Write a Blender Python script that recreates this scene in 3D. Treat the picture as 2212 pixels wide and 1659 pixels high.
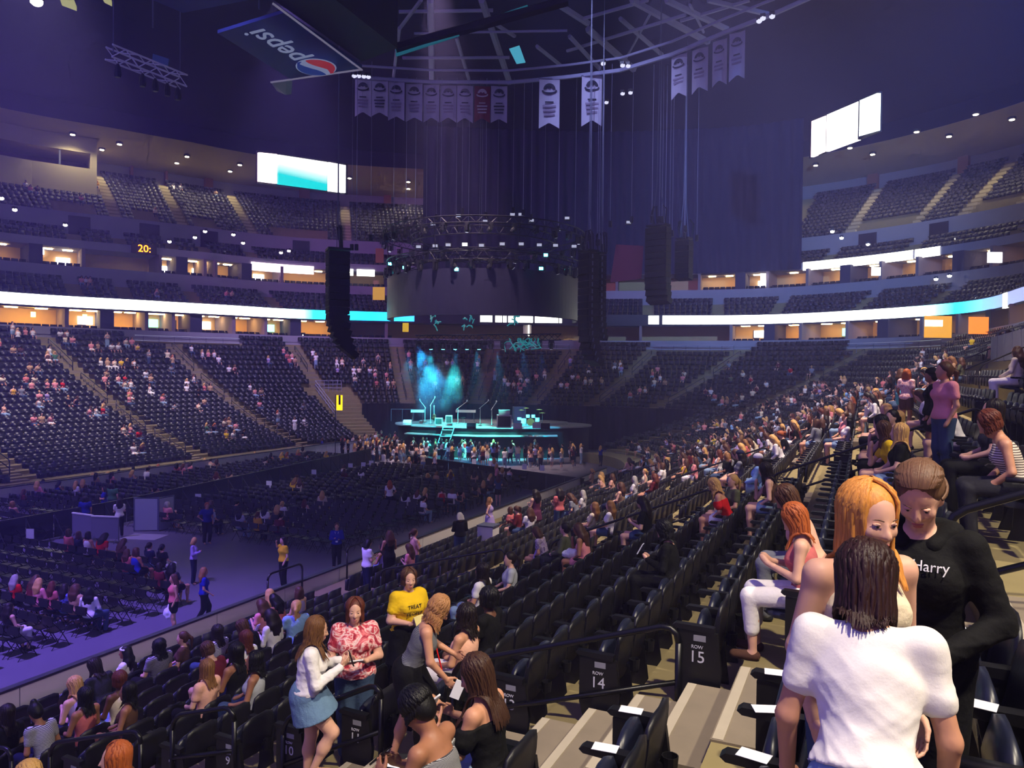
import bpy, bmesh, math, random
import numpy as np
from mathutils import Vector, Matrix
from mathutils.bvhtree import BVHTree
random.seed(7); RNG = np.random.default_rng(7)
scene = bpy.context.scene
for o in list(bpy.data.objects): bpy.data.objects.remove(o)
COL = scene.collection
# ------------------------------------------------------------------ camera
FPX, CX, CY = 1660.0, 1106.0, 829.5
CAM = np.array([0.0, 0.0, 7.4])
YAW, PITCH, ROLL = math.radians(24.5015), math.radians(1.119), math.radians(0.6)
_fh = np.array([-math.sin(YAW), math.cos(YAW), 0]); _rt = np.array([math.cos(YAW), math.sin(YAW), 0]); _up = np.array([0, 0, 1.0])
AF = _fh*math.cos(PITCH) - _up*math.sin(PITCH); _cu = _fh*math.sin(PITCH) + _up*math.cos(PITCH)
AR = _rt*math.cos(ROLL) + _cu*math.sin(ROLL); AU = -_rt*math.sin(ROLL) + _cu*math.cos(ROLL)
cam_d = bpy.data.cameras.new('camera'); cam = bpy.data.objects.new('camera', cam_d); COL.objects.link(cam)
cam_d.sensor_width = 36.0; cam_d.lens = FPX/2212*36.0; cam_d.clip_start = 0.05; cam_d.clip_end = 500
cam.matrix_world = Matrix(((AR[0], AU[0], -AF[0], CAM[0]), (AR[1], AU[1], -AF[1], CAM[1]), (AR[2], AU[2], -AF[2], CAM[2]), (0, 0, 0, 1)))
scene.camera = cam
def ray(x, y): return AF + AR*(x-CX)/FPX - AU*(y-CY)/FPX
def at_z(x, y, z):
    d = ray(x, y); return CAM + d*((z-CAM[2])/d[2])
def at_x(x, y, X):
    d = ray(x, y); return CAM + d*((X-CAM[0])/d[0])
def at_y(x, y, Y):
    d = ray(x, y); return CAM + d*((Y-CAM[1])/d[1])
def at_d(x, y, s): return CAM + ray(x, y)*s
def project(P):
    P = np.asarray(P, float); q = P - CAM; w = q @ AF
    return np.stack([CX + FPX*(q @ AR)/w, CY - FPX*(q @ AU)/w, w], -1)
# ------------------------------------------------------------------ world, exposure, large lights
world = bpy.data.worlds.new('ambient_fill'); scene.world = world; world.use_nodes = True  # violet ambient fill added in place of light scattered by haze
world.node_tree.nodes['Background'].inputs[0].default_value = (0.13, 0.10, 0.42, 1)
world.node_tree.nodes['Background'].inputs[1].default_value = 1.4
scene.view_settings.view_transform = 'Standard'; scene.view_settings.look = 'None'
scene.view_settings.gamma = 1; scene.view_settings.use_curve_mapping = False
scene.view_settings.exposure = 0.2
scene.cycles.max_bounces = 3; scene.cycles.diffuse_bounces = 2; scene.cycles.glossy_bounces = 1
scene.cycles.transmission_bounces = 3; scene.cycles.transparent_max_bounces = 8; scene.cycles.volume_bounces = 0
scene.cycles.sample_clamp_indirect = 3.0; scene.cycles.use_adaptive_sampling = True; scene.cycles.adaptive_threshold = 0.08; scene.cycles.adaptive_min_samples = 8; scene.cycles.caustics_reflective = False; scene.cycles.caustics_refractive = False
def lamp(kind, loc, target, color, energy, size=0.5, angle=60, blend=0.6, name='lamp_light'):
    d = bpy.data.lights.new(name, kind); d.color = color; d.energy = energy
    if kind == 'AREA': d.shape = 'DISK'; d.size = size
    else: d.shadow_soft_size = size
    if kind == 'SPOT': d.spot_size = math.radians(angle); d.spot_blend = blend
    o = bpy.data.objects.new(name, d); COL.objects.link(o); o.location = loc
    v = Vector(target) - Vector(loc); o.rotation_euler = v.to_track_quat('-Z', 'Y').to_euler()
    return o
# unseen house and added fill lights in the roof: (position, target, colour, watts, spread)
HOUSE_FILL = [
    ((6.0, -3.0, 25.0), (0.5, 4.0, 5.0), (1.0, 0.86, 0.66), 4600, 44),
    ((14.0, 6.0, 25.5), (2.0, 8.0, 5.5), (1.0, 0.88, 0.72), 3800, 48),
    ((2.0, 22.0, 35.5), (-3.0, 27.0, 4.5), (1.0, 0.80, 0.74), 17000, 46),
    ((-11.0, 34.0, 36.0), (-2.0, 53.0, 5.0), (0.70, 0.68, 1.0), 16000, 50),
    ((-20.0, 2.0, 34.0), (-17.0, 11.0, 0.5), (0.26, 0.15, 1.0), 27000, 38),
    ((-22.0, 20.0, 36.0), (-22.0, 32.0, 0.0), (0.80, 0.62, 1.0), 14000, 46),
    ((-38.0, 10.0, 35.0), (-36.0, 15.0, 0.0), (0.26, 0.15, 1.0), 17000, 46),
    ((-40.0, 26.0, 36.0), (-51.0, 36.0, 5.0), (0.90, 0.74, 0.90), 16000, 52),
    ((-36.0, 42.0, 36.0), (-48.0, 56.0, 5.0), (0.60, 0.44, 1.0), 12000, 52),
    ((-26.0, 44.0, 36.0), (-28.0, 53.0, 0.5), (1.0, 0.74, 0.76), 19000, 34),
    ((-19.0, 40.0, 36.5), (-14.0, 76.0, 6.0), (0.42, 0.46, 1.0), 3000, 52),  # bluish fill lamp added for the far end
    ((13.0, 28.0, 24.5), (-10.0, 84.0, 21.0), (0.16, 0.32, 1.0), 26000, 46),  # blue lamp added to tint the curtain and the haze beside it
    ((-62.0, 14.0, 24.5), (-44.0, 72.0, 22.0), (0.50, 0.14, 0.90), 15000, 46),  # purple lamp added to tint the haze on the left
]
# ------------------------------------------------------------------ materials
MATS = {}
def _nt(name):
    m = bpy.data.materials.new(name); m.use_nodes = True; nt = m.node_tree
    return m, nt, nt.nodes['Principled BSDF']
def lin(c):
    return tuple(((v/12.92) if v <= 0.04045 else ((v+0.055)/1.055)**2.4) for v in c)
def mat(name, rgb, rough=0.6, vary=0.0, scale=8.0, bump=0.0, bscale=40.0, metal=0.0, spec=0.4, stretch=None, srgb=True):
    if name in MATS: return MATS[name]
    c = lin(rgb) if srgb else rgb
    m, nt, b = _nt(name); N, L = nt.nodes, nt.links
    b.inputs['Base Color'].default_value = (*c, 1); b.inputs['Roughness'].default_value = rough
    b.inputs['Metallic'].default_value = metal; b.inputs['Specular IOR Level'].default_value = spec
    if vary or bump:
        tc = N.new('ShaderNodeTexCoord'); mp = N.new('ShaderNodeMapping'); L.new(tc.outputs['Object'], mp.inputs[0])
        if stretch: mp.inputs['Scale'].default_value = stretch
    if vary:
        n = N.new('ShaderNodeTexNoise'); n.inputs['Scale'].default_value = scale; n.inputs['Detail'].default_value = 5
        L.new(mp.outputs[0], n.inputs['Vector'])
        mx = N.new('ShaderNodeMix'); mx.data_type = 'RGBA'
        mx.inputs[6].default_value = (*[v*(1-vary) for v in c], 1); mx.inputs[7].default_value = (*[min(1, v*(1+vary)) for v in c], 1)
        L.new(n.outputs['Fac'], mx.inputs[0]); L.new(mx.outputs[2], b.inputs['Base Color'])
    if bump:
        n2 = N.new('ShaderNodeTexNoise'); n2.inputs['Scale'].default_value = bscale; n2.inputs['Detail'].default_value = 3
        L.new(mp.outputs[0], n2.inputs['Vector'])
        bp = N.new('ShaderNodeBump'); bp.inputs['Strength'].default_value = bump; bp.inputs['Distance'].default_value = 0.02
        L.new(n2.outputs['Fac'], bp.inputs['Height']); L.new(bp.outputs[0], b.inputs['Normal'])
    MATS[name] = m; return m
def emit(name, rgb, strength, srgb=True):
    if name in MATS: return MATS[name]
    m, nt, b = _nt(name); c = lin(rgb) if srgb else rgb
    b.inputs['Base Color'].default_value = (0.02, 0.02, 0.02, 1); b.inputs['Emission Color'].default_value = (*c, 1); b.inputs['Emission Strength'].default_value = strength
    if strength < 2.1: m.cycles.emission_sampling = 'NONE'
    MATS[name] = m; return m
# ------------------------------------------------------------------ mesh helpers
class MB:
    """collects pieces; build() links them as one mesh object"""
    def __init__(s): s.v = []; s.f = []; s.m = []
    def add(s, v, f, m=0):
        o = len(s.v); s.v += [tuple(map(float, p)) for p in v]; s.f += [tuple(i+o for i in q) for q in f]; s.m += [m]*len(f); return s
    def box(s, c, d, R=None, m=0, taper=1.0):
        x, y, z = [k/2 for k in d]
        P = np.array([(-x, -y, -z), (x, -y, -z), (x, y, -z), (-x, y, -z), (-x*taper, -y*taper, z), (x*taper, -y*taper, z), (x*taper, y*taper, z), (-x*taper, y*taper, z)])
        if R is not None: P = P @ np.asarray(R).T
        return s.add(P + np.asarray(c, float), [(0, 3, 2, 1), (4, 5, 6, 7), (0, 1, 5, 4), (1, 2, 6, 5), (2, 3, 7, 6), (3, 0, 4, 7)], m)
    def tube(s, pts, r, n=6, m=0, cap=True):
        pts = [np.asarray(p, float) for p in pts]; rs = r if hasattr(r, '__len__') else [r]*len(pts)
        rings = []; prev = None
        for i, p in enumerate(pts):
            t = pts[min(i+1, len(pts)-1)] - pts[max(i-1, 0)]; t = t/(np.linalg.norm(t)+1e-9)
            a = np.array([0, 0, 1.0]) if abs(t[2]) < 0.9 else np.array([1.0, 0, 0])
            if prev is not None: a = prev
            u = a - t*(a @ t); u = u/(np.linalg.norm(u)+1e-9); w = np.cross(t, u); prev = u
            rings.append([p + rs[i]*(u*math.cos(2*math.pi*k/n) + w*math.sin(2*math.pi*k/n)) for k in range(n)])
        v = [q for rr in rings for q in rr]; f = []
        for i in range(len(pts)-1):
            for k in range(n): f.append((i*n+k, i*n+(k+1) % n, (i+1)*n+(k+1) % n, (i+1)*n+k))
        if cap: f.append(tuple(range(n-1, -1, -1))); f.append(tuple((len(pts)-1)*n+k for k in range(n)))
        return s.add(v, f, m)
    def lathe(s, prof, n=12, c=(0, 0, 0), m=0, R=None):
        v = []; f = []
        for r, z in prof:
            for k in range(n): v.append((r*math.cos(2*math.pi*k/n), r*math.sin(2*math.pi*k/n), z))
        for i in range(len(prof)-1):
            for k in range(n): f.append((i*n+k, i*n+(k+1) % n, (i+1)*n+(k+1) % n, (i+1)*n+k))
        f.append(tuple(range(n-1, -1, -1))); f.append(tuple((len(prof)-1)*n+k for k in range(n)))
        v = np.array(v)
        if R is not None: v = v @ np.asarray(R).T
        return s.add(v + np.asarray(c, float), f, m)
    def prism(s, poly, z0, z1, m=0, frame=None):
        n = len(poly); v = [(x, y, z0) for x, y in poly] + [(x, y, z1) for x, y in poly]
        f = [tuple(range(n-1, -1, -1)), tuple(range(n, 2*n))] + [(i, (i+1) % n, n+(i+1) % n, n+i) for i in range(n)]
        if frame is not None:
            o, ax, ay, az = [np.asarray(q, float) for q in frame]; v = [o + ax*p[0] + ay*p[1] + az*p[2] for p in v]
        return s.add(v, f, m)
    def grid(s, rows, m=0, closed=False):
        """rows: list of equally long point lists -> quads"""
        n = len(rows[0]); v = [p for r in rows for p in r]; f = []
        for i in range(len(rows)-1):
            for k in range(n if closed else n-1): f.append((i*n+k, i*n+(k+1) % n, (i+1)*n+(k+1) % n, (i+1)*n+k))
        return s.add(v, f, m)
    def mesh(s, name, smooth=False):
        me = bpy.data.meshes.new(name); me.from_pydata(s.v, [], s.f)
        if any(s.m): me.polygons.foreach_set('material_index', s.m)
        if smooth: me.polygons.foreach_set('use_smooth', [True]*len(s.f))
        me.validate(); me.update(); return me
    def build(s, name, mats, parent=None, smooth=False, loc=None):
        return obj(name, s.mesh(name, smooth), mats, parent, loc)
def obj(name, me, mats=None, parent=None, loc=None, rot=None):
    o = bpy.data.objects.new(name, me); COL.objects.link(o)
    if mats is not None:
        mats = mats if isinstance(mats, (list, tuple)) else [mats]
        if me.materials: pass
        for m in mats:
            if len(me.materials) < len(mats): me.materials.append(m)
    if parent is not None: o.parent = parent
    if loc is not None: o.location = loc
    if rot is not None: o.rotation_euler = rot
    return o
def empty(name, loc=(0, 0, 0), rz=0.0):
    o = bpy.data.objects.new(name, None); COL.objects.link(o); o.location = loc; o.rotation_euler = (0, 0, rz); o.empty_display_size = 0.1; return o
def tag(o, label, cat, group=None, kind=None):
    o['label'] = label; o['category'] = cat
    if group: o['group'] = group
    if kind: o['kind'] = kind
    return o
def struct(o, label=None):
    o['kind'] = 'structure'
    if label: o['label'] = label
    return o
def stuff(o, label, cat):
    o['kind'] = 'stuff'; o['label'] = label; o['category'] = cat; return o
def np_mesh(name, V, Q, smooth=False, mi=None):
    """fast mesh from numpy quads"""
    me = bpy.data.meshes.new(name); V = np.asarray(V, np.float32); Q = np.asarray(Q, np.int32); k = Q.shape[1]
    me.vertices.add(len(V)); me.vertices.foreach_set('co', V.ravel())
    me.loops.add(Q.size); me.loops.foreach_set('vertex_index', Q.ravel())
    me.polygons.add(len(Q)); me.polygons.foreach_set('loop_start', np.arange(0, Q.size, k, dtype=np.int32))
    if mi is not None: me.polygons.foreach_set('material_index', np.asarray(mi, np.int32))
    if smooth: me.polygons.foreach_set('use_smooth', np.ones(len(Q), bool))
    me.update(calc_edges=True); me.validate(); return me
def rotz(a): return np.array([[math.cos(a), -math.sin(a), 0], [math.sin(a), math.cos(a), 0], [0, 0, 1.0]])
def copy_tree(o, parent=None):
    c = o.copy(); COL.objects.link(c); c.parent = parent
    for ch in list(o.children):
        copy_tree(ch, c)
    return c
TEXTS = {}
def text_mesh(body, size, depth=0.002):
    """lettering as a mesh; made once at unit size while the scene is still empty"""
    if body not in TEXTS:
        cu = bpy.data.curves.new('lettering', 'FONT'); cu.body = body; cu.size = 1.0; cu.extrude = .5; cu.align_x = 'CENTER'; cu.align_y = 'CENTER'; cu.resolution_u = 3
        t = bpy.data.objects.new('lettering', cu); COL.objects.link(t); dg = bpy.context.evaluated_depsgraph_get()
        TEXTS[body] = bpy.data.meshes.new_from_object(t.evaluated_get(dg)); bpy.data.objects.remove(t); bpy.data.curves.remove(cu)
    me = TEXTS[body].copy(); me.name = 'lettering'; me.materials.clear()
    for v in me.vertices: v.co = (v.co.x*size, v.co.y*size, v.co.z*2*depth)
    return me
for _t in ['ROW', 'pepsi', '20:', 'Harry', 'TREAT', 'PEOPLE'] + [str(i) for i in range(1, 27)]: text_mesh(_t, 1)

# ------------------------------------------------------------------ number words
_ON = 'zero one two three four five six seven eight nine ten eleven twelve thirteen fourteen fifteen sixteen seventeen eighteen nineteen'.split(); _TN = 'zero ten twenty thirty forty fifty sixty seventy eighty ninety'.split()
def numw(n): return _ON[n] if n < 20 else _TN[n//10] + ('' if n % 10 == 0 else '-' + _ON[n % 10]) if n < 100 else 'hundred-' + numw(n-100)
_OR = {'one': 'first', 'two': 'second', 'three': 'third', 'five': 'fifth', 'eight': 'eighth', 'nine': 'ninth', 'twelve': 'twelfth'}
def ordw(n):
    w = numw(n); h, _, t = w.rpartition('-'); t = _OR.get(t) or (t[:-1] + 'ieth' if t.endswith('y') else t + 'th'); return (h + '-' + t) if h else t
# ------------------------------------------------------------------ figures: signed distance shapes -> smooth meshes
def v3(*a): return np.array(a, float)
def _dist(pr, P):
    k = pr[0]
    if k == 'c':
        _, a, b, r0, r1, fl = pr[:6]
        if fl is not None:
            n, fac = fl; n = n/np.linalg.norm(n); S = np.eye(3) + np.outer(n, n)*(1/fac - 1)
            P = (P - a) @ S.T; bb = (b - a) @ S.T; aa = np.zeros(3)
        else: aa, bb = a, b
        ab = bb - aa; L = ab @ ab + 1e-9; t = np.clip(((P - aa) @ ab)/L, 0, 1)
        return np.linalg.norm(P - aa - t[..., None]*ab, axis=-1) - (r0 + (r1-r0)*t)
    if k == 'e':
        _, c, rad, R = pr[:4]
        q = (P - c) @ R; k0 = np.linalg.norm(q/rad, axis=-1); k1 = np.linalg.norm(q/(rad*rad), axis=-1) + 1e-9
        return k0*(k0-1)/k1
def _bound(pr):
    if pr[0] == 'c':
        r = max(pr[3], pr[4])*(max(1, pr[5][1]) if pr[5] is not None else 1); return np.minimum(pr[1], pr[2]) - r, np.maximum(pr[1], pr[2]) + r
    r = max(pr[2]); return pr[1] - r, pr[1] + r
def cone(a, b, r0, r1=None, flat=None, k=0.03): return ('c', np.asarray(a, float), np.asarray(b, float), r0, r0 if r1 is None else r1, flat, k, 1)
def ell(c, rad, R=None, k=0.03): return ('e', np.asarray(c, float), np.asarray(rad, float), np.eye(3) if R is None else R, None, None, k, 1)
def minus(p): return p[:7] + (-1,)
def sdf_mesh(prims, vox, cuts=(), inflate=0.0):
    lo = np.min([_bound(p)[0] for p in prims if p[7] > 0], 0) - inflate - 2.5*vox; hi = np.max([_bound(p)[1] for p in prims if p[7] > 0], 0) + inflate + 2.5*vox
    n = np.ceil((hi-lo)/vox).astype(int) + 1; D = np.full(n, 1.0, np.float32)
    ax = [lo[i] + vox*np.arange(n[i]) for i in range(3)]
    for p in prims:
        k = p[6]; a, b = _bound(p); m = k + inflate + 2.1*vox
        i0 = np.maximum(((a-m-lo)/vox).astype(int), 0); i1 = np.minimum(((b+m-lo)/vox).astype(int)+2, n)
        if np.any(i1 <= i0): continue
        G = np.stack(np.meshgrid(*[ax[i][i0[i]:i1[i]] for i in range(3)], indexing='ij'), -1)
        d = _dist(p, G).astype(np.float32)
        sl = tuple(slice(i0[i], i1[i]) for i in range(3)); A = D[sl]
        if p[7] > 0:
            d = d - inflate; h = np.clip(0.5 + 0.5*(A-d)/k, 0, 1); D[sl] = A + (d-A)*h - k*h*(1-h)
        else:
            d = -d; h = np.clip(0.5 - 0.5*(A-d)/k, 0, 1); D[sl] = A + (d-A)*h + k*h*(1-h)
    if cuts:
        G = np.stack(np.meshgrid(*ax, indexing='ij'), -1)
        for pt, nr in cuts: D = np.maximum(D, ((G - np.asarray(pt, float)) @ np.asarray(nr, float)).astype(np.float32))
    return nets(D, lo, vox)
def nets(D, lo, vox):
    s = D < 0
    c = [(i, j, k) for i in (0, 1) for j in (0, 1) for k in (0, 1)]; N = np.array(D.shape) - 1
    def sh(A, o): return A[o[0]:o[0]+N[0], o[1]:o[1]+N[1], o[2]:o[2]+N[2]]
    cnt = sum(sh(s, o).astype(np.int8) for o in c); act = (cnt > 0) & (cnt < 8)
    idx = np.full(N, -1, np.int32); cells = np.argwhere(act); idx[tuple(cells.T)] = np.arange(len(cells))
    cd = {o: sh(D, o)[tuple(cells.T)] for o in c}
    acc = np.zeros((len(cells), 3)); w = np.zeros(len(cells))
    for o in c:
        for ax in range(3):
            if o[ax] == 0:
                o2 = list(o); o2[ax] = 1; o2 = tuple(o2); a, b = cd[o], cd[o2]; cr = (a < 0) != (b < 0)
                t = np.where(cr, a/(a-b+1e-12), 0); p = np.tile(np.array(o, float), (len(cells), 1)); p[:, ax] += t
                acc += p*cr[:, None]; w += cr
    V = lo + vox*(cells + acc/w[:, None]); Q = []
    for ax in range(3):
        u, v = (ax+1) % 3, (ax+2) % 3
        sl0 = [slice(1, -1)]*3; sl0[ax] = slice(0, -1); sl1 = list(sl0); sl1[ax] = slice(1, None)
        a, b = s[tuple(sl0)], s[tuple(sl1)]; e = np.argwhere(a != b); sg = a[tuple(e.T)]
        off = np.zeros(3, int); off[u] = 1; off[v] = 1; e = e + off
        def cell(du, dv):
            q = e.copy(); q[:, u] += du; q[:, v] += dv; return idx[tuple(q.T)]
        q = np.stack([cell(-1, -1), cell(0, -1), cell(0, 0), cell(-1, 0)], 1); q[~sg] = q[~sg][:, ::-1]; Q.append(q)
    Q = np.concatenate(Q); Q = Q[(Q >= 0).all(1)]
    for _ in range(1):      # light smoothing
        S = np.zeros_like(V); C = np.zeros(len(V))
        for i in range(4):
            np.add.at(S, Q[:, i], V[Q[:, (i+1) % 4]]); np.add.at(C, Q[:, i], 1)
        V = V*0.5 + 0.5*S/np.maximum(C, 1)[:, None]
    return V, Q
def frame_of(fwd, up):
    """columns x(right) y(fwd) z(up)"""
    z = np.asarray(up, float); z = z/np.linalg.norm(z); y = np.asarray(fwd, float); y = y - z*(y @ z); y = y/np.linalg.norm(y); return np.stack([np.cross(y, z), y, z], 1)
BASE = dict(pelvis=v3(0, 0, .92), chest=v3(0, 0, 1.20), neck=v3(0, -.015, 1.385), head=v3(0, .02, 1.545), look=v3(0, 1, 0), face_up=v3(0, 0, 1),
    shL=v3(-.165, -.01, 1.345), shR=v3(.165, -.01, 1.345), elL=v3(-.215, -.04, 1.08), elR=v3(.215, -.04, 1.08), wrL=v3(-.20, .06, .86), wrR=v3(.20, .06, .86),
    hdL=v3(-.19, .10, .78), hdR=v3(.19, .10, .78),
    hipL=v3(-.085, 0, .87), hipR=v3(.085, 0, .87), knL=v3(-.09, .02, .48), knR=v3(.09, .02, .48), anL=v3(-.09, -.02, .09), anR=v3(.09, -.02, .09), toL=v3(-.105, .13, .03), toR=v3(.105, .13, .03))
def pose(**kw):
    P = {k: v.copy() for k, v in BASE.items()}
    sh = kw.pop('shift', None); lean = kw.pop('lean', 0.0); leanx = kw.pop('leanx', 0.0); seat = kw.pop('seat', None); twist = kw.pop('twist', 0.0)
    if seat is not None:      # drop the pelvis on to a seat of that height
        dz = seat + .10 - .92
        for k in P:
            if k not in ('look', 'face_up'): P[k] = P[k] + v3(0, 0, dz)
        for s, x in (('L', -1), ('R', 1)):
            P['hip'+s] = v3(.09*x, .03, seat+.09); P['kn'+s] = v3(.12*x, .43, seat+.07); P['an'+s] = v3(.12*x, .40, .08); P['to'+s] = v3(.13*x, .55, .03)
            P['el'+s] = v3(.23*x, .04, seat+.28); P['wr'+s] = v3(.13*x, .24, seat+.20); P['hd'+s] = v3(.08*x, .31, seat+.19)
    if lean or leanx or twist:
        c0 = P['pelvis'].copy(); ca, sa = math.cos(lean), math.sin(lean); cb, sb = math.cos(leanx), math.sin(leanx); ct, st = math.cos(twist), math.sin(twist)
        Rm = np.array([[1, 0, 0], [0, ca, sa], [0, -sa, ca]]) @ np.array([[cb, 0, sb], [0, 1, 0], [-sb, 0, cb]]) @ np.array([[ct, -st, 0], [st, ct, 0], [0, 0, 1]])
        for k in ('chest', 'neck', 'head', 'shL', 'shR', 'elL', 'elR', 'wrL', 'wrR', 'hdL', 'hdR'):
            P[k] = c0 + Rm @ (P[k] - c0)
        P['look'] = Rm @ P['look']; P['face_up'] = Rm @ P['face_up']
    nod = kw.pop('nod', 0.0); turn = kw.pop('turn', 0.0)
    if turn: P['look'] = rotz(turn) @ P['look']
    if nod:
        r = np.cross(P['look'], P['face_up']); lk = P['look'] - math.tan(nod)*P['face_up']; P['look'] = lk/np.linalg.norm(lk); P['face_up'] = np.cross(r, P['look'])
        P['head'] = P['head'] + .03*math.sin(nod)*np.array([P['look'][0], P['look'][1], -.8])
    for k, v in kw.items(): P[k] = np.asarray(v, float)
    return P
def side_dir(P):
    a = P['shR'] - P['shL']; return a/np.linalg.norm(a)
def body_prims(P, w=1.0, hero=False, bust=1.0):
    sd = side_dir(P); sp = P['neck'] - P['pelvis']; sp = sp/np.linalg.norm(sp); fw = np.cross(sp, sd); fw = fw/np.linalg.norm(fw)
    hd = P['hipR'] - P['hipL']; hd = hd/np.linalg.norm(hd)
    R = np.stack([sd, fw, sp], 1); out = []
    mid = P['pelvis']*.5 + P['chest']*.5
    out.append(ell(P['pelvis'] + sp*.0, (.165*w, .115*w, .12), np.stack([hd, np.cross(np.array([0, 0, 1.]), hd), [0, 0, 1]], 1) if abs(hd[2]) < .3 else R, .05))
    out.append(ell(mid, (.125*w, .092*w, .14), R, .05))
    out.append(ell(P['chest'] + sp*.02, (.148*w, .105*w, .165), R, .05))
    if bust: 
        for s in (-1, 1): out.append(ell(P['chest'] + sd*.065*s*w + fw*.075*w + sp*.02, (.06, .055*bust, .06), R, .05))
    for s in 'LR':
        i = -1 if s == 'L' else 1
        out.append(cone(P['neck'] - sp*.035 + sd*.03*i, P['sh'+s] - sd*.005*i, .05, .048*w, None, .05))
        out.append(cone(P['sh'+s], P['el'+s], .047*w, .037*w, None, .035))
        out.append(cone(P['el'+s], P['wr'+s], .037*w, .025, None, .02))
        if not hero: out.append(ell((P['wr'+s] + P['hd'+s])/2, (.03, .03, .055), frame_of(v3(.3, .9, .3), P['hd'+s] - P['wr'+s]), .02))
        out.append(cone(P['hip'+s], P['kn'+s], .088*w, .055*w, None, .04))
        out.append(cone(P['kn'+s], P['kn'+s]*.55 + P['an'+s]*.45 - v3(0, .012, 0), .053*w, .052*w, None, .03))
        out.append(cone(P['kn'+s]*.6 + P['an'+s]*.4, P['an'+s], .05*w, .033, None, .03))
        out.append(cone(P['an'+s] - v3(0, 0, .035), P['to'+s], .036, .028, None, .03))
    out.append(cone(P['neck'] - sp*.03, P['head'] - P['face_up']*.06 - P['look']*.015, .052, .048, None, .03))
    out += head_prims(P, hero)
    return out
def head_frame(P): return frame_of(P['look'], P['face_up'])
def head_prims(P, hero=False):
    H = head_frame(P); c = P['head']
    L = lambda x, y, z: c + H @ v3(x, y, z)
    o = [ell(L(0, -.012, .03), (.074, .094, .088), H, .03), ell(L(0, .022, -.03), (.058, .066, .082), H, .03),
         cone(L(0, .058, -.088), L(0, .058, -.088), .022, None, None, .035), cone(L(0, .086, .008), L(0, .103, -.028), .008, .013, None, .012)]
    for s in (-1, 1): o.append(ell(L(.073*s, -.008, -.01), (.011, .022, .032), H, .012))
    if hero:
        for s in (-1, 1):
            o.append(ell(L(.036*s, .066, -.022), (.024, .018, .022), H, .02)); o.append(minus(ell(L(.031*s, .101, .008), (.017, .016, .011), H, .014)))
            o.append(cone(L(.012*s, .094, -.03), L(.013*s, .09, -.03), .008, None, None, .008))
        o.append(ell(L(0, .083, -.060), (.023, .012, .006), H, .009)); o.append(ell(L(0, .081, -.072), (.019, .012, .007), H, .008))
    return o
def hand_prims(wr, hd, palm_n, curl=0.4, thumb=1, spread=.16, size=1.0):
    """palm plus five separate bent fingers; palm_n points out of the palm"""
    d = hd - wr; d = d/np.linalg.norm(d); n = palm_n - d*(palm_n @ d); n = n/np.linalg.norm(n); t = np.cross(n, d)*thumb
    o = [ell(wr + d*.05*size, (.012*size, .05*size, .04*size), np.stack([n, d, t], 1), .012), cone(wr - d*.02, wr + d*.02, .024*size, .022*size, None, .015)]
    for i, (off, ln) in enumerate(((.03, .072), (.010, .082), (-.011, .076), (-.031, .058))):
        b = wr + (d*.088 + t*off)*size; dd = d + t*off*spread*6; a = curl*(.8+.1*i); p = b
        for seg, rr in ((.42, .0088), (.33, .008), (.25, .0072)):
            dd2 = dd*math.cos(a) + n*math.sin(a); q = p + dd2/np.linalg.norm(dd2)*ln*seg*size*1.1; o.append(cone(p, q, rr*size, rr*.93*size, None, .003)); p = q; a += curl*.9
    b = wr + (d*.03 + t*.032)*size; m = b + (d*.030 + t*.026 + n*.012)*size; e = m + (d*.034 + t*.006 + n*.014)*size
    o.append(cone(b, m, .013*size, .0105*size, None, .012)); o.append(cone(m, e, .0105*size, .0085*size, None, .004))
    return o
# clothing: lists of prims made from the pose, inflated
def top_prims(P, kind, w=1.0, bust=1.0):
    B = body_prims(P, w, True, bust); n = 3 + (2 if bust else 0); torso = B[:n]; sp = P['neck'] - P['pelvis']; sp /= np.linalg.norm(sp); out = list(torso); sd = side_dir(P)
    for s in 'LR':
        i = -1 if s == 'L' else 1
        if kind != 'tube' and kind != 'tank': out.append(cone(P['neck'] - sp*.05 + sd*.045*i, P['sh'+s] - sd*.005*i, .044, .042*w, None, .04))
        if kind == 'tee': out.append(cone(P['sh'+s], P['sh'+s]*.45 + P['el'+s]*.55, .042*w, .041*w, None, .045))
        elif kind == 'long':
            out.append(cone(P['sh'+s], P['el'+s], .044*w, .036*w, None, .02)); out.append(cone(P['el'+s], P['wr'+s]*.97 + P['el'+s]*.03, .036*w, .026, None, .02))
        elif kind == 'tank': out.append(cone(P['chest'] + sd*.08*i + sp*.08, P['sh'+s]*.72 + P['neck']*.28 - sp*.005, .035, .028, None, .02))
        elif kind == 'off': out.append(cone(P['sh'+s]*.75 + P['el'+s]*.25, P['sh'+s]*.35 + P['el'+s]*.65, .046*w, .058*w, None, .03))
    out[0] = ell(P['pelvis'], (.172*w, .124*w, .13), None, .05); cuts = [(P['pelvis'] + sp*P.get('hem', -.05), -sp)]
    if kind == 'tube' or kind == 'off': cuts.append((P['chest'] + sp*.085, sp))
    if kind == 'tank': cuts.append((P['neck'] - sp*.02, sp))
    return out, cuts
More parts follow.
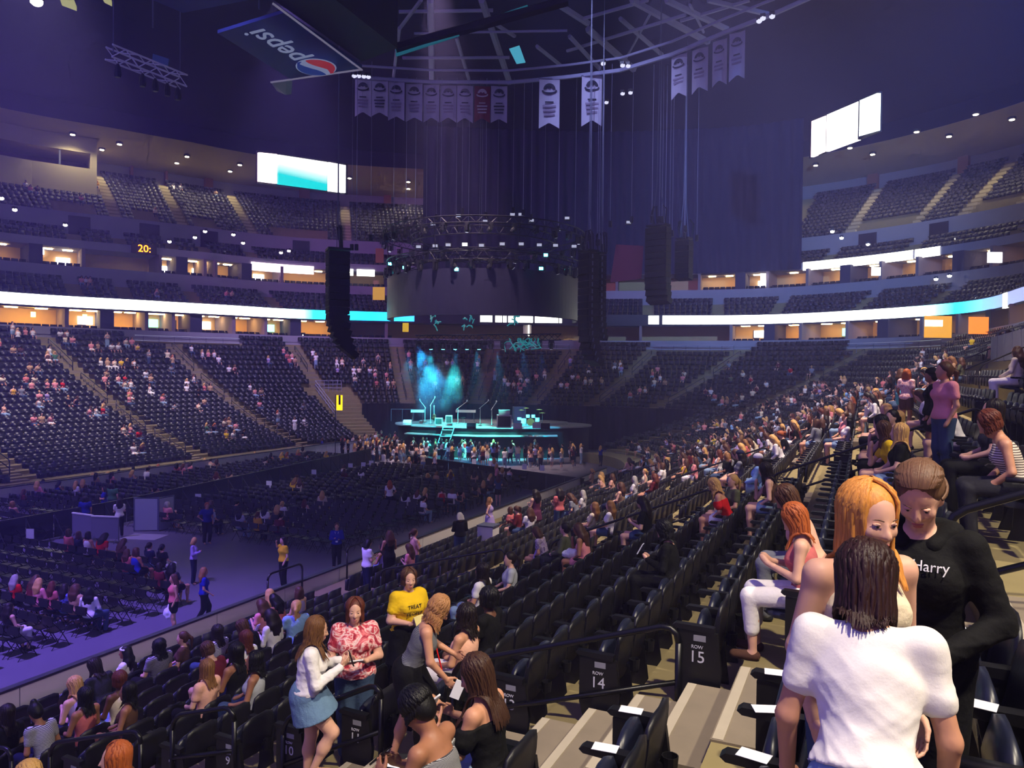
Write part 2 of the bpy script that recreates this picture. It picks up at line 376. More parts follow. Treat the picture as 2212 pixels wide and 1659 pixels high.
def bottom_prims(P, kind, w=1.0):
    out = [ell(P['pelvis'], (.165*w, .118*w, .125), None, .05)]
    if kind in ('skirt', 'dress'):
        c = (P['knL'] + P['knR'])/2; t = .55 if kind == 'skirt' else .8; e = P['pelvis']*(1-t) + c*t
        out.append(cone(P['pelvis'] - v3(0, 0, .02), e, .15*w, .19*w, (np.array([P['hipR'][0]-P['hipL'][0], P['hipR'][1]-P['hipL'][1], 0]), 1.12), .04)); d = e - P['pelvis']; d /= np.linalg.norm(d)
        return out, [(e, d)]
    for s in 'LR':
        if kind == 'shorts': out.append(cone(P['hip'+s], P['hip'+s]*.5 + P['kn'+s]*.5, .098*w, .092*w, None, .04))
        else:
            out.append(cone(P['hip'+s], P['kn'+s], .094*w, .064*w, None, .04)); e = P['an'+s] if kind == 'jeans' else P['an'+s]*.6 + P['kn'+s]*.4
            out.append(cone(P['kn'+s], e, .062*w, .05*w, None, .03))
    return out, []
def shoe_prims(P):
    o = []
    for s in 'LR':
        o.append(cone(P['an'+s] - v3(0, 0, .04) - (P['to'+s]-P['an'+s])*v3(.15, .15, 0), P['to'+s] + v3(0, 0, .008), .042, .038, None, .03))
    return o
def hair_prims(P, kind):
    H = head_frame(P); c = P['head']; L = lambda x, y, z: c + H @ v3(x, y, z); sd = side_dir(P)
    sp = P['neck'] - P['pelvis']; sp = sp/np.linalg.norm(sp); fw = np.cross(sp, sd)
    o = [ell(L(0, -.024, .042), (.089, .100, .092), H, .03), ell(L(0, -.05, -.01), (.084, .07, .09), H, .03)]
    dn = v3(0, 0, -1.0)
    if kind in ('long', 'wavy'):
        r = .034 if kind == 'long' else .042
        for j, x in enumerate((-.075, -.045, -.015, .015, .045, .075)):
            ln = .31 - 4*x*x*6 + (.02 if j % 2 else 0)
            a = L(x, -.075 + 3*x*x, -.02); b = P['neck'] + sd*x*1.35 - fw*(.082 - 2.5*x*x) + sp*.02; e = b - sp*(ln-.11) - fw*.01 + sd*x*.35
            o.append(cone(a, b, .045, r, None, .045)); o.append(cone(b, e, r, r*.7, None, .04))
        for s in (-1, 1):
            a = L(.078*s, -.005, .0); b = P['neck'] + sd*.095*s + fw*.0 + sp*.0; e = b - sp*.16 + fw*.04 + sd*.015*s
            o.append(cone(a, b, .03, .034, None, .035)); o.append(cone(b, e, .034, .020, None, .035))
    elif kind == 'pony':
        a = L(0, -.115, .04); b = a + H @ v3(0, -.06, -.06); e = b + dn*.18; o += [cone(a, b, .03, .034, None, .02), cone(b, e, .034, .018, None, .02)]
    elif kind == 'bun': o.append(ell(L(0, -.06, .135), (.045, .045, .04), H, .015))
    elif kind == 'bob':
        for x in (-.07, -.035, 0, .035, .07): o.append(cone(L(x, -.05, -.02), L(x*1.15, -.055, -.13), .045, .04, None, .03))
        for s in (-1, 1): o.append(cone(L(.078*s, .0, .0), L(.082*s, .012, -.12), .03, .028, None, .02))
    o.append(minus(ell(L(0, .105, -.045), (.066, .075, .125), H, .02)))
    return o
def noisy(V, amp, freq, seed=0, axis=(1, 1, 1)):
    r = np.random.default_rng(seed); out = np.zeros(len(V)); f = freq
    for i in range(4):
        k = r.normal(size=3)*np.array(axis)*f; out += np.sin(V @ k + r.uniform(0, 6.28))/(1+.6*i); f *= 1.7
    return out*amp/2
def vnormals(V, Q):
    n = np.cross(V[Q[:, 2]] - V[Q[:, 0]], V[Q[:, 3]] - V[Q[:, 1]]); N = np.zeros_like(V)
    for i in range(4): np.add.at(N, Q[:, i], n)
    return N/(np.linalg.norm(N, axis=1)[:, None]+1e-12)
def wrinkle(V, Q, amp, freq, seed=0, axis=(1, 1, 1)): return V + vnormals(V, Q)*noisy(V, amp, freq, seed, axis)[:, None]

def strand_mesh(P, kind, n=260, seed=0, length=.26, w=1.0, rad=.0052, topk='tee', bvhs=()):
    """separate locks of hair laid over the head and pushed clear of shoulders and back"""
    r = np.random.default_rng(seed); H = head_frame(P); c = P['head']; up_ = np.array([0, 0, 1.0]); A, B, C_ = .093, .103, .096
    def on(th, ph): return np.stack([A*np.sin(th)*np.sin(ph), B*np.sin(th)*np.cos(ph) - .024, C_*np.cos(th) + .042], -1) @ H.T + c
    if kind == 'pony':
        ph = r.uniform(-math.pi, math.pi, n); th0 = np.where(np.abs(ph) < 1.0, .95 + .12*np.abs(ph), 1.75); ph1 = np.full(n, math.pi); t = np.linspace(0, 1, 9)[None]
        V0 = on(th0, ph); tgt = c + H @ v3(0, -.118, .045); pts = []
        for j in range(9):
            q = V0*(1-j/8) + tgt*(j/8); d = (q - c) @ H - np.array([0, -.024, .042]); k = np.sqrt((d[:, 0]/A)**2 + (d[:, 1]/B)**2 + (d[:, 2]/C_)**2); d = d/np.maximum(k, .05)[:, None]*1.015; pts.append((d + np.array([0, -.024, .042])) @ H.T + c)
        base = pts[-1]; off = r.normal(size=(n, 3))*.012
        for j in range(1, 8): pts.append(base*(1) + off*min(1, j/2) + (H @ v3(0, -.02, 0))*min(j, 2) - up_*.03*max(0, j-1))
        Pn = np.stack(pts, 1)
    else:
        ph = np.where(r.random(n) < .5, r.uniform(.75, math.pi, n), -r.uniform(.75, math.pi, n)); m1 = 8; th = np.linspace(.06, 1.72, m1); pts = [on(np.full(n, t), ph) + r.normal(size=(n, 3))*.002 for t in th]
        L_ = length*r.uniform(.82, 1.12, n); m2 = 11; out = pts[-1] - c; out = out - np.outer(out @ up_, up_); out /= np.linalg.norm(out, axis=1)[:, None]; side = np.cross(out, up_); q = pts[-1].copy(); phs = r.uniform(0, 6.28, n); amp = .013 if kind == 'wavy' else .0025
        sp_ = P['neck'] - P['pelvis']; sp_ = sp_/np.linalg.norm(sp_); prims = [p for p in body_prims(P, w, True)[:9]] + top_prims(P, topk, w)[0]
        for j in range(1, m2):
            tt = min(1, j/5); dn = H[:, 2]*(1-tt) + (sp_*.65 + up_*.35)*tt; dn = dn/np.linalg.norm(dn); stp = (L_/(m2-1))[:, None]; q = q - dn*stp - out*(.0025 if j < 4 else -.001)
            g = q + side*(amp*np.sin(phs + j*(1.5 if kind == 'wavy' else .7)))[:, None] + out*(amp*.7*np.cos(phs*1.3 + j*1.5))[:, None]
            for _ in range(3):
                D = np.full(n, 9.0); N = np.zeros((n, 3))
                for p in prims:
                    d = _dist(p, g) - .043; m = d < D
                    if not m.any(): continue
                    e = 2e-3; gr = np.stack([_dist(p, g + np.eye(3)[a]*e) - _dist(p, g - np.eye(3)[a]*e) for a in range(3)], -1)/(2*e); D = np.where(m, d, D); N = np.where(m[:, None], gr, N)
                mv = np.maximum(0, -D); nn = N/(np.linalg.norm(N, axis=1)[:, None]+1e-6); g = g + nn*mv[:, None]
            q = q + (g - q)*.75; pts.append(g)
        Pn = np.stack(pts, 1)
    for bv in bvhs:
        for i in range(n):
            for j in range(8, Pn.shape[1]):
                lo, no, _i, ds = bv.find_nearest(Vector(Pn[i, j]))
                if lo is not None and (Vector(Pn[i, j]) - lo).dot(no) < .007: Pn[i, j] = lo + no*.008
    m = Pn.shape[1]; T = np.gradient(Pn, axis=1); T /= np.linalg.norm(T, axis=2)[..., None]+1e-9; ref = Pn - c; u = ref - T*np.sum(ref*T, 2)[..., None]; u /= np.linalg.norm(u, axis=2)[..., None]+1e-9; v = np.cross(T, u)
    rr = rad*np.interp(np.linspace(0, 1, m), [0, .3, .8, 1], [.8, 1.25, 1, .25])[None, :, None]*r.uniform(.7, 1.3, (n, 1, 1)); ring_ = [Pn + rr*(u*math.cos(a)*.6 + v*math.sin(a)*1.3) for a in np.arange(5)*2*math.pi/5]
    V = np.stack(ring_, 2); idx = np.arange(n*m*5).reshape(n, m, 5); a = idx[:, :-1]; b = idx[:, 1:]
    Q = np.stack([a, np.roll(a, -1, 2), np.roll(b, -1, 2), b], -1).reshape(-1, 4); return V.reshape(-1, 3), Q
# ------------------------------------------------------------------ person factory
SKINS = {'fair': (.86, .66, .56), 'mid': (.78, .56, .44), 'tan': (.62, .42, .31), 'deep': (.40, .26, .19)}
HAIRC = {'blonde': (.80, .62, .36), 'brown': (.30, .19, .13), 'dark': (.11, .075, .065), 'black': (.045, .04, .045), 'red': (.66, .34, .16), 'auburn': (.36, .17, .11), 'grey': (.62, .60, .58), 'ombre': (.52, .36, .20)}
CLOTH = {'white': (.93, .91, .90), 'cream': (.90, .84, .72), 'black': (.05, .05, .055), 'grey': (.48, .49, .52), 'lgrey': (.70, .71, .74), 'charcoal': (.17, .17, .19), 'pink': (.90, .56, .58), 'rose': (.80, .42, .42), 'red': (.80, .10, .10),
    'maroon': (.38, .10, .13), 'yellow': (.93, .76, .10), 'mustard': (.83, .62, .16), 'orange': (.88, .42, .14), 'blue': (.13, .20, .62), 'royal': (.10, .15, .55), 'navy': (.08, .10, .22), 'sky': (.55, .70, .88), 'teal': (.35, .68, .72),
    'green': (.22, .40, .28), 'olive': (.36, .37, .26), 'brown': (.33, .22, .17), 'tan': (.72, .58, .44), 'lilac': (.66, .58, .80), 'denim': (.22, .29, .40), 'ldenim': (.52, .62, .72), 'khaki': (.62, .55, .42), 'plum': (.36, .16, .27), 'peach': (.93, .70, .60)}
def skin(k): return mat('skin_'+k, SKINS[k], .5, .08, 20, spec=.35)
def hair_mat(name, rgb):
    if name in MATS: return MATS[name]
    c = lin(rgb); m, nt, b = _nt(name); N, L = nt.nodes, nt.links; tc = N.new('ShaderNodeTexCoord'); mp = N.new('ShaderNodeMapping'); mp.inputs['Scale'].default_value = (26, 26, 1.6); L.new(tc.outputs['Object'], mp.inputs[0])
    n = N.new('ShaderNodeTexNoise'); n.inputs['Scale'].default_value = 4; n.inputs['Detail'].default_value = 4; L.new(mp.outputs[0], n.inputs['Vector']); mx = N.new('ShaderNodeMix'); mx.data_type = 'RGBA'
    mx.inputs[6].default_value = (*[v*.55 for v in c], 1); mx.inputs[7].default_value = (*[min(1, v*1.5) for v in c], 1); L.new(n.outputs['Fac'], mx.inputs[0]); L.new(mx.outputs[2], b.inputs['Base Color'])
    bp = N.new('ShaderNodeBump'); bp.inputs['Strength'].default_value = .5; bp.inputs['Distance'].default_value = .006; L.new(n.outputs['Fac'], bp.inputs['Height']); L.new(bp.outputs[0], b.inputs['Normal']); b.inputs['Roughness'].default_value = .5; b.inputs['Specular IOR Level'].default_value = .3; MATS[name] = m; return m
def hairm(k):
    return hair_mat('hair_'+k, HAIRC[k])
def cloth(k): return mat('cloth_'+k, CLOTH[k], .85, .07, 14, .25, 30, spec=.2)
def striped(name, c0, c1, freq, axis=2):
    if name in MATS: return MATS[name]
    m, nt, b = _nt(name); N, L = nt.nodes, nt.links; tc = N.new('ShaderNodeTexCoord'); w = N.new('ShaderNodeTexWave'); w.inputs['Scale'].default_value = freq; w.inputs['Distortion'].default_value = 1.0; w.inputs['Detail'].default_value = 1
    w.bands_direction = 'XYZ'[axis]; L.new(tc.outputs['Object'], w.inputs['Vector']); r = N.new('ShaderNodeValToRGB'); r.color_ramp.interpolation = 'CONSTANT'; r.color_ramp.elements[0].color = (*lin(c0), 1); r.color_ramp.elements[1].position = .5; r.color_ramp.elements[1].color = (*lin(c1), 1)
    L.new(w.outputs['Fac'], r.inputs[0]); L.new(r.outputs[0], b.inputs['Base Color']); b.inputs['Roughness'].default_value = .85; MATS[name] = m; return m
def blotch(name, cols, scale=6, det=3, dist=1.5):
    if name in MATS: return MATS[name]
    m, nt, b = _nt(name); N, L = nt.nodes, nt.links; tc = N.new('ShaderNodeTexCoord'); n = N.new('ShaderNodeTexNoise'); n.inputs['Scale'].default_value = scale; n.inputs['Detail'].default_value = det; n.inputs['Distortion'].default_value = dist
    L.new(tc.outputs['Object'], n.inputs['Vector']); r = N.new('ShaderNodeValToRGB'); e = r.color_ramp.elements
    e[0].position = .38; e[0].color = (*lin(cols[0]), 1); e[1].position = .62; e[1].color = (*lin(cols[-1]), 1)
    for i, c in enumerate(cols[1:-1]): q = e.new(.38 + .24*(i+1)/(len(cols)-1)); q.color = (*lin(c), 1)
    L.new(n.outputs['Fac'], r.inputs[0]); L.new(r.outputs[0], b.inputs['Base Color']); b.inputs['Roughness'].default_value = .85; MATS[name] = m; return m
PCACHE = {}
POSES = {}
def layer_mesh(pn, P, layer, kind, w, vox, hero=False, seed=0, bust=1.0):
    key = (pn, layer, kind, round(w, 2), vox, hero)
    if key in PCACHE: return PCACHE[key]
    if layer == 'body':
        pr = body_prims(P, w, hero, bust); V, Q = sdf_mesh(pr, vox)
        if hero:
            for s in 'LR':
                th = 1 if s == 'L' else -1
                hv, hq = sdf_mesh(hand_prims(P['wr'+s], P['hd'+s], P.get('palm'+s, v3(-th*-1, 0, 0)), P.get('curl'+s, .45), P.get('thumb'+s, th)), .0055)
                Q = np.concatenate([Q, hq+len(V)]); V = np.concatenate([V, hv])
    elif layer == 'top':
        pr, cuts = top_prims(P, kind, w, bust); V, Q = sdf_mesh(pr, vox, cuts, .016 if kind != 'tank' else .011); V = wrinkle(V, Q, .007, 9, seed)
        if hero: V = folds(V, Q, seed)
    elif layer == 'bottom':
        pr, cuts = bottom_prims(P, kind, w); V, Q = sdf_mesh(pr, vox, cuts, .010); V = wrinkle(V, Q, .004, 11, seed)
    elif layer in ('shoeL', 'shoeR'):
        pr = shoe_prims(P)[0 if layer == 'shoeL' else 1]; V, Q = sdf_mesh([pr], vox)
    elif layer == 'hair':
        V, Q = sdf_mesh(hair_prims(P, kind), vox); V = wrinkle(V, Q, .011 if kind == 'wavy' else .0016, 22 if kind == 'wavy' else 30, seed, (1, 1, .15 if kind != 'wavy' else .6))
    elif layer == 'cap':
        H = head_frame(P); c = P['head']; L = lambda x, y, z: c + H @ v3(x, y, z)
        V, Q = sdf_mesh([ell(L(0, -.02, .055), (.098, .112, .088), H, .02), ell(L(0, .12, .035), (.075, .075, .012), H, .01)], vox, [(L(0, 0, .022), -(H @ v3(0, -.25, 1.0)))])
    me = np_mesh(layer, V, Q, True); PCACHE[key] = me; return me
def slot(o, m):
    if not o.data.materials: o.data.materials.append(m)
    o.material_slots[0].link = 'OBJECT'; o.material_slots[0].material = m; return o
BOTTOM_NAME = {'jeans': 'trousers', 'capri': 'trousers', 'shorts': 'shorts', 'skirt': 'skirt', 'dress': 'skirt'}
def folds(V, Q, seed):
    r = np.random.default_rng(seed+50); z0, z1 = V[:, 2].min(), V[:, 2].max(); t = (V[:, 2]-z0)/(z1-z0); g = np.zeros(len(V))
    for i in range(5):
        a = r.uniform(0, 6.28); k = np.array([math.cos(a)*16, math.sin(a)*16, r.uniform(22, 46)]); s_ = np.sin(V @ k + r.uniform(0, 6.28) + 1.5*np.sin(V[:, 0]*9+i)); g += (1-np.abs(s_))**2
    return V + vnormals(V, Q)*((g/5-.3)*.018*np.clip(1.2-t*1.1, .12, 1))[:, None]
def getm(x): return x if not isinstance(x, str) else cloth(x)
def person(loc, rz, pn, label, top=('tee', 'white'), bottom=('jeans', 'denim'), hair=('long', 'brown'), sk='fair', w=1.0, h=1.0, vox=.022, shoes='charcoal', cap=None, hero=False, group=None, P=None, cat='person', bust=1.0, seed=0, locks=.22):
    P = P if P is not None else POSES[pn]
    root = obj('person', layer_mesh(pn, P, 'body', '', w, vox, hero, bust=bust)); slot(root, skin(sk)); root.location = loc; root.rotation_euler = (0, 0, rz); root.scale = (h, h, h)
    tag(root, label, cat, group)
    def ch(nm, me, m): o = obj(nm, me, None, root); slot(o, m); return o
    if top: ch('shirt' if top[0] in ('tee', 'long') else 'top', layer_mesh(pn, P, 'top', top[0], w, vox, hero, seed=seed, bust=bust), getm(top[1]))
    if bottom: ch(BOTTOM_NAME[bottom[0]], layer_mesh(pn, P, 'bottom', bottom[0], w, vox, seed=seed), getm(bottom[1]))
    if shoes:
        for s in ('shoeL', 'shoeR'): ch('shoe', layer_mesh(pn, P, s, '', w, min(vox, .018)), getm(shoes))
    if hair and hero:
        hv, hq = sdf_mesh(hair_prims(P, 'short' if hair[0] in ('long', 'wavy', 'bob') else hair[0]), .012, (), -.003); tm = layer_mesh(pn, P, 'top', top[0], w, vox, hero, seed=seed, bust=bust); bm_ = bmesh.new(); bm_.from_mesh(tm); bvh = BVHTree.FromBMesh(bm_); bm_.free(); sv, sq = strand_mesh(P, hair[0], 440, seed, locks, w, .0066, top[0], [bvh]); ch('hair', np_mesh('hair', np.concatenate([hv, sv]), np.concatenate([hq, sq+len(hv)]), True), hairm(hair[1]))
    elif hair and vox < .0186 and locks < 0 and hair[0] in ('long', 'wavy', 'bob'):
        key = (pn, 'locks', hair[0], seed % 2)
        if key not in PCACHE:
            hv, hq = sdf_mesh(hair_prims(P, 'short'), .016, (), -.003); sv, sq = strand_mesh(P, hair[0], 170, seed % 2, {'long': .27, 'wavy': .25, 'bob': .10}[hair[0]], 1.0, .0105, 'tee'); PCACHE[key] = np_mesh('hair', np.concatenate([hv, sv]), np.concatenate([hq, sq+len(hv)]), True)
        ch('hair', PCACHE[key], hairm(hair[1]))
    elif hair: ch('hair', layer_mesh(pn, P, 'hair', hair[0], w, min(vox, .02), seed=seed), hairm(hair[1]))
    if cap: ch('cap', layer_mesh(pn, P, 'cap', '', w, .012), getm(cap))
    if hero or vox < .0135: face_details(root, P)
    return root
def face_details(root, P):
    H = head_frame(P); c = P['head']
    def part(nm, prims, m, vox):
        V, Q = sdf_mesh(prims, vox); o = obj(nm, np_mesh(nm, V, Q, True), m, root); return o
    L = lambda x, y, z: c + H @ v3(x, y, z)
    for s in (-1, 1):
        part('eye', [ell(L(.031*s, .0765, .0045), (.0125, .0095, .0058), H, .002)], mat('eye_white', (.70, .67, .65), .4), .0025)
        part('iris', [ell(L(.031*s, .0842, .0035), (.0056, .0032, .0050), H, .002)], mat('eye_iris', (.10, .075, .065), .35), .0018)
        part('eyelid', [ell(L(.031*s, .0772, .0105), (.0150, .0105, .0052), H, .003)], root.material_slots[0].material, .0025)
        part('eyebrow', [cone(L(.017*s, .0935, .026), L(.033*s, .0895, .0305), .0026, .0026, None, .002), cone(L(.033*s, .0895, .0305), L(.049*s, .076, .027), .0026, .0016, None, .002)], mat('eyebrow', (.36, .25, .18), .8), .0025)
    part('lips', [ell(L(0, .0865, -.0600), (.022, .010, .0055), H, .004), ell(L(0, .0855, -.0715), (.018, .010, .006), H, .004)], mat('lips', (.74, .42, .40), .45), .0028)
POSES['stand'] = pose(); POSES['stand_fold'] = pose(elL=(-.22, .05, 1.10), elR=(.22, .05, 1.10), wrL=(.02, .19, 1.14), wrR=(-.02, .18, 1.08), hdL=(.10, .17, 1.15), hdR=(-.10, .16, 1.09))
POSES['stand_phone'] = pose(nod=.5, elL=(-.21, .02, 1.08), elR=(.21, .02, 1.08), wrL=(-.06, .25, 1.15), wrR=(.06, .25, 1.15), hdL=(-.03, .31, 1.21), hdR=(.03, .31, 1.21))
POSES['stand_hip'] = pose(elR=(.30, -.08, 1.12), wrR=(.17, .02, .98), hdR=(.14, .06, .96), knL=(-.10, .06, .48))
POSES['stand_lookup'] = pose(elR=(.26, .10, 1.30), wrR=(.10, .18, 1.50), hdR=(.06, .17, 1.56), turn=.3)
POSES['walk'] = pose(knL=(-.09, .16, .50), anL=(-.09, .12, .10), toL=(-.1, .27, .05), knR=(.09, -.02, .48), anR=(.09, -.24, .12), toR=(.1, -.12, .03), wrL=(-.21, -.10, .86), hdL=(-.20, -.10, .78), wrR=(.20, .18, .9), hdR=(.19, .25, .85))
POSES['sit'] = pose(seat=.46); POSES['sit_lean'] = pose(seat=.46, lean=.38, nod=.25); POSES['sit_phone'] = pose(seat=.46, lean=.12, nod=.55, wrL=(-.06, .30, .80), wrR=(.06, .30, .80), hdL=(-.03, .36, .86), hdR=(.03, .36, .86))
POSES['sit_back'] = pose(seat=.46, lean=-.14); POSES['sit_turn'] = pose(seat=.46, twist=.5, turn=.35); POSES['sit_turn2'] = pose(seat=.46, twist=-.5, turn=-.35, leanx=.08)
POSES['sit_chin'] = pose(seat=.46, lean=.3, elR=(.16, .34, .66), wrR=(.07, .34, .92), hdR=(.05, .33, .99))
# ------------------------------------------------------------------ bowl plan (metres; rink floor z = 0, rows of this stand run along +Y)
NROW = 26
def row_z(k): return .576 + .1687*k + .00686*k*k
_F = np.array([(-13.08, -10), (-13.08, 12), (-13.08, 30), (-13.08, 46), (-13.3, 52), (-15.7, 57.5), (-20.5, 60.3), (-27, 60.8), (-33.5, 60.3), (-38.3, 57.5), (-40.6, 52), (-40.9, 44), (-40.9, 30), (-40.9, 12), (-40.9, -6)], float)
_B = np.array([(8.17, -10), (8.17, 12), (8.17, 30), (8.17, 46.5), (8.0, 58), (5.0, 72.5), (-6.5, 80.5), (-22, 80.0), (-38, 73.2), (-50.5, 64), (-56.5, 54.5), (-60.3, 46), (-63, 34), (-64, 16), (-64.5, -6)], float)
_NS = len(_F)
def _catmull(P, u):
    """u in [0, n-1]"""
    u = np.asarray(u, float); i = np.clip(np.floor(u).astype(int), 0, len(P)-2); t = (u - i)[..., None]
    p0 = P[np.maximum(i-1, 0)]; p1 = P[i]; p2 = P[i+1]; p3 = P[np.minimum(i+2, len(P)-1)]
    return .5*((2*p1) + (-p0+p2)*t + (2*p0-5*p1+4*p2-p3)*t*t + (-p0+3*p1-3*p2+p3)*t**3)
def front(u): return _catmull(_F, u)
def back(u): return _catmull(_B, u)
def bowl(u, k):
    """plan point on the seat line of row k (1..26; may be fractional)"""
    t = (np.asarray(k, float)-1)/(NROW-1)
    return front(u)*(1-t)[..., None] + back(u)*t[..., None] if np.ndim(t) else front(u)*(1-t) + back(u)*t
# upper rings: offset outwards from the ribbon ring
_R = np.array([(10.6, -12), (10.6, 10), (10.5, 32), (10.3, 50), (9.8, 61.3), (6.8, 73.6), (-7.1, 83.1), (-21.1, 81.6), (-36, 75.2), (-51.2, 64.9), (-56.4, 56), (-59.6, 50), (-64.4, 39.9), (-66.5, 20), (-67, -6)], float)
_RT = np.gradient(_R, axis=0)
def ring(u, d):
    p = _catmull(_R, u); e = 1e-3; q = _catmull(_R, np.clip(np.asarray(u)+e, 0, _NS-1)); q0 = _catmull(_R, np.clip(np.asarray(u)-e, 0, _NS-1))
    t = q - q0; t = t/np.linalg.norm(t, axis=-1)[..., None]
    n = np.stack([t[..., 1], -t[..., 0]], -1)
    return p + n*d
# ------------------------------------------------------------------ structure materials
M_CONC = mat('concrete_terrace', (.54, .49, .33), .8, .18, 3.0, .15, 12)
M_STEP = mat('concrete_step', (.50, .455, .385), .8, .25, 2.5, .2, 10)
M_WALL = mat('painted_wall_grey', (.56, .55, .60), .75, .06, 2)
M_CREAM = mat('painted_wall_cream', (.72, .67, .54), .8, .05, 1.5)
M_WARM = mat('suite_wall_warm', (.86, .70, .46), .8, .08, 2)
M_ROOF = mat('roof_deck_dark', (.11, .11, .17), .9, .2, .3)
M_STEEL = mat('steel_grey', (.36, .37, .44), .55, .1, 4, metal=.3)
M_BLACK = mat('black_drape', (.05, .05, .08), .95, .2, .8, .3, 3)
M_FLOOR = mat('arena_floor_grey', (.36, .34, .40), .7, .2, .6, .1, 6)
M_DARKCOL = mat('column_dark_blue', (.20, .20, .30), .8)
M_RAIL = mat('black_metal_rail', (.035, .035, .04), .35, metal=.2, spec=.5)
M_WHITEP = mat('white_board', (.88, .87, .86), .5, .05, 3)
def lift(p2, z):
    p2 = np.asarray(p2, float); return np.concatenate([p2, np.full(p2.shape[:-1]+(1,), z)], -1)
def DS(u): return np.interp(u, [0, 5.9, 7.3, 14], [.80, .80, 1, 1])
def up(u, d): return ring(u, np.asarray(d)[..., None]*DS(u)[..., None])
US = lambda a, b, st=.08: np.linspace(a, b, max(2, int(round((b-a)/st))+1))
# floor
fl = MB(); fl.box((-27, 26, -.1), (64, 96, .2)); struct(fl.build('floor', M_FLOOR), 'grey arena floor under the chairs')
# ---- lower bowl terraces
def terrace(name, ua, ub, k0, k1, line, zf, m, label, tread_front=.60, last_back=.4, under=True):
    u = US(ua, ub); rows = []
    if under: rows.append(lift(line(u, k0-tread_front), zf(k0)-.9 if k0 > 2 else .0))
    for k in range(k0, k1+1):
        rows.append(lift(line(u, np.full_like(u, k-tread_front - (1.25 if k == 1 else 0))), zf(k))); rows.append(lift(line(u, np.full_like(u, k+1-tread_front if k < k1 else k+last_back)), zf(k)))
    if under: rows[0] = lift(line(u, np.full_like(u, k0-tread_front - (1.25 if k0 == 1 else 0))), 0.0 if zf(k0) < 4 else zf(k0)-1.2)
    b = MB(); b.grid([list(r) for r in rows]); return struct(b.build(name, m), label)
T_R = terrace('floor_terrace_right', 0, 5.75, 1, NROW, bowl, row_z, M_CONC, 'stepped concrete terrace carrying the seat rows nearby')
T_F = terrace('floor_terrace_far', 5.75, 9.0, 11, NROW, bowl, row_z, M_CONC, 'stepped concrete terrace behind the stage')
T_L = terrace('floor_terrace_left', 9.0, 14, 1, NROW, bowl, row_z, M_CONC, 'stepped concrete terrace across the arena floor')
# curtain closing the gap under the far terrace
u = US(5.75, 9.0, .02); wob = .10*np.sin(np.arange(len(u))*1.9)
b = MB(); b.grid([list(lift(bowl(u, np.full_like(u, 10.2)+wob), 0.0)), list(lift(bowl(u, np.full_like(u, 10.2)+wob), row_z(11)+.75))])
tag(b.build('drape', M_BLACK, smooth=True), 'long black drape closing off the rows behind the stage', 'drape')
for uu in (5.75, 9.0):
    ks = np.linspace(.4, NROW+.4, 30); pts = bowl(np.full_like(ks, uu), ks); b = MB(); b.grid([list(lift(pts, 0.)), [np.append(p, row_z(max(k, 1))-.35) for p, k in zip(pts, ks)]])
    struct(b.build('wall_terrace_end', M_BLACK))
# wall behind the last row up to the suite rail
u = US(0, 14); b = MB()
b.grid([list(lift(bowl(u, np.full_like(u, NROW+.4)), row_z(NROW))), list(lift(bowl(u, np.full_like(u, NROW+.4)), 10.55)), list(lift(bowl(u, np.full_like(u, NROW+.65)), 10.55)), list(lift(bowl(u, np.full_like(u, NROW+.65)), 9.9))])
struct(b.build('wall_concourse', M_WALL), 'grey wall behind the last row of the lower stand')
# ---- suites under the ribbon (z 9.9 .. 12.35)
def loft(name, u, prof, m, label=None, upf=up):
    b = MB(); b.grid([list(lift(upf(u, np.full_like(u, d)), z)) for d, z in prof]); return struct(b.build(name, m), label)
uA = US(0, 14, .06)
b = MB(); b.grid([list(lift(bowl(uA, np.full_like(uA, NROW+.3)), 9.9)), list(lift(up(uA, np.full_like(uA, 5.2)), 9.9))]); struct(b.build('floor_suite', mat('suite_carpet', (.30, .27, .33), .9)))
loft('wall_suite_back', uA, [(5.0, 9.9), (5.0, 12.4)], M_WARM)
loft('ceiling_suite', uA, [(0.0, 12.34), (5.2, 12.34)], mat('suite_ceiling', (.55, .50, .44), .9))
# ---- ribbon fascia and club terrace
loft('wall_club_fascia', uA, [(.05, 12.2), (.05, 13.4), (.30, 13.4), (.30, 12.9)], mat('fascia_dark', (.18, .18, .22), .6))
def club_line(u, k): return up(u, .9 + 1.05*(np.asarray(k)-1))
def club_z(k): return 12.9 + .47*(np.asarray(k, float)-1)
b = MB(); rows = []
for k in range(1, 6): rows += [list(lift(club_line(uA, np.full_like(uA, k-.6)), club_z(k))), list(lift(club_line(uA, np.full_like(uA, k+.4)), club_z(k)))]
b.grid(rows); struct(b.build('floor_club_terrace', M_CONC))
loft('wall_club_back', uA, [(5.6, 14.6), (5.6, 16.55), (5.9, 16.55), (5.9, 16.0)], M_WALL)
# ---- upper suites
loft('floor_suite_upper', uA, [(5.6, 16.0), (10.6, 16.0)], mat('suite_carpet', (.30, .27, .33), .9))
loft('wall_suite_upper_back', uA, [(10.4, 16.0), (10.4, 18.4)], M_WARM)
loft('wall_loge_fascia', uA, [(10.6, 18.40), (6.6, 18.40), (6.6, 19.15), (6.9, 19.15), (6.9, 18.9)], M_WALL)
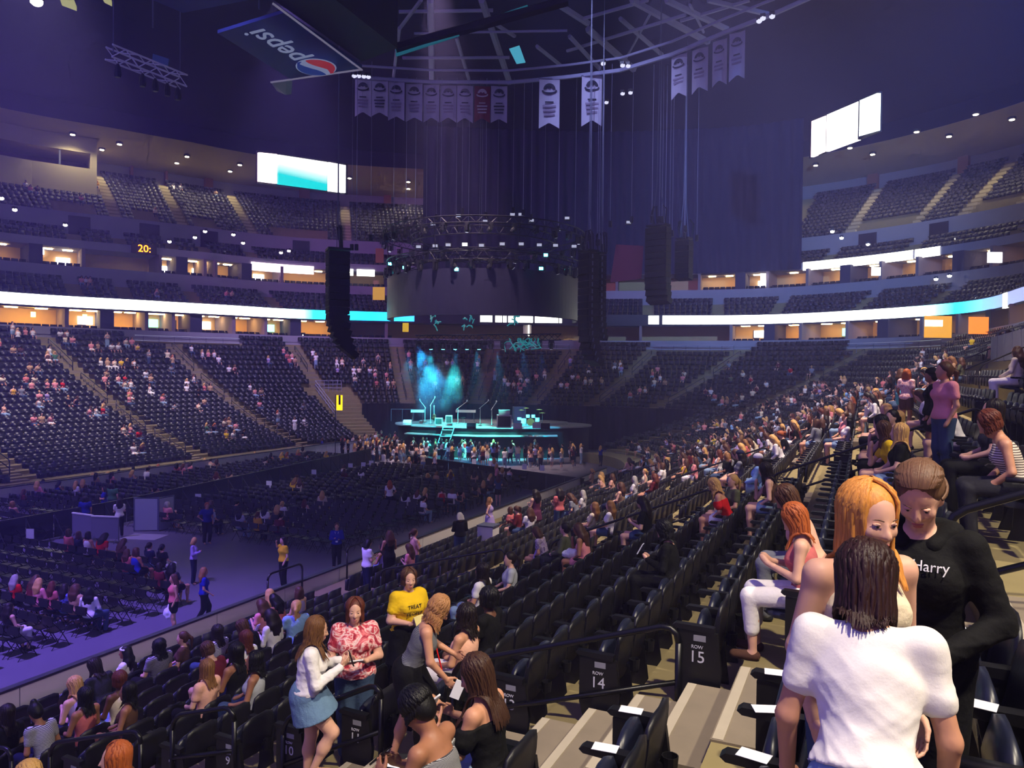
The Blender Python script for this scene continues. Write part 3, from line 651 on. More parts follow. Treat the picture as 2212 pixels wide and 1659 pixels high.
# ---- loge rows and upper deck
def loge_line(u, k): return up(u, 7.6 + .95*(np.asarray(k)-1))
def loge_z(k): return 18.9 + .55*(np.asarray(k, float)-1)
rows = []
for k in range(1, 4): rows += [list(lift(loge_line(uA, np.full_like(uA, k-.6)), loge_z(k))), list(lift(loge_line(uA, np.full_like(uA, k+.4)), loge_z(k)))]
b = MB(); b.grid(rows); struct(b.build('floor_loge_terrace', M_CONC))
loft('wall_upper_front', uA, [(9.9, 19.9), (9.9, 22.3), (10.2, 22.3), (10.2, 22.0)], M_WALL)
def deck_line(u, k): return up(u, 10.9 + .80*(np.asarray(k)-1))
def deck_z(k): return 22.0 + .50*(np.asarray(k, float)-1)
ND = 14; rows = []
for k in range(1, ND+1): rows += [list(lift(deck_line(uA, np.full_like(uA, k-.6)), deck_z(k))), list(lift(deck_line(uA, np.full_like(uA, k+.4 if k < ND else k+1.6)), deck_z(k)))]
b = MB(); b.grid(rows); struct(b.build('floor_upper_terrace', M_CONC))
loft('wall_upper_back', uA, [(22.3, 28.0), (22.3, 31.0)], M_WALL)
loft('ceiling_soffit', uA, [(22.6, 30.35), (12.0, 31.7)], M_CREAM, 'cream soffit over the upper stand with downlights')
# pilasters on the back wall of the upper deck
M_PIL = mat('pilaster_copper', (.58, .36, .26), .7)
for i, uu in enumerate((12.2, 11.35, 10.55, 9.95, 9.42, 9.02, 8.6, 5.9, 5.55, 5.3, 4.9)):
    ua = np.array([uu-.02, uu+.02]); p = up(ua, np.array([21.7, 21.7])); q = up(ua, np.array([22.5, 22.5])); b = MB()
    b.prism([p[0], p[1], q[1], q[0]], 27.5, 31.3); o = b.build('column_upper', M_PIL); struct(o)
# roof: from the soffit edge up and in, then a flat dark deck
cen = np.array([-28., 34.])
def inn(u, t, z): p = up(u, np.full_like(u, 12.0)); return lift(p + (cen-p)*t, z)
uR = US(0, 14, .1); b = MB()
b.grid([list(inn(uR, 0, 31.7)), list(inn(uR, 0, 33.5)), list(inn(uR, .30, 37.5)), list(inn(uR, .62, 40.0)), list(inn(uR, 1.0, 41.5))]); struct(b.build('roof', M_ROOF), 'dark roof deck high above the arena')

# big black curtain masking the upper end
u = US(6.02, 8.42, .012); n = len(u); wob = .16*np.sin(np.arange(n)*1.25)
b = MB(); b.grid([list(lift(up(u, 5.9+wob), 18.45)), list(lift(up(u, 5.9+wob*1.1), 24)), list(lift(up(u, 5.9+wob*.9), 35.5))])
tag(b.build('curtain', mat('curtain_navy_black', (.12, .13, .24), .95, .15, .5), smooth=True), 'huge dark curtain hanging across the upper seats behind the stage', 'curtain')
# press box on the left of the upper deck
def box_between(name, u0, u1, d0, d1, z0, z1, m, parent=None, n=6):
    uu = np.linspace(u0, u1, n); A = up(uu, np.full(n, d0)); B = up(uu[::-1], np.full(n, d1)); b = MB(); b.prism([tuple(p) for p in np.concatenate([A, B])][::-1], z0, z1); o = b.build(name, m, parent); return o
pb = empty('press_box', (0, 0, 0)); tag(pb, 'cream press box with a long dark opening beneath the soffit', 'press box')
box_between('wall_panel', 11.27, 13.2, 15.5, 22, 24.6, 28.0, M_CREAM, pb); box_between('roof_panel', 11.27, 13.2, 15.5, 22, 29.6, 31.2, M_CREAM, pb)
box_between('end_post', 11.27, 11.33, 15.5, 22, 28.0, 29.6, M_CREAM, pb); box_between('back_panel', 11.33, 13.2, 20.5, 22, 28.0, 29.6, mat('press_box_inside', (.36, .20, .12), .8), pb)
box_between('window_post', 11.52, 11.53, 15.6, 15.8, 28.0, 29.6, M_STEEL, pb); box_between('desk', 11.4, 13.2, 16.6, 18.0, 28.0, 28.25, mat('press_desk', (.5, .32, .18), .6), pb)
# ---- suite partitions, rooms, screens, lamps
LAMP_WARM = emit('lamp_warm', (1.0, .80, .48), 40); LAMP_WARM2 = emit('lamp_warm_soft', (1.0, .84, .58), 26)
SCREEN_W = emit('screen_white', (.95, .93, .98), 5.0); SCREEN_T = emit('screen_teal', (.55, .95, .95), 3.0)
SUITE_TV = []
def put_box(name, uu, d, z, size, m, parent=None, yaw=0.0):
    """box standing on the ring at (uu, d), width along the ring"""
    p = up(np.array([uu-.004, uu+.004]), np.array([d, d])); t = p[1]-p[0]; a = math.atan2(t[1], t[0]); c = p.mean(0)
    b = MB(); b.box((0, 0, 0), size); o = b.build(name, m, parent); o.location = (c[0], c[1], z); o.rotation_euler = (0, 0, a+yaw); return o
lowcols = [12.45, 12.0, 11.62, 11.33, 10.98, 10.66, 10.32, 9.85, 9.5, 9.22, 8.92, 8.62, 7.35, 7.05, 6.4, 6.12, 5.9, 5.62, 5.42, 5.2, 4.95, 4.6, 4.2, 3.8]
for i, uu in enumerate(lowcols):
    wide = i % 3 == 0
    o = put_box('column_suite', uu, 2.6, 11.12, (1.1 if wide else .3, 4.6, 2.44), M_DARKCOL if wide else mat('suite_partition', (.52, .46, .48), .8)); struct(o)
for i in range(len(lowcols)-1):
    a, c2 = lowcols[i+1], lowcols[i]; 
    if a < 8.7 and c2 > 6.5: continue
    w = (c2-a); r = random.random(); um = (a+c2)/2
    for q in ((.3, .7) if w > .25 else (.5,)):
        s = put_box('ceiling_lamp', a+w*q, 3.0, 12.29, (.9, .5, .08), LAMP_WARM if i % 2 else LAMP_WARM2); tag(s, 'warm ceiling light in the lower suites, %s from the left' % ordw(2*i+(1 if q < .5 else 2)), 'ceiling light', 'suite ceiling lights')
    if i % 2 == 0:
        s = put_box('wall_screen', a+w*.42, 4.88, 11.5, (1.25, .10, .75), SCREEN_W if i % 4 else SCREEN_T); tag(s, 'glowing television in the lower suites, %s room from the left' % ordw(i+1), 'television', 'suite televisions')
    if i % 3 != 2:
        s = put_box('serving_counter', um, 3.9, 10.42, (min(1.6, w*5), .6, 1.04), mat('suite_counter', (.36, .24, .18), .6)); tag(s, 'brown serving counter in the lower suites, %s room from the left' % ordw(i+1), 'counter', 'suite counters')
    else:
        s = put_box('framed_picture', um, 4.9, 11.45, (.7, .06, .9), mat('picture_dark', (.25, .22, .26), .5)); tag(s, 'dark framed picture in the lower suites, %s room from the left' % ordw(i+1), 'picture', 'suite pictures')
upcols = [12.6, 12.15, 11.72, 11.45, 10.62, 10.3, 9.98, 9.78, 9.47, 9.22, 8.9, 8.6, 7.2, 6.62, 6.36, 6.2, 5.98, 5.78, 5.6, 5.42, 5.22, 5.05, 4.8]
for i, uu in enumerate(upcols):
    wide = i % 3 == 2
    o = put_box('column_suite', uu, 8.4, 17.2, (1.1 if wide else .3, 4.2, 2.42), M_DARKCOL if wide else mat('suite_partition', (.52, .46, .48), .8)); struct(o)
for i in range(len(upcols)-1):
    a, c2 = upcols[i+1], upcols[i]; w = c2-a
    if w > .5: continue
    if a < 8.7 and c2 > 7.3: continue
    for q in ((.3, .7) if w > .25 else (.5,)):
        s = put_box('ceiling_lamp', a+w*q, 8.6, 18.34, (.8, .4, .08), LAMP_WARM2); tag(s, 'warm ceiling light in the upper suites, %s from the left' % ordw(2*i+(1 if q < .5 else 2)), 'ceiling light', 'upper suite ceiling lights')
    if i % 2 == 0:
        s = put_box('wall_screen', a+w*.35, 10.28, 17.45, (1.2, .10, .72), SCREEN_W); tag(s, 'glowing television in the upper suites, %s room from the left' % ordw(i+1), 'television', 'upper suite televisions')
    s = put_box('serving_counter', a+w*.5, 9.6, 16.5, (min(1.4, w*4), .6, 1.0), mat('suite_counter', (.36, .24, .18), .6)); tag(s, 'brown serving counter in the upper suites, %s room from the left' % ordw(i+1), 'counter', 'upper suite counters')
# suite wall lamps seen left
for x in (82, 192):
    p = at_z(x, 666, 11.75); d0 = None
    uu = np.interp(x, [-2, 184, 314], [12, 11.5, 11]); s = put_box('wall_lamp', uu, 3.2, 11.75, (.32, .25, .42), emit('sconce', (1., .82, .42), 30)); tag(s, 'bright yellow wall lamp in the lower suite, %s of the pair' % ('first' if x < 100 else 'second'), 'wall lamp')
# ------------------------------------------------------------------ LED ribbons and screens
def ribbon(name, u0, u1, d, z0, z1, m, label, cat='led board', n=None):
    n = n or max(3, int((u1-u0)/.03)); uu = np.linspace(u0, u1, n); A = up(uu, np.full(n, d)); B = up(uu, np.full(n, d+.12)); b = MB()
    b.grid([list(lift(A, z0)), list(lift(A, z1)), list(lift(B, z1)), list(lift(B, z0)), list(lift(A, z0))]); o = b.build(name, m); return tag(o, label, cat)
def led(name, stops, strength=3.0):
    """LED picture: colours run along the board (object-space angle about the arena centre)"""
    m, nt, b = _nt(name); N, L = nt.nodes, nt.links; tc = N.new('ShaderNodeTexCoord'); sx = N.new('ShaderNodeSeparateXYZ'); L.new(tc.outputs['Object'], sx.inputs[0])
    ay = N.new('ShaderNodeMath'); ay.operation = 'SUBTRACT'; L.new(sx.outputs[1], ay.inputs[0]); ay.inputs[1].default_value = 20.
    ax = N.new('ShaderNodeMath'); ax.operation = 'ADD'; L.new(sx.outputs[0], ax.inputs[0]); ax.inputs[1].default_value = 27.
    at = N.new('ShaderNodeMath'); at.operation = 'ARCTAN2'; L.new(ay.outputs[0], at.inputs[0]); L.new(ax.outputs[0], at.inputs[1])
    mp = N.new('ShaderNodeMapRange'); mp.inputs[1].default_value = 0; mp.inputs[2].default_value = math.pi; L.new(at.outputs[0], mp.inputs[0])
    r = N.new('ShaderNodeValToRGB'); e = r.color_ramp.elements; e[0].position = stops[0][0]; e[0].color = (*lin(stops[0][1]), 1); e[1].position = stops[-1][0]; e[1].color = (*lin(stops[-1][1]), 1)
    for p, c in stops[1:-1]: q = e.new(p); q.color = (*lin(c), 1)
    L.new(mp.outputs[0], r.inputs[0]); L.new(r.outputs[0], b.inputs['Emission Color']); b.inputs['Emission Strength'].default_value = strength; b.inputs['Base Color'].default_value = (.02, .02, .02, 1)
    return m
def ang(u):
    p = ring(np.array([u]), np.zeros((1, 1)))[0]; return math.atan2(p[1]-20, p[0]+27)/math.pi
W, CY_, BL, GR = (1, 1, 1), (.0, .78, .85), (.25, .45, .85), (.36, .38, .60)
M_RL = led('ribbon_picture_white', sorted([(ang(12.8), (1, .98, 1)), (ang(11.4), (.96, .99, 1)), (ang(10.2), (1, 1, .98)), (ang(9.35), (.90, 1, 1)), (ang(9.1), (.10, .86, .92)), (ang(8.7), (.05, .62, .88)), (ang(8.45), (.15, .45, .80))]), 5.0)
ribbon('ribbon_board', 8.47, 13.6, 0, 12.37, 13.30, M_RL, 'long glowing white ribbon board turning cyan, opposite stand')
M_RR = led('ribbon_picture_blue', sorted([(ang(7.0), (1, 1, 1)), (ang(5.35), (.97, 1, 1)), (ang(5.12), (.45, .92, .93)), (ang(4.98), (.0, .85, .87)), (ang(4.75), (.30, .48, .75)), (ang(4.35), (.36, .38, .60)), (ang(3.6), (.36, .38, .60))]), 4.2)
ribbon('ribbon_board', 3.3, 6.90, 0, 12.37, 13.30, M_RR, 'long glowing white ribbon board ending in turquoise, near stand')
ribbon('ribbon_board', 6.925, 7.0, 0, 12.37, 13.30, emit('ribbon_plain_white', (1, 1, 1), 3), 'short white end piece of the ribbon board beside the hanging speaker')
for i, (xa, xb) in enumerate(((1034, 1050), (1050, 1062), (1069, 1084), (1086, 1094), (1097, 1112), (1113, 1150), (1154, 1205), (1207, 1213))):
    ua, ub = np.interp([xb, xa], [883, 1076, 1243, 1401][::1], [8.5, 8.0, 7.5, 7.0]); 
    ribbon('ribbon_board', ua, ub, 0, 12.45, 13.15, emit('ribbon_plain_white', (1, 1, 1), 3), 'white lit ribbon board segment under the stage screen, %s from the left' % ordw(i+1), n=4)
P_ = emit('ribbon_pink', (1, .88, .98), 3.2)
ribbon('ribbon_board', 9.03, 9.43, 6.5, 17.75, 18.65, P_, 'pinkish white upper ribbon board beside the hanging speaker')
ribbon('ribbon_board', 8.68, 8.78, 6.5, 17.8, 18.55, emit('ribbon_plain_white', (1, 1, 1), 3), 'short white upper ribbon board by the round stage screen')
ribbon('ribbon_board', 8.80, 8.84, 6.5, 17.8, 18.55, emit('ribbon_plain_white', (1, 1, 1), 3), 'small white square of the upper ribbon board')
ribbon('ribbon_board', 5.46, 6.02, 6.5, 18.3, 19.2, emit('ribbon_plain_white', (1, 1, 1), 3), 'bright white upper ribbon board over the near suites')
ribbon('ribbon_board', 5.33, 5.45, 6.5, 18.35, 19.2, emit('ribbon_plain_white', (1, 1, 1), 3), 'end piece of the bright white upper ribbon board')
s = put_box('wall_screen', 4.36, .05, 12.75, (1.0, .2, 1.1), emit('ribbon_plain_white', (1, 1, 1), 3)); tag(s, 'bright white screen on the ribbon fascia at the edge of the view', 'screen')
# hanging end scoreboards (three panels each)
def quad_panel(name, px, s0, s1, parent, m, thick=.25):
    """px: four image corners (tl, tr, br, bl) laid on a vertical plane running from depth s0 to s1"""
    tl = at_d(*px[0], s0); tr = at_d(*px[1], s1); bl = at_d(*px[3], s0); br = at_d(*px[2], s1); bl[:2] = tl[:2]; br[:2] = tr[:2]
    t = tr-tl; n = np.array([t[1], -t[0], 0]); n /= np.linalg.norm(n); n *= 1 if n @ (CAM-tl) > 0 else -1
    b = MB(); P = [tl, tr, br, bl]; b.add(P + [p - n*thick for p in P], [(0, 1, 2, 3), (7, 6, 5, 4), (0, 4, 5, 1), (1, 5, 6, 2), (2, 6, 7, 3), (3, 7, 4, 0)]); return b.build(name, m, parent)
def screen_picture(name, bottom, top_, strength):
    m, nt, b = _nt(name); N, L = nt.nodes, nt.links; tc = N.new('ShaderNodeTexCoord'); sx = N.new('ShaderNodeSeparateXYZ'); L.new(tc.outputs['Generated'], sx.inputs[0]); r = N.new('ShaderNodeValToRGB'); e = r.color_ramp.elements
    e[0].position = .30; e[0].color = (*lin(bottom), 1); e[1].position = .80; e[1].color = (*lin(top_), 1); L.new(sx.outputs[2], r.inputs[0]); L.new(r.outputs[0], b.inputs['Emission Color']); b.inputs['Emission Strength'].default_value = strength; b.inputs['Base Color'].default_value = (.02,)*3 + (1,); return m
sb = empty('end_scoreboard', (0, 0, 0)); tag(sb, 'glowing three panel scoreboard with teal picture beside the curtain', 'scoreboard')
SW, SP = emit('score_white', (1, .98, 1), 2.6), emit('score_pinkwhite', (1, .90, .95), 2.6)
quad_panel('side_panel', [(560, 329), (599, 333), (599, 396), (560, 391)], 66, 67.5, sb, SP)
quad_panel('main_panel', [(602, 334), (707, 350), (707, 411), (602, 397)], 67.6, 71.6, sb, screen_picture('score_teal_picture', (.0, .68, .72), (1, 1, 1), 1.6))
quad_panel('side_panel', [(710, 350), (747, 357), (747, 416), (710, 412)], 71.7, 73.0, sb, SW)
quad_panel('backing', [(556, 325), (751, 353), (751, 420), (556, 395)], 66.3, 73.6, sb, mat('scoreboard_case', (.08, .08, .1), .6))
sb2 = empty('end_scoreboard', (0, 0, 0)); tag(sb2, 'glowing white three panel scoreboard under the soffit, near stand', 'scoreboard')
quad_panel('side_panel', [(1753, 262), (1783, 250), (1783, 327), (1753, 339)], 62, 60, sb2, SP)
quad_panel('main_panel', [(1786, 248), (1854, 219), (1854, 302), (1786, 327)], 59.8, 55.4, sb2, SW)
quad_panel('side_panel', [(1857, 217), (1895, 201), (1895, 281), (1857, 294)], 55.2, 52.6, sb2, emit('score_bluewhite', (.93, .99, 1), 2.6))
quad_panel('backing', [(1749, 260), (1899, 197), (1899, 284), (1749, 342)], 62.7, 52.8, sb2, mat('scoreboard_case', (.08, .08, .1), .6))
# red clock digits
ck = empty('shot_clock', (0, 0, 0)); tag(ck, 'red and amber digital counter on the loge fascia', 'clock')
uu = 10.83
put_box('case', uu, 6.45, 18.85, (2.3, .2, .95), mat('clock_case', (.16, .02, .03), .6), ck)
p = up(np.array([uu-.004, uu+.004]), np.array([6.3, 6.3])); t = p[0]-p[1]; a = math.atan2(t[1], t[0]); c0 = p.mean(0)
me = text_mesh('20:', 1.0, .02); o = obj('digits', me, emit('clock_digits', (1, .55, .06), 5), ck); o.location = (c0[0], c0[1], 18.85); o.rotation_euler = (math.pi/2, 0, a+math.pi)
if ((o.matrix_world if False else Matrix.Rotation(a+math.pi, 3, 'Z')) @ Vector((0, -1, 0))).dot(Vector((CAM[0]-c0[0], CAM[1]-c0[1], 0))) < 0: o.rotation_euler = (math.pi/2, 0, a)
# downlights in the soffit and small lights of the stands
M_DL = emit('downlight', (1, .93, .80), 22); M_DLB = mat('downlight_can', (.25, .23, .2), .5)
DLPX = [(157, 287), (220, 320), (258, 308), (382, 349), (404, 335), (497, 367), (518, 353), (755, 382), (882, 390), (882, 405), (2108, 243), (2186, 254), (1980, 281), (2050, 291), (1885, 330), (1836, 316), (1762, 354)]
DLM = MB().lathe([(.22, -.05), (.22, .02), (.30, .04), (.30, .14)], 10).mesh('lens'); DLC = MB().lathe([(.34, 0), (.36, .2), (.2, .3)], 10).mesh('can')
DLM.materials.append(M_DL); DLC.materials.append(M_DLB)
for i, (x, y) in enumerate(DLPX):
    dx = ray(x, y); 
    # hit the soffit: search along the ray for its height
    best = min(np.linspace(40, 110, 400), key=lambda s: abs((CAM+dx*s)[2] - (31.0 if x < 1500 else 31.0)))
    P = CAM + dx*best; r_ = empty('downlight', (P[0], P[1], P[2]-.18)); tag(r_, 'round bright downlight in the cream soffit, %s along the %s stand' % (ordw(i+1 if i < 10 else i-9), 'opposite' if i < 10 else 'near'), 'downlight')
    obj('lens', DLM, None, r_); obj('can', DLC, None, r_); lamp('SPOT', (P[0], P[1], P[2]-.45), (P[0], P[1], 0), (1, .86, .68), 520, .2, 150, .6, 'downlight_beam')
M_AL = emit('small_flood', (1, .97, .92), 16)
ALPX = [(3, 427, 10, 20), (32, 452, 10, 20), (141, 485, 9, 20), (366, 521, 9, 19.5), (421, 512, 9, 20), (443, 499, 9, 20.5), (504, 506, 9, 20.5), (525, 524, 9, 20), (607, 545, 8, 19.4), (624, 541, 8, 19.6), (224, 585, 5.6, 16.6), (275, 590, 5.6, 16.6), (328, 596, 5.6, 16.6), (400, 600, 5.6, 16.6), (420, 609, 5.6, 16.2), (660, 617, 5.6, 16.4), (668, 621, 5.6, 16.2), (1798, 499, 9, 20), (1818, 513, 9, 20), (1875, 527, 9, 20), (2067, 515, 9, 20), (2022, 602, 5, 16), (2051, 595, 5, 16), (2175, 611, 5, 15.5), (2110, 643, 1, 13.7), (8, 700, 0, 10.9), (655, 723, 0, 10.8), (485, 615, 5.6, 16.3), (1232, 738, 0, 10.6)]
FL = MB().lathe([(.10, -.16), (.17, -.10), (.17, .02)], 8).mesh('lens'); FL.materials.append(M_AL); FB = MB().box((0, 0, .10), (.3, .3, .22)).mesh('housing'); FB.materials.append(mat('fixture_dark', (.12, .12, .14), .5))
for i, (x, y, d, z) in enumerate(ALPX):
    P = at_z(x, y, z); r_ = empty('flood_lamp', P); tag(r_, 'small white flood lamp on a stand front, %s of the set' % ordw(i+1), 'lamp', 'stand flood lamps'); obj('lens', FL, None, r_); obj('housing', FB, None, r_)
# ------------------------------------------------------------------ centre-hung scoreboard with underside signs
cs = empty('centre_scoreboard', (0, 0, 0)); tag(cs, 'huge dark centre hung scoreboard with blue soft drink sign panels', 'scoreboard')
M_CASE = mat('scoreboard_black', (.055, .055, .085), .6); M_PEP = mat('sign_blue', (.13, .20, .52), .5)
Ctl = at_z(600, 0, 25.2)
A1 = at_z(782, 146, 22.6); A2 = at_z(560, -6, 22.6); ed = A1-A2; ed /= np.linalg.norm(ed); side = np.array([-ed[1], ed[0], 0]); side *= 1 if side @ np.array([-1, -.3, 0]) > 0 else -1
# main body: dark box whose lower edge runs along the sign edge
wv_ = at_z(858, 118, 22.6) - A1; b = MB(); bodyP = [A1, A2 - ed*8, A2 - ed*8 + wv_, A1 + wv_]; cc_ = (bodyP[1]-bodyP[0])[0]*(bodyP[3]-bodyP[0])[1] - (bodyP[1]-bodyP[0])[1]*(bodyP[3]-bodyP[0])[0]
pp_ = [(p[0], p[1]) for p in bodyP]; b.prism(pp_ if cc_ > 0 else pp_[::-1], 22.9, 33.0); b.build('case', M_CASE, cs)
# sign panel lying under the body, tilted
Z3 = np.array([0, 0, 1.0])
o0 = at_z(782, 146, 22.6)
w1 = at_z(640, 171, 22.35); 
b = MB(); q = [at_z(782, 146, 22.6), at_z(612, 28, 22.6), at_z(470, 72, 22.35), at_z(628, 171, 22.35)]
b.add(q + [p + Z3*.15 for p in q], [(0, 1, 2, 3), (7, 6, 5, 4), (0, 4, 5, 1), (1, 5, 6, 2), (2, 6, 7, 3), (3, 7, 4, 0)]); b.build('sign_panel', M_PEP, cs)
b = MB(); q2 = [at_z(600, -12, 22.6), at_z(540, -40, 22.6), at_z(330, 0, 22.4), at_z(395, 28, 22.4)]; b.add(q2 + [p + Z3*.15 for p in q2], [(0, 1, 2, 3), (7, 6, 5, 4), (0, 4, 5, 1), (1, 5, 6, 2), (2, 6, 7, 3), (3, 7, 4, 0)]); b.build('sign_panel', M_PEP, cs)
b = MB(); b.tube([A1 - Z3*.12, at_z(590, 8, 22.5)], .05, 6); b.tube([at_z(782, 150, 22.45), at_z(585, 178, 22.3)], .05, 6); b.build('edge_trim', emit('edge_light', (.75, .72, .9), .22), cs)
# lettering and emblem under the panel (read from below)
dirx = q[1]-q[0]; dirx /= np.linalg.norm(dirx); nn = np.cross(q[1]-q[0], q[3]-q[0]); nn /= np.linalg.norm(nn); nn *= -1 if nn[2] > 0 else 1
diry = np.cross(nn, dirx)
def under(name, me, px, m, z=22.2, flip=1):
    P = at_z(px[0], px[1], z); o = obj(name, me, m, cs); X = dirx*flip; Y = np.cross(nn, X); o.matrix_world = Matrix(((X[0], Y[0], nn[0], P[0]), (X[1], Y[1], nn[1], P[1]), (X[2], Y[2], nn[2], P[2]), (0, 0, 0, 1))); return o
M_SIGNW = emit('sign_white', (.62, .66, .86), .35); 
under('lettering', text_mesh('pepsi', 1.65, .02), (599, 99), M_SIGNW)
pc = at_z(683, 146, 22.2); rr = .98
def disc(n=28): return [(rr*math.cos(2*math.pi*k/n), rr*math.sin(2*math.pi*k/n)) for k in range(n)]
b = MB(); b.prism(disc(), -.03, .0); under('emblem', b.mesh('emblem'), (683, 146), M_SIGNW)
def cap(lo, hi, sgn):
    top = [(x, .22*math.sin(x*2.2) + lo) for x in np.linspace(-rr*.93, rr*.93, 14)]; arc = [(rr*.93*math.cos(t), sgn*rr*.93*math.sin(t)) for t in np.linspace(.25, math.pi-.25, 14)]; return top + arc
b = MB(); b.prism(cap(-.22, 0, -1), .0, .02); under('emblem_red', b.mesh('emblem_red'), (683, 146), emit('sign_red', (.75, .15, .2), .35), 22.17)
b = MB(); b.prism(cap(.25, 0, 1), .0, .02); under('emblem_blue', b.mesh('emblem_blue'), (683, 146), emit('sign_blue2', (.12, .22, .6), .35), 22.17)
# little pyramid fin seen below the sign
b = MB(); q = [at_z(585, 177, 22.3), at_z(618, 174, 22.3), at_d(617, 205, 44), at_d(598, 197, 44)]; b.add(q + [p + np.array([.2, .25, .1]) for p in q], [(0, 1, 2, 3), (7, 6, 5, 4), (0, 4, 5, 1), (1, 5, 6, 2), (2, 6, 7, 3), (3, 7, 4, 0)]); b.build('corner_fin', mat('fin_slate', (.35, .38, .55), .6), cs)
for (x, y) in ((330, 60), (760, 60), (560, 20)):
    P = at_z(x, y, 30); b = MB(); b.tube([P, (P[0], P[1], 41)], .06, 5); b.build('hanger', M_STEEL, cs)
# lit yellow boards and lamp at the very top left
yb = MB(); q = [at_z(132, -4, 24), at_z(163, 24, 24), at_z(148, -14, 24), at_z(120, -12, 24)]
for n_, pts in enumerate([[(128, -6), (158, 4), (166, 24), (134, 12)], [(220, -4), (236, -8), (242, 14), (226, 6)]]):
    b = MB(); q = [at_z(x, y, 24.0) for x, y in pts]; b.add(q + [p + Z3*.2 for p in q], [(0, 1, 2, 3), (7, 6, 5, 4), (0, 4, 5, 1), (1, 5, 6, 2), (2, 6, 7, 3), (3, 7, 4, 0)])
    tag(b.build('hanging_sign', emit('sign_cream', (.80, .78, .55), .5)), ('larger' if n_ == 0 else 'smaller') + ' cream sign board hanging at the top corner of the view', 'sign')
r_ = empty('flood_lamp', at_z(79, 0, 25)); tag(r_, 'bright greenish flood lamp under the roof at the top corner', 'lamp'); o = obj('lens', FL, None, r_); o.scale = (1.6,)*3; o = obj('housing', FB, None, r_); o.scale = (1.6,)*3
# ------------------------------------------------------------------ box trusses
def truss(name, A, B, w, label, m=M_STEEL, r=.035, bays=None, cat='truss'):
    A, B = np.asarray(A, float), np.asarray(B, float); t = B-A; Ln = np.linalg.norm(t); t = t/Ln; s = np.cross(t, Z3); s /= np.linalg.norm(s); v = np.cross(s, t); root = empty(name, (0, 0, 0)); tag(root, label, cat)
    n = bays or max(3, int(Ln/w)); C = [(-1, -1), (1, -1), (1, 1), (-1, 1)]
    for cx, cy in C: b = MB(); b.tube([A + (s*cx + v*cy)*w/2, B + (s*cx + v*cy)*w/2], r, 5); b.build('chord', m, root)
    b = MB()
    for i in range(n):
        for f in range(4):
            c0, c1 = C[f], C[(f+1) % 4]
            if i % 2: c0, c1 = c1, c0
            P = A + t*Ln*i/n; Q = A + t*Ln*(i+1)/n; b.tube([P + (s*c0[0] + v*c0[1])*w/2, Q + (s*c1[0] + v*c1[1])*w/2], r*.6, 4, cap=False)
    o = b.build('bracing', m, root); o['kind'] = 'stuff'; return root
tr = truss('lighting_truss', at_d(235, 112, 34), at_d(397, 177, 37), .55, 'pale lighting truss hanging alone over the floor', mat('truss_alu', (.86, .88, .92), .45), .045)
for i, t_ in enumerate((.12, .45, .62, .78, .92)):
    P = at_d(235+162*t_, 112+65*t_, 34+3*t_) - Z3*.62; b = MB(); b.lathe([(.12, -.35), (.16, -.2), (.12, .1), (.05, .25)], 8); o = b.build('spotlight', mat('spot_black', (.06, .06, .07), .5), tr); o.location = P
for t_ in (.06, .95):
    P = at_d(235+162*t_, 112+65*t_, 34+3*t_); b = MB(); b.tube([P, (P[0], P[1], 36)], .03, 4); b.build('hanger', M_STEEL, tr)
o = put = MB(); q = [at_d(330, 116, 38), at_d(365, 127, 38), at_d(362, 148, 38), at_d(328, 137, 38)]
b = MB(); b.add(q + [p + AF*.1 for p in q], [(0, 1, 2, 3), (7, 6, 5, 4), (0, 4, 5, 1), (1, 5, 6, 2), (2, 6, 7, 3), (3, 7, 4, 0)]); tag(b.build('reflector_panel', mat('slate_panel', (.22, .36, .48), .7)), 'small slate blue panel hanging beside the pale truss', 'panel')
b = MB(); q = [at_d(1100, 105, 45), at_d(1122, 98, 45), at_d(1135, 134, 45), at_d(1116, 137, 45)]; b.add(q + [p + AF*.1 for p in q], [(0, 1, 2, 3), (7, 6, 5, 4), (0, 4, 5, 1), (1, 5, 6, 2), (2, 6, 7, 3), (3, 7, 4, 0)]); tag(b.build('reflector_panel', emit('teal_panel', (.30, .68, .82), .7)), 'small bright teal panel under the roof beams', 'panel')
# long dark roof beam with teal underside
tb = empty('catwalk_beam', (0, 0, 0)); tag(tb, 'long dark catwalk beam with teal lit edge tubes', 'beam')
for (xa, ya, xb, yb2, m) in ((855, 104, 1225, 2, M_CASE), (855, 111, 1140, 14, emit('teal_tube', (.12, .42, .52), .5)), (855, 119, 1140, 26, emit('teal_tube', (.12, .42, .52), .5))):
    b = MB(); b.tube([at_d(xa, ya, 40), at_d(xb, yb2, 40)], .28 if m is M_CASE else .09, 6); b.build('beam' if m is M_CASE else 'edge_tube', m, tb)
# roof steel: radial and cross members
RM = mat('roof_steel', (.62, .62, .74), .6)
ROOFPX = [((930, 0), (933, 180), .28), ((985, 80), (1012, 170), .16), ((1040, 0), (1100, 178), .28), ((1052, 40), (1112, 78), .16), ((862, 25), (1065, 22), .14), ((870, 125), (1100, 124), .14), ((860, 66), (910, 0), .14), ((850, 168), (863, 60), .14), ((895, 72), (1225, 66), .10), ((1208, 10), (1270, 50), .24), ((1270, 62), (1370, 150), .28), ((1230, 78), (1295, 148), .18), ((1340, 40), (1430, 118), .18), ((1365, 0), (1530, 90), .26), ((1225, 110), (1480, 32), .14), ((1260, 40), (1400, 0), .14), ((1440, 0), (1570, 62), .24), ((1210, 140), (1160, 100), .16), ((1470, 45), (1620, 0), .14), ((1530, 0), (1660, 30), .2), ((1405, 30), (1345, 140), .10), ((1490, 10), (1520, 70), .10)]
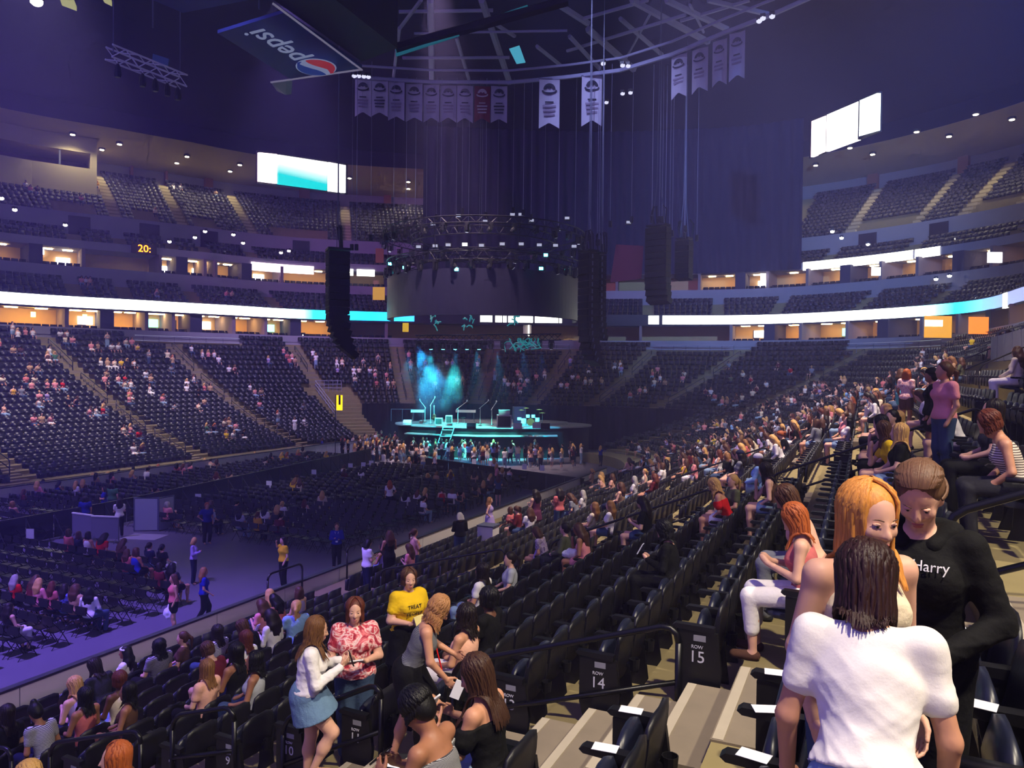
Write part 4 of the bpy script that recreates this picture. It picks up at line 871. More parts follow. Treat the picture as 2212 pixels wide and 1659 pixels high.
for i, (a_, c_, r) in enumerate(ROOFPX):
    b = MB(); b.tube([at_z(*a_, 33.5), at_z(*c_, 33.5 if a_[1] < 60 else 32.5)], r, 5); struct(b.build('roof_beam', RM))
# ring beam that carries the banners
RB = [(768, 167), (930, 177), (1100, 178), (1230, 166), (1340, 152), (1450, 118), (1560, 72), (1670, 30), (1760, -10)]
ZB = 29.4; rbp = [at_z(x, y, ZB) for x, y in RB]
b = MB(); b.tube(rbp, .16, 5); b.tube([p + Z3*.9 for p in rbp], .10, 5); struct(b.build('roof_ring_beam', RM))
for i, (x, y) in enumerate([(765, 163), (775, 163), (786, 164), (796, 165), (1303, 136), (1345, 140), (1357, 141), (1640, 44), (1648, 38), (1668, 34), (1195, 205), (1310, 220), (1345, 201), (1362, 199)]):
    P = at_z(x, y, 29.0); r_ = empty('rig_lamp', P); tag(r_, 'tiny pale lamp on the roof ring catwalk, %s of the set' % ordw(i+1), 'lamp', 'roof ring lamps'); o = obj('lens', FL, emit('ring_lamp', (.8, .8, .95), 1.2), r_); o.material_slots[0].link = 'OBJECT'; o.material_slots[0].material = emit('ring_lamp', (.8, .8, .95), 1.2); obj('housing', FB, None, r_)
# ------------------------------------------------------------------ championship banners
M_BW = mat('banner_white', (.74, .72, .80), .85, .05, 3); M_BR = mat('banner_maroon', (.52, .14, .20), .85); M_BK = mat('banner_print', (.20, .20, .26), .85); M_BP = mat('banner_print_pale', (.55, .50, .60), .85); M_BLt = mat('banner_text_light', (.80, .72, .76), .85)
BAN = [(767, 802, 172, 250), (803, 838, 174, 250), (839, 874, 177, 259), (877, 913, 181, 261), (915, 949, 183, 262), (951, 986, 185, 262), (988, 1022, 185, 263), (1025, 1059, 186, 263), (1061, 1096, 186, 264), (1165, 1209, 171, 275), (1257, 1301, 164, 270), (1450, 1484, 124, 214), (1495, 1529, 110, 202), (1540, 1570, 92, 188), (1577, 1610, 75, 176)]
WORDS = ['first', 'second', 'third', 'fourth', 'fifth', 'sixth', 'seventh', 'eighth', 'ninth']
for i, (x0, x1, y0, y1) in enumerate(BAN):
    big = i in (9, 10); right = i > 10
    TL = at_z((x0), y0, ZB-.1); s_ = (TL-CAM) @ AF; TR = at_d(x1, y0 + (-4 if big else (-14 if right else 2)), s_*(.985 if right else 1.0)); wv = TR-TL; wv[2] = 0; W_ = np.linalg.norm(wv); X = wv/W_; nrm = np.cross(X, Z3); nrm *= 1 if nrm @ (CAM-TL) > 0 else -1
    Hh = (y1-y0)/FPX*s_*1.02; root = empty('championship_banner', TL)
    col = 'maroon' if i == 7 else 'white'
    if i < 9: lab = '%s championship banner, %s from the left in the long row' % (col, WORDS[i])
    elif big: lab = 'larger pale retired championship banner, %s of the two beside the row' % ('left' if i == 9 else 'right')
    else: lab = 'pale division banner, %s of the four over the near stand' % WORDS[i-11]
    tag(root, lab, 'banner', 'hanging banners')
    root.matrix_world = Matrix(((X[0], nrm[0], 0, TL[0]), (X[1], nrm[1], 0, TL[1]), (0, 0, 1, TL[2]), (0, 0, 0, 1)))
    b = MB(); nseg = 10; xs = np.linspace(0, W_, nseg); wav = .05*np.sin(np.linspace(0, 5, nseg)+i); notch = [-Hh + .13*Hh*(1-abs(2*x/W_-1)) for x in xs]
    F_ = [(x, wav[k], 0) for k, x in enumerate(xs)]; G_ = [(x, wav[k]*1.4, notch[k]) for k, x in enumerate(xs)]; b.grid([F_, G_]); b.grid([[(p[0], p[1]-.02, p[2]) for p in G_], [(p[0], p[1]-.02, p[2]) for p in F_]]); b.build('cloth', M_BR if i == 7 else M_BW, root)
    b = MB(); b.tube([(-.05, 0, .03), (W_+.05, 0, .03)], .035, 5); b.build('rod', M_STEEL, root)
    # crest: mountain arch with swoosh
    cx, cz, cr = W_*.5, -Hh*.22, W_*.30; b = MB(); fr = ((cx, .09, cz), (1, 0, 0), (0, 0, 1), (0, -1, 0))
    arc = [(cr*math.cos(t), cr*1.05*math.sin(t)) for t in np.linspace(.1, math.pi-.1, 12)]; b.prism(arc + [(-cr*.6, .05), (-.3*cr, .45*cr), (0, .15*cr), (.35*cr, .4*cr), (.6*cr, .0)], -.01, .01, 0, fr)
    ring_ = [(1.25*cr*math.cos(t), .5*cr*math.sin(t)-.2*cr) for t in np.linspace(math.pi*.95, math.pi*2.1, 12)] + [(1.0*cr*math.cos(t), .3*cr*math.sin(t)-.12*cr) for t in np.linspace(math.pi*2.1, math.pi*.95, 12)]; b.prism(ring_, -.01, .01, 0, fr); b.build('crest', M_BLt if i == 7 else M_BK, root)
    for j in range(4 if not right else 3):
        b = MB(); wl = W_*(.42 if j == 0 else .72-.06*j); z_ = -Hh*(.47+.085*j); b.box((W_*.5, .085, z_), (wl, .012, Hh*(.040 if j else .03))); b.build('text_line', M_BLt if i == 7 else (M_BK if (j < 1 or i in (1, 8)) else M_BP), root)
# ------------------------------------------------------------------ stage
ZS = 2.6
SC = at_z(1066, 915, ZS); SA = _rt.copy(); SB = _fh.copy()      # long axis along the view, short axis away
RA, RBK = 8.6, 4.2
M_DECK = mat('stage_deck', (.55, .56, .58), .45, .1, 2); M_SKIRT = mat('stage_skirt', (.05, .05, .06), .9)
def ellp(ra, rb, n=72): return [tuple((SC + SA*ra*math.cos(t) + SB*rb*math.sin(t))[:2]) for t in np.linspace(0, 2*math.pi, n, endpoint=False)]
st = empty('stage', (SC[0], SC[1], 0)); tag(st, 'round concert stage with a pale deck over a black skirt', 'stage')
def stpart(b, nm, m, smooth=False):
    o = b.build(nm, m, st, smooth); o.location = (-SC[0], -SC[1], 0); return o
b = MB(); b.prism(ellp(RA, RBK), ZS-.12, ZS); stpart(b, 'deck', M_DECK)
b = MB(); b.prism(ellp(RA-.25, RBK-.25), 0, ZS-.12); stpart(b, 'skirt', M_SKIRT)
b = MB(); b.prism(ellp(RA-2.1, RBK-1.2), ZS, ZS+.22); stpart(b, 'riser', M_DECK)
b = MB(); b.prism([tuple((SC + SA*(x) + SB*y)[:2]) for x, y in ((-7.4, -3.0), (-1.0, -4.9), (5.4, -4.0), (5.4, -3.0), (-1, -3.9), (-7.2, -2.2))], ZS-.75, ZS-.66); stpart(b, 'front_step', M_DECK)
# stairs at the front
sr = empty('stage_stairs', (0, 0, 0)); tag(sr, 'cyan lit portable stairs leaning on the stage front', 'stairs'); Q0 = SC - SA*3.6 - SB*(RBK*.97)
for s in (-.45, .45): b = MB(); b.tube([Q0 + SA*s + Z3*0 - Z3*.1, Q0 + SA*(s-.7) - SB*1.5 + Z3*(-ZS+.05)], .06, 5); b.build('stringer', M_STEEL, sr)
for i in range(5):
    t_ = (i+.5)/5; c = Q0 + SA*(-.7*t_) - SB*1.5*t_ + Z3*(-(ZS-.05)*t_); b = MB(); b.box(c, (.9, .28, .05), rotz(YAW)); b.build('tread', M_DECK, sr)
RZ = rotz(YAW)
def on_stage(x, y): return at_z(x, y, ZS+.22)
M_INS = mat('instrument_white', (.78, .78, .78), .4); M_INK = mat('instrument_black', (.06, .06, .07), .4); M_CHR = mat('chrome', (.7, .7, .72), .2, metal=1); M_WOOD = mat('instrument_wood', (.45, .25, .13), .4)
def keyboard(px, w, label):
    P = on_stage(*px); r = empty('keyboard', P); r.rotation_euler = (0, 0, YAW); tag(r, label, 'keyboard')
    b = MB(); b.box((0, 0, .95), (w, .42, .22)); b.build('body', M_INS, r); b = MB(); b.box((0, -.1, 1.07), (w*.9, .18, .03)); b.build('keys', M_CHR, r)
    for sx in (-w*.42, w*.42):
        for sy in (-.15, .15): b = MB(); b.tube([(sx, sy, 0), (sx*.95, sy, .86)], .03, 5); b.build('leg', M_CHR, r)
    return r
keyboard((1006, 912), 1.7, 'wide white electric piano at the middle of the stage'); keyboard((902, 912), 1.1, 'small white keyboard at the left end of the stage')
def mic(px, h, lean, label):
    P = on_stage(*px); r = empty('microphone_stand', P); r.rotation_euler = (0, 0, YAW); tag(r, label, 'microphone stand')
    b = MB(); b.lathe([(.18, 0), (.16, .03), (.03, .05)], 10); b.build('base', M_INK, r); b = MB(); b.tube([(0, 0, .03), (0, 0, h)], .018, 5); b.build('pole', M_INS, r)
    b = MB(); b.tube([(-.12*lean, 0, h-.12), (.75*lean, 0, h+.55)], .022, 5); b.build('boom', M_INS, r); b = MB(); b.lathe([(.02, 0), (.05, .06), (.05, .12), (.02, .16)], 8, (.75*lean, 0, h+.52)); b.build('microphone', M_INS, r)
for i, (px, h, ln, lb) in enumerate([((930, 916), 1.6, .45, 'tall boom microphone stand by the guitar'), ((989, 915), 1.3, 1, 'boom microphone stand over the electric piano'), ((1037, 915), 1.35, .9, 'boom microphone stand in the middle of the stage front'), ((1062, 917), 1.3, .5, 'boom microphone stand beside the amplifier'), ((918, 912), 1.3, -.6, 'left leaning boom microphone stand')]): mic(px, h, ln, lb)
P = on_stage(938, 915); g = empty('guitar', P); g.rotation_euler = (.15, 0, YAW); tag(g, 'electric guitar resting on a stand on the stage', 'guitar')
b = MB(); b.lathe([(.0, -.035), (.16, -.035), (.19, 0), (.16, .035), (0, .035)], 14, (0, 0, .45), 0, np.array([[1, 0, 0], [0, 0, 1], [0, 1, 0]])); b.lathe([(.0, -.035), (.12, -.035), (.14, 0), (.12, .035), (0, .035)], 14, (0, 0, .68), 0, np.array([[1, 0, 0], [0, 0, 1], [0, 1, 0]])); b.build('body', M_WOOD, g, True)
b = MB(); b.box((0, 0, 1.05), (.05, .03, .72)); b.build('neck', M_INS, g); b = MB(); b.box((0, 0, 1.46), (.09, .03, .16)); b.build('headstock', M_INS, g); b = MB(); b.tube([(-.15, .05, 0), (0, 0, .35), (.15, .05, 0)], .02, 5); b.build('stand', M_INK, g)
def amp(px, w, h, label, two=False):
    P = on_stage(*px); r = empty('amplifier', P); r.rotation_euler = (0, 0, YAW); tag(r, label, 'amplifier'); b = MB(); b.box((0, 0, h/2), (w, .5, h)); b.build('cabinet', M_INS, r); b = MB(); b.box((0, -.26, h/2), (w*.86, .04, h*.82)); b.build('grille', mat('amp_grille', (.16, .20, .20), .9), r)
    if two: b = MB(); b.box((0, 0, h+.2), (w*.75, .42, .38)); b.build('head', M_INS, r)
amp((1089, 924), 1.15, 1.0, 'tall guitar amplifier with separate head on the stage', True); amp((970, 914), .55, .65, 'small white amplifier behind the piano bench'); amp((948, 916), .6, .5, 'low monitor amplifier beside the guitar')
P = on_stage(1121, 914); r = empty('flight_case', P); r.rotation_euler = (0, 0, YAW+.1); tag(r, 'blue upright flight case beside the drums', 'flight case'); b = MB(); b.box((0, 0, .7), (1.05, .7, 1.4)); b.build('box', mat('flight_case', (.20, .28, .45), .6), r)
for sx in (-.5, .5): b = MB(); b.box((sx, -.34, .7), (.06, .06, 1.4)); b.build('edge', M_CHR, r)
P = on_stage(1146, 920); dk = empty('drum_kit', P); dk.rotation_euler = (0, 0, YAW); tag(dk, 'drum kit with cymbals at the stage end', 'drum kit')
RX = np.array([[1, 0, 0], [0, 0, 1], [0, -1, 0]])
for (x, y, z, r_, d, R_) in ((0, 0, .32, .30, .42, RX), (-.55, .1, .38, .22, .4, None), (.55, .15, .5, .18, .3, None), (-.22, .05, .78, .16, .24, None), (.22, .05, .78, .16, .24, None), (-.9, .3, .55, .18, .2, None)):
    b = MB(); b.lathe([(r_, -d/2), (r_, d/2)], 14, (x, y, z), 0, R_); b.build('drum', M_INS if R_ is None else M_WOOD, dk)
for (x, y, z) in ((-.75, .2, 1.25), (.7, .25, 1.3), (.95, 0, 1.05), (-.35, .5, 1.4)):
    b = MB(); b.lathe([(.26, 0), (.05, .04), (.02, .05)], 14, (x, y, z)); b.build('cymbal', mat('cymbal', (.75, .62, .30), .3, metal=.8), dk); b = MB(); b.tube([(x, y, 0), (x, y, z)], .015, 4); b.build('cymbal_stand', M_CHR, dk)
P = on_stage(1000, 916); r = empty('stool', P); tag(r, 'round stool in front of the electric piano', 'stool'); b = MB(); b.lathe([(.2, .5), (.2, .56)], 12); b.build('seat', M_INK, r)
for k in range(3): b = MB(); b.tube([(.05*math.cos(k*2.1), .05*math.sin(k*2.1), .5), (.22*math.cos(k*2.1), .22*math.sin(k*2.1), 0)], .015, 4); b.build('leg', M_CHR, r)
for i, (x, y) in enumerate(((1160, 925), (1178, 926), (1118, 926), (1018, 926), (880, 912))):
    P = on_stage(x, y); P[2] = ZS if abs(x-1066) > 150 else ZS+.22; r = empty('floor_monitor', P); r.rotation_euler = (0, 0, YAW+math.pi); tag(r, 'wedge floor monitor, %s counted along the stage edge' % WORDS[i], 'monitor', 'stage wedges'); b = MB(); b.prism([(-.25, 0), (.25, 0), (.25, .18), (-.1, .42), (-.25, .3)], -.35, .35, 0, ((0, 0, 0), (0, 1, 0), (0, 0, 1), (1, 0, 0))); b.build('wedge', M_INK if i % 2 else M_INS, r)
# rail gates of the stage side
b = MB(); a0 = SC + SA*(-9.2) + SB*1.5 + Z3*.0
rr_ = empty('stage_rail', (0, 0, 0)); tag(rr_, 'grey safety rail at the left stage entrance', 'rail')
for k in range(3): b = MB(); q = a0 + SA*(k*1.0); b.tube([q, q + Z3*1.1], .03, 5); b.build('post', M_STEEL, rr_)
b = MB(); b.tube([a0 + Z3*1.1, a0 + SA*2.0 + Z3*1.1], .03, 5); b.build('top_rail', M_STEEL, rr_)
# ------------------------------------------------------------------ round screen and lighting rings over the stage
RC = at_d(1045, 640, 64.0); RC[2] = 0
def circ(r, z, n=64): return [np.array([RC[0] + r*math.cos(t), RC[1] + r*math.sin(t), z]) for t in np.linspace(0, 2*math.pi, n, endpoint=False)]
ta_ = math.atan2(CAM[1]-RC[1], CAM[0]-RC[0]); arc_ = lambda r, z: [np.array([RC[0] + r*math.cos(ta_+t), RC[1] + r*math.sin(ta_+t), z]) for t in np.linspace(-1.75, 1.75, 57)]
b = MB(); b.grid([arc_(7.95, 11.35), arc_(7.95, 14.75), arc_(7.7, 14.75), arc_(7.7, 11.35), arc_(7.95, 11.35)])
tag(b.build('round_screen', mat('led_screen_off', (.14, .13, .24), .45, .1, .8), smooth=False), 'dark round wraparound video screen hanging over the stage', 'screen')
rg = empty('lighting_ring', (RC[0], RC[1], 15.6)); tag(rg, 'round black lighting truss crowded with lamps above the dark screen', 'lighting rig')
M_TB = mat('truss_black', (.10, .10, .13), .5, metal=.3)
def tubring(r, z, rad, nm): b = MB(); c = circ(r, z, 48); c.append(c[0]); b.tube([p - np.array([RC[0], RC[1], 15.6]) for p in c], rad, 5, cap=False); b.build(nm, M_TB, rg)
for r, z in ((8.0, 15.4), (8.0, 16.1), (7.3, 15.4), (7.3, 16.1), (6.0, 17.6), (6.0, 18.2), (4.4, 16.8), (8.3, 18.0), (8.3, 18.5)): tubring(r, z, .05, 'ring_tube')
b = MB()
for k in range(96):
    t0 = 2*math.pi*k/96; t1 = 2*math.pi*(k+1)/96
    for r0, z0, r1, z1 in ((8.0, 15.4, 8.0, 16.1), (8.0, 15.4, 7.3, 15.4), (8.3, 18.0, 8.3, 18.5), (6.0, 17.6, 6.0, 18.2)):
        if k % 2: z0, z1 = z1, z0
        b.tube([(r0*math.cos(t0), r0*math.sin(t0), z0-15.6), (r1*math.cos(t1), r1*math.sin(t1), z1-15.6)], .022, 3, cap=False)
for k in range(8):
    t0 = 2*math.pi*k/8; b.tube([(8.0*math.cos(t0), 8.0*math.sin(t0), .2), (4.4*math.cos(t0), 4.4*math.sin(t0), 1.2)], .04, 4); b.tube([(8.3*math.cos(t0), 8.3*math.sin(t0), 2.7), (8.0*math.cos(t0), 8.0*math.sin(t0), .5)], .04, 4)
o = b.build('bracing', M_TB, rg); o['kind'] = 'stuff'
# moving heads
MH_b = MB().box((0, 0, .22), (.42, .26, .16)).mesh('base'); MH_y = MB(); MH_y.prism([(-.225, -.22), (-.175, -.22), (-.175, .13), (.175, .13), (.175, -.22), (.225, -.22), (.225, .18), (-.225, .18)], -.07, .07, 0, ((0, 0, 0), (1, 0, 0), (0, 0, 1), (0, -1, 0))); MH_y = MH_y.mesh('yoke'); MH_h = MB().lathe([(.13, -.34), (.16, -.2), (.15, .08), (.07, .16)], 10).mesh('head'); MH_l = MB().lathe([(.10, -.36), (.12, -.335)], 10).mesh('lens')
for m_ in (MH_b, MH_y, MH_h): m_.materials.append(mat('fixture_black', (.09, .09, .11), .45))
MH_l.materials.append(mat('lens_off', (.20, .22, .30), .1))
L_CY = emit('lens_cyan', (.25, .95, 1), 30); L_WH = emit('lens_white', (1, 1, 1), 14); L_DIM = emit('lens_dim', (.65, .66, .80), .9); L_BLK = mat('lens_off', (.20, .22, .30), .1)
nmh = 0
def moving_head(P, m, label, tilt=0., rz=0., sc=1.0, group='rig moving lights'):
    r = empty('moving_light', P); r.rotation_euler = (0, 0, rz); r.scale = (sc,)*3; tag(r, label, 'stage light', group); obj('base', MH_b, None, r); obj('yoke', MH_y, None, r); h = obj('head', MH_h, None, r); h.rotation_euler = (tilt, 0, 0); l = obj('lens', MH_l, None, h); l.material_slots[0].link = 'OBJECT'; l.material_slots[0].material = m; return r
for k in range(36):
    t0 = 2*math.pi*k/36; m = L_BLK
    if k % 3 == 1: m = L_DIM
    moving_head((RC[0] + 8.0*math.cos(t0), RC[1] + 8.0*math.sin(t0), 15.05), m, 'black moving light on the lower lighting ring, %s counted round' % ordw(k+1), random.uniform(-.9, .9), t0, 1.2, 'outer ring moving lights')
for k in range(30):
    t0 = 2*math.pi*k/30; moving_head((RC[0] + 8.3*math.cos(t0), RC[1] + 8.3*math.sin(t0), 17.65), L_DIM if k % 4 == 0 else L_BLK, 'black moving light on the top lighting ring, %s counted round' % ordw(k+1), random.uniform(-.9, .9), t0, 1.1, 'top ring moving lights')
for k, (x, y, m, s) in enumerate([(1004, 528, L_WH, 57), (1179, 551, L_CY, 57), (842, 570, L_CY, 63), (874, 578, L_CY, 61), (986, 582, L_CY, 56.2), (1169, 580, L_CY, 57), (1228, 582, L_CY, 60), (1040, 530, L_DIM, 56), (1085, 527, L_DIM, 56), (1126, 527, L_DIM, 56), (1165, 529, L_DIM, 56.5), (1200, 530, L_DIM, 57), (1240, 532, L_DIM, 58), (968, 529, L_DIM, 57), (940, 531, L_DIM, 57.5), (904, 533, L_DIM, 59), (990, 466, L_DIM, 60), (1048, 478, L_DIM, 60), (1107, 463, L_DIM, 60), (1125, 463, L_DIM, 60), (1148, 476, L_DIM, 60), (1225, 471, L_DIM, 62), (1358, 480, L_DIM, 62), (935, 484, L_DIM, 60), (1010, 493, L_DIM, 60), (1205, 496, L_DIM, 60)]):
    P = at_d(x, y, s); r = empty('light_box', P); r.rotation_euler = (0, 0, YAW); tag(r, 'small lit lamp box in the lighting rig, %s of its list' % ordw(k+1), 'stage light', 'rig lamp boxes')
    b = MB(); b.box((0, .1, 0), (.5, .2, .34)); b.build('housing', mat('fixture_black', (.09, .09, .11), .45), r); b = MB(); b.box((0, -.015, 0), (.36 if m is not L_CY else .28, .03, .2)); b.build('lens', m, r)
# flown pods and the straight truss below the screen
ft = truss('lighting_truss', at_d(898, 731, 63), at_d(1212, 728, 63), .5, 'straight black lighting truss flown low over the stage', M_TB, .04)
for i in range(12):
    x = 905 + i*26; P = at_d(x, 738, 63); moving_head(P - Z3*.25, L_CY if i in (1, 2, 3, 4, 5) else (L_DIM if i % 2 else L_BLK), 'black moving light under the low stage truss, %s from the left' % ordw(i+1), 0.1, YAW, 1.1, 'low truss moving lights')
for i, (x, y, w, h) in enumerate(((935, 694, 26, 30), (1012, 694, 26, 24), (1110, 690, 14, 20))):
    P = at_d(x, y, 61); r = empty('light_pod', P); tag(r, 'cluster of rigging and cables with painted cyan light, %s of three below the screen' % WORDS[i], 'rigging'); rs = random.Random(i)
    for j in range(9):
        c = np.array([rs.uniform(-w, w)/2*61/FPX, rs.uniform(-.3, .3), rs.uniform(-h, h)/2*61/FPX]); e = c + np.array([rs.uniform(-.5, .5), rs.uniform(-.2, .2), rs.uniform(-.5, .5)]); b = MB(); b.tube([c, (c+e)/2 + Z3*.1, e], .055, 4); b.build('cable', emit('cyan_glow', (.12, .62, .70), .45), r)  # cyan stage light put into the cables as their own glow
    b = MB(); b.tube([(0, 0, 0), (0, 0, 17.0-P[2])], .02, 4); b.build('hanger', M_TB, r)
r = empty('cable_bundle', at_d(1132, 740, 62)); tag(r, 'tangle of cables with painted cyan light hanging from the low truss', 'cables'); rs = random.Random(5)
for j in range(16):
    c = np.array([rs.uniform(-1.3, 1.3), 0, .35]); pts = [c + np.array([rs.uniform(-.2, .2)*k, rs.uniform(-.2, .2), -k*rs.uniform(.1, .3)]) for k in range(5)]; b = MB(); b.tube(pts, .035, 4); b.build('cable', emit('cyan_glow', (.12, .62, .70), .45), r)  # these cables glow by themselves instead of catching cyan light
# cyan stage spots (lamps of the low truss)
for (x, tx, ty, e, a, cc) in [(880, 885, 912, 5000, 26, (.02, .62, 1.0)), (930, 925, 918, 9000, 26, (.03, .78, .95)), (985, 975, 922, 13000, 26, (.04, .90, .90)), (1030, 1030, 924, 15000, 26, (.05, .95, .80)), (1075, 1085, 926, 13000, 26, (.05, .92, .82)), (1130, 1140, 924, 9000, 24, (.03, .75, .95)), (1170, 1175, 924, 5000, 22, (.02, .55, 1.0))]:
    P = at_d(x, 742, 58) - Z3*.5; lamp('SPOT', P, at_z(tx, ty, ZS), cc, e*1.7, .12, a, .5, 'stage_spot_beam')
lamp('SPOT', at_d(900, 742, 60), at_d(935, 835, 60), (.02, .45, 1.0), 9000, .12, 46, .5, 'stage_spot_beam')
# smoke
def smoke(name, P, rad, dens, seed, label, color=(.75, .85, 1)):
    b = MB(); b.lathe([(.02, -1), (.5, -.87), (.87, -.5), (1, 0), (.87, .5), (.5, .87), (.02, 1)], 16); o = b.build(name, None, None); o.scale = rad; o.location = P; o.rotation_euler = (0, 0, YAW)
    m = bpy.data.materials.new(name); m.use_nodes = True; nt = m.node_tree; nt.nodes.clear(); N, L = nt.nodes, nt.links; out = N.new('ShaderNodeOutputMaterial'); vs = N.new('ShaderNodeVolumeScatter'); vs.inputs['Color'].default_value = (*color, 1); vs.inputs['Anisotropy'].default_value = .3
    tc = N.new('ShaderNodeTexCoord'); no = N.new('ShaderNodeTexNoise'); no.inputs['Scale'].default_value = 2.2; no.inputs['Detail'].default_value = 4; L.new(tc.outputs['Object'], no.inputs['Vector'])
    ln = N.new('ShaderNodeVectorMath'); ln.operation = 'LENGTH'; L.new(tc.outputs['Object'], ln.inputs[0]); mr = N.new('ShaderNodeMapRange'); mr.inputs[1].default_value = 1.0; mr.inputs[2].default_value = .2; L.new(ln.outputs['Value'], mr.inputs[0])
    ns = N.new('ShaderNodeMapRange'); ns.inputs[1].default_value = .40; ns.inputs[2].default_value = .68; L.new(no.outputs['Fac'], ns.inputs[0])
    mu = N.new('ShaderNodeMath'); mu.operation = 'MULTIPLY'; L.new(mr.outputs[0], mu.inputs[0]); L.new(ns.outputs[0], mu.inputs[1]); m2 = N.new('ShaderNodeMath'); m2.operation = 'MULTIPLY'; L.new(mu.outputs[0], m2.inputs[0]); m2.inputs[1].default_value = dens
    L.new(m2.outputs[0], vs.inputs['Density']); L.new(vs.outputs[0], out.inputs['Volume']); o.data.materials.append(m); stuff(o, label, 'smoke'); return o
smoke('smoke', at_d(932, 832, 60), (2.8, 2.3, 2.9), .34, 1.0, 'blue lit cloud of stage smoke over the left of the stage')
# ------------------------------------------------------------------ line array loudspeakers
M_SPK = mat('loudspeaker_black', (.045, .045, .055), .6); M_SPG = mat('loudspeaker_grille', (.03, .03, .035), .9); M_SPR = mat('loudspeaker_rigging', (.42, .44, .55), .4, metal=.4)
def line_array(px_top, px_bot, s, w, label, curve=.9, n=14, yaw=0., strips=False, dep=.75):
    T = at_d(*px_top, s); Bz = at_d(*px_bot, s)[2]; H_ = T[2]-Bz; root = empty('line_array', (T[0], T[1], T[2])); root.rotation_euler = (0, 0, yaw); tag(root, label, 'loudspeaker')
    hb = H_/n; y = 0; z = 0; a = 0
    b = MB(); b.box((0, 0, .15), (w*.9, dep*1.1, .14)); b.build('bumper', M_TB, root)
    for i in range(n):
        a = curve*(max(0, i-n*.45)/(n*.55))**1.6*.55; c = np.array([0, y, z-hb/2]); R = np.array([[1, 0, 0], [0, math.cos(a), math.sin(a)], [0, -math.sin(a), math.cos(a)]])
        b = MB(); b.box((0, 0, 0), (w, dep, hb*.93)); o = b.build('cabinet', M_SPK, root); o.location = c; o.rotation_euler = (-a, 0, 0)
        b = MB(); b.box((0, -dep/2-.012, 0), (w*.92, .03, hb*.82)); g = b.build('grille', M_SPG, o)
        if strips:
            for sx in (-w/2, w/2): b = MB(); b.box((sx, -.15, 0), (.05, .10, hb*.6)); b.build('side_plate', M_SPR, o)
        y += math.sin(a)*hb*1.0; z -= math.cos(a)*hb
    for sx in (-w*.3, w*.3): b = MB(); b.tube([(sx, 0, .2), (sx*.3, 0, 3.0), (0, 0, 36-T[2])], .025, 4); b.build('chain', M_STEEL, root)
    for k in range(7): b = MB(); x0 = random.uniform(-.6, .6); b.tube([(x0, .2, .2), (x0*1.3, .1, .9+random.random()*.7), (x0*.8, 0, 1.6)], .05, 4); b.build('cable', M_TB, root)
    return root
line_array((730, 545), (740, 768), 48, 1.45, 'big black curved line array hanging before the left stand', 1.5, 15, -.75, False, 1.25)
line_array((1272, 548), (1272, 788), 52, 1.15, 'main black line array hanging beside the round screen', 1.0, 16, -.55, True, .9)
line_array((1299, 552), (1299, 735), 54, .55, 'slim black line array tucked behind the main one', .6, 14, -.55, True, .5)
line_array((1422, 492), (1420, 655), 56, 1.75, 'wide black line array hanging before the curtain', .8, 12, YAW-.7)
line_array((1478, 520), (1476, 604), 60, 1.2, 'short black line array behind the wide one', .5, 7, YAW-.7)
b = MB(); q = [at_d(1331, 528, 58), at_d(1390, 531, 59), at_d(1386, 602, 59), at_d(1318, 610, 58)]; b.add(q + [p + AF*.12 for p in q], [(0, 1, 2, 3), (7, 6, 5, 4), (0, 4, 5, 1), (1, 5, 6, 2), (2, 6, 7, 3), (3, 7, 4, 0)]); tag(b.build('scrim_panel', mat('scrim_pink_lit', (.55, .28, .42), .9)), 'fabric panel with painted pink light hanging between the line arrays', 'panel')  # pink light on the translucent fabric is put into its colour
# hoist cables
CAB = [(897, 300, 490), (921, 330, 500), (943, 330, 475), (952, 400, 490), (998, 270, 462), (985, 400, 495), (1012, 400, 500), (1040, 310, 505), (1036, 440, 505), (1049, 450, 470), (1075, 400, 480), (1108, 360, 460), (1130, 270, 465), (1147, 290, 475), (1176, 395, 500), (1206, 355, 500), (1242, 380, 505), (1272, 270, 520), (1275, 265, 520), (1290, 290, 530), (1294, 275, 530), (1301, 280, 540), (1318, 240, 490), (1364, 275, 480), (1408, 270, 480), (1424, 285, 480), (1430, 290, 480), (1437, 370, 500), (1446, 380, 510), (1452, 395, 510), (1478, 340, 515), (1505, 330, 520), (1480, 330, 500), (877, 330, 480), (850, 340, 500), (801, 380, 520), (770, 350, 540), (760, 400, 540)]
M_CAB = mat('hoist_steel', (.62, .62, .76), .3, metal=.4)
for i, (x, y0, y1) in enumerate(CAB):
    s = 60 if 850 < x < 1260 else 57; P = at_d(x, y1, s); Tz = max(at_d(x, y0, s)[2], 30.0); r = empty('hoist_cable', P); tag(r, 'thin steel hoist cable hanging over the stage, %s of the set' % ordw(i+1), 'cable', 'rigging cables')
    b = MB(); b.tube([(0, 0, 0), (0, 0, Tz-P[2])], .014 if i % 3 else .024, 4); b.build('wire', M_CAB, r); b = MB(); b.box((0, 0, .2), (.2, .2, .45)); b.build('hoist_motor', M_TB, r)
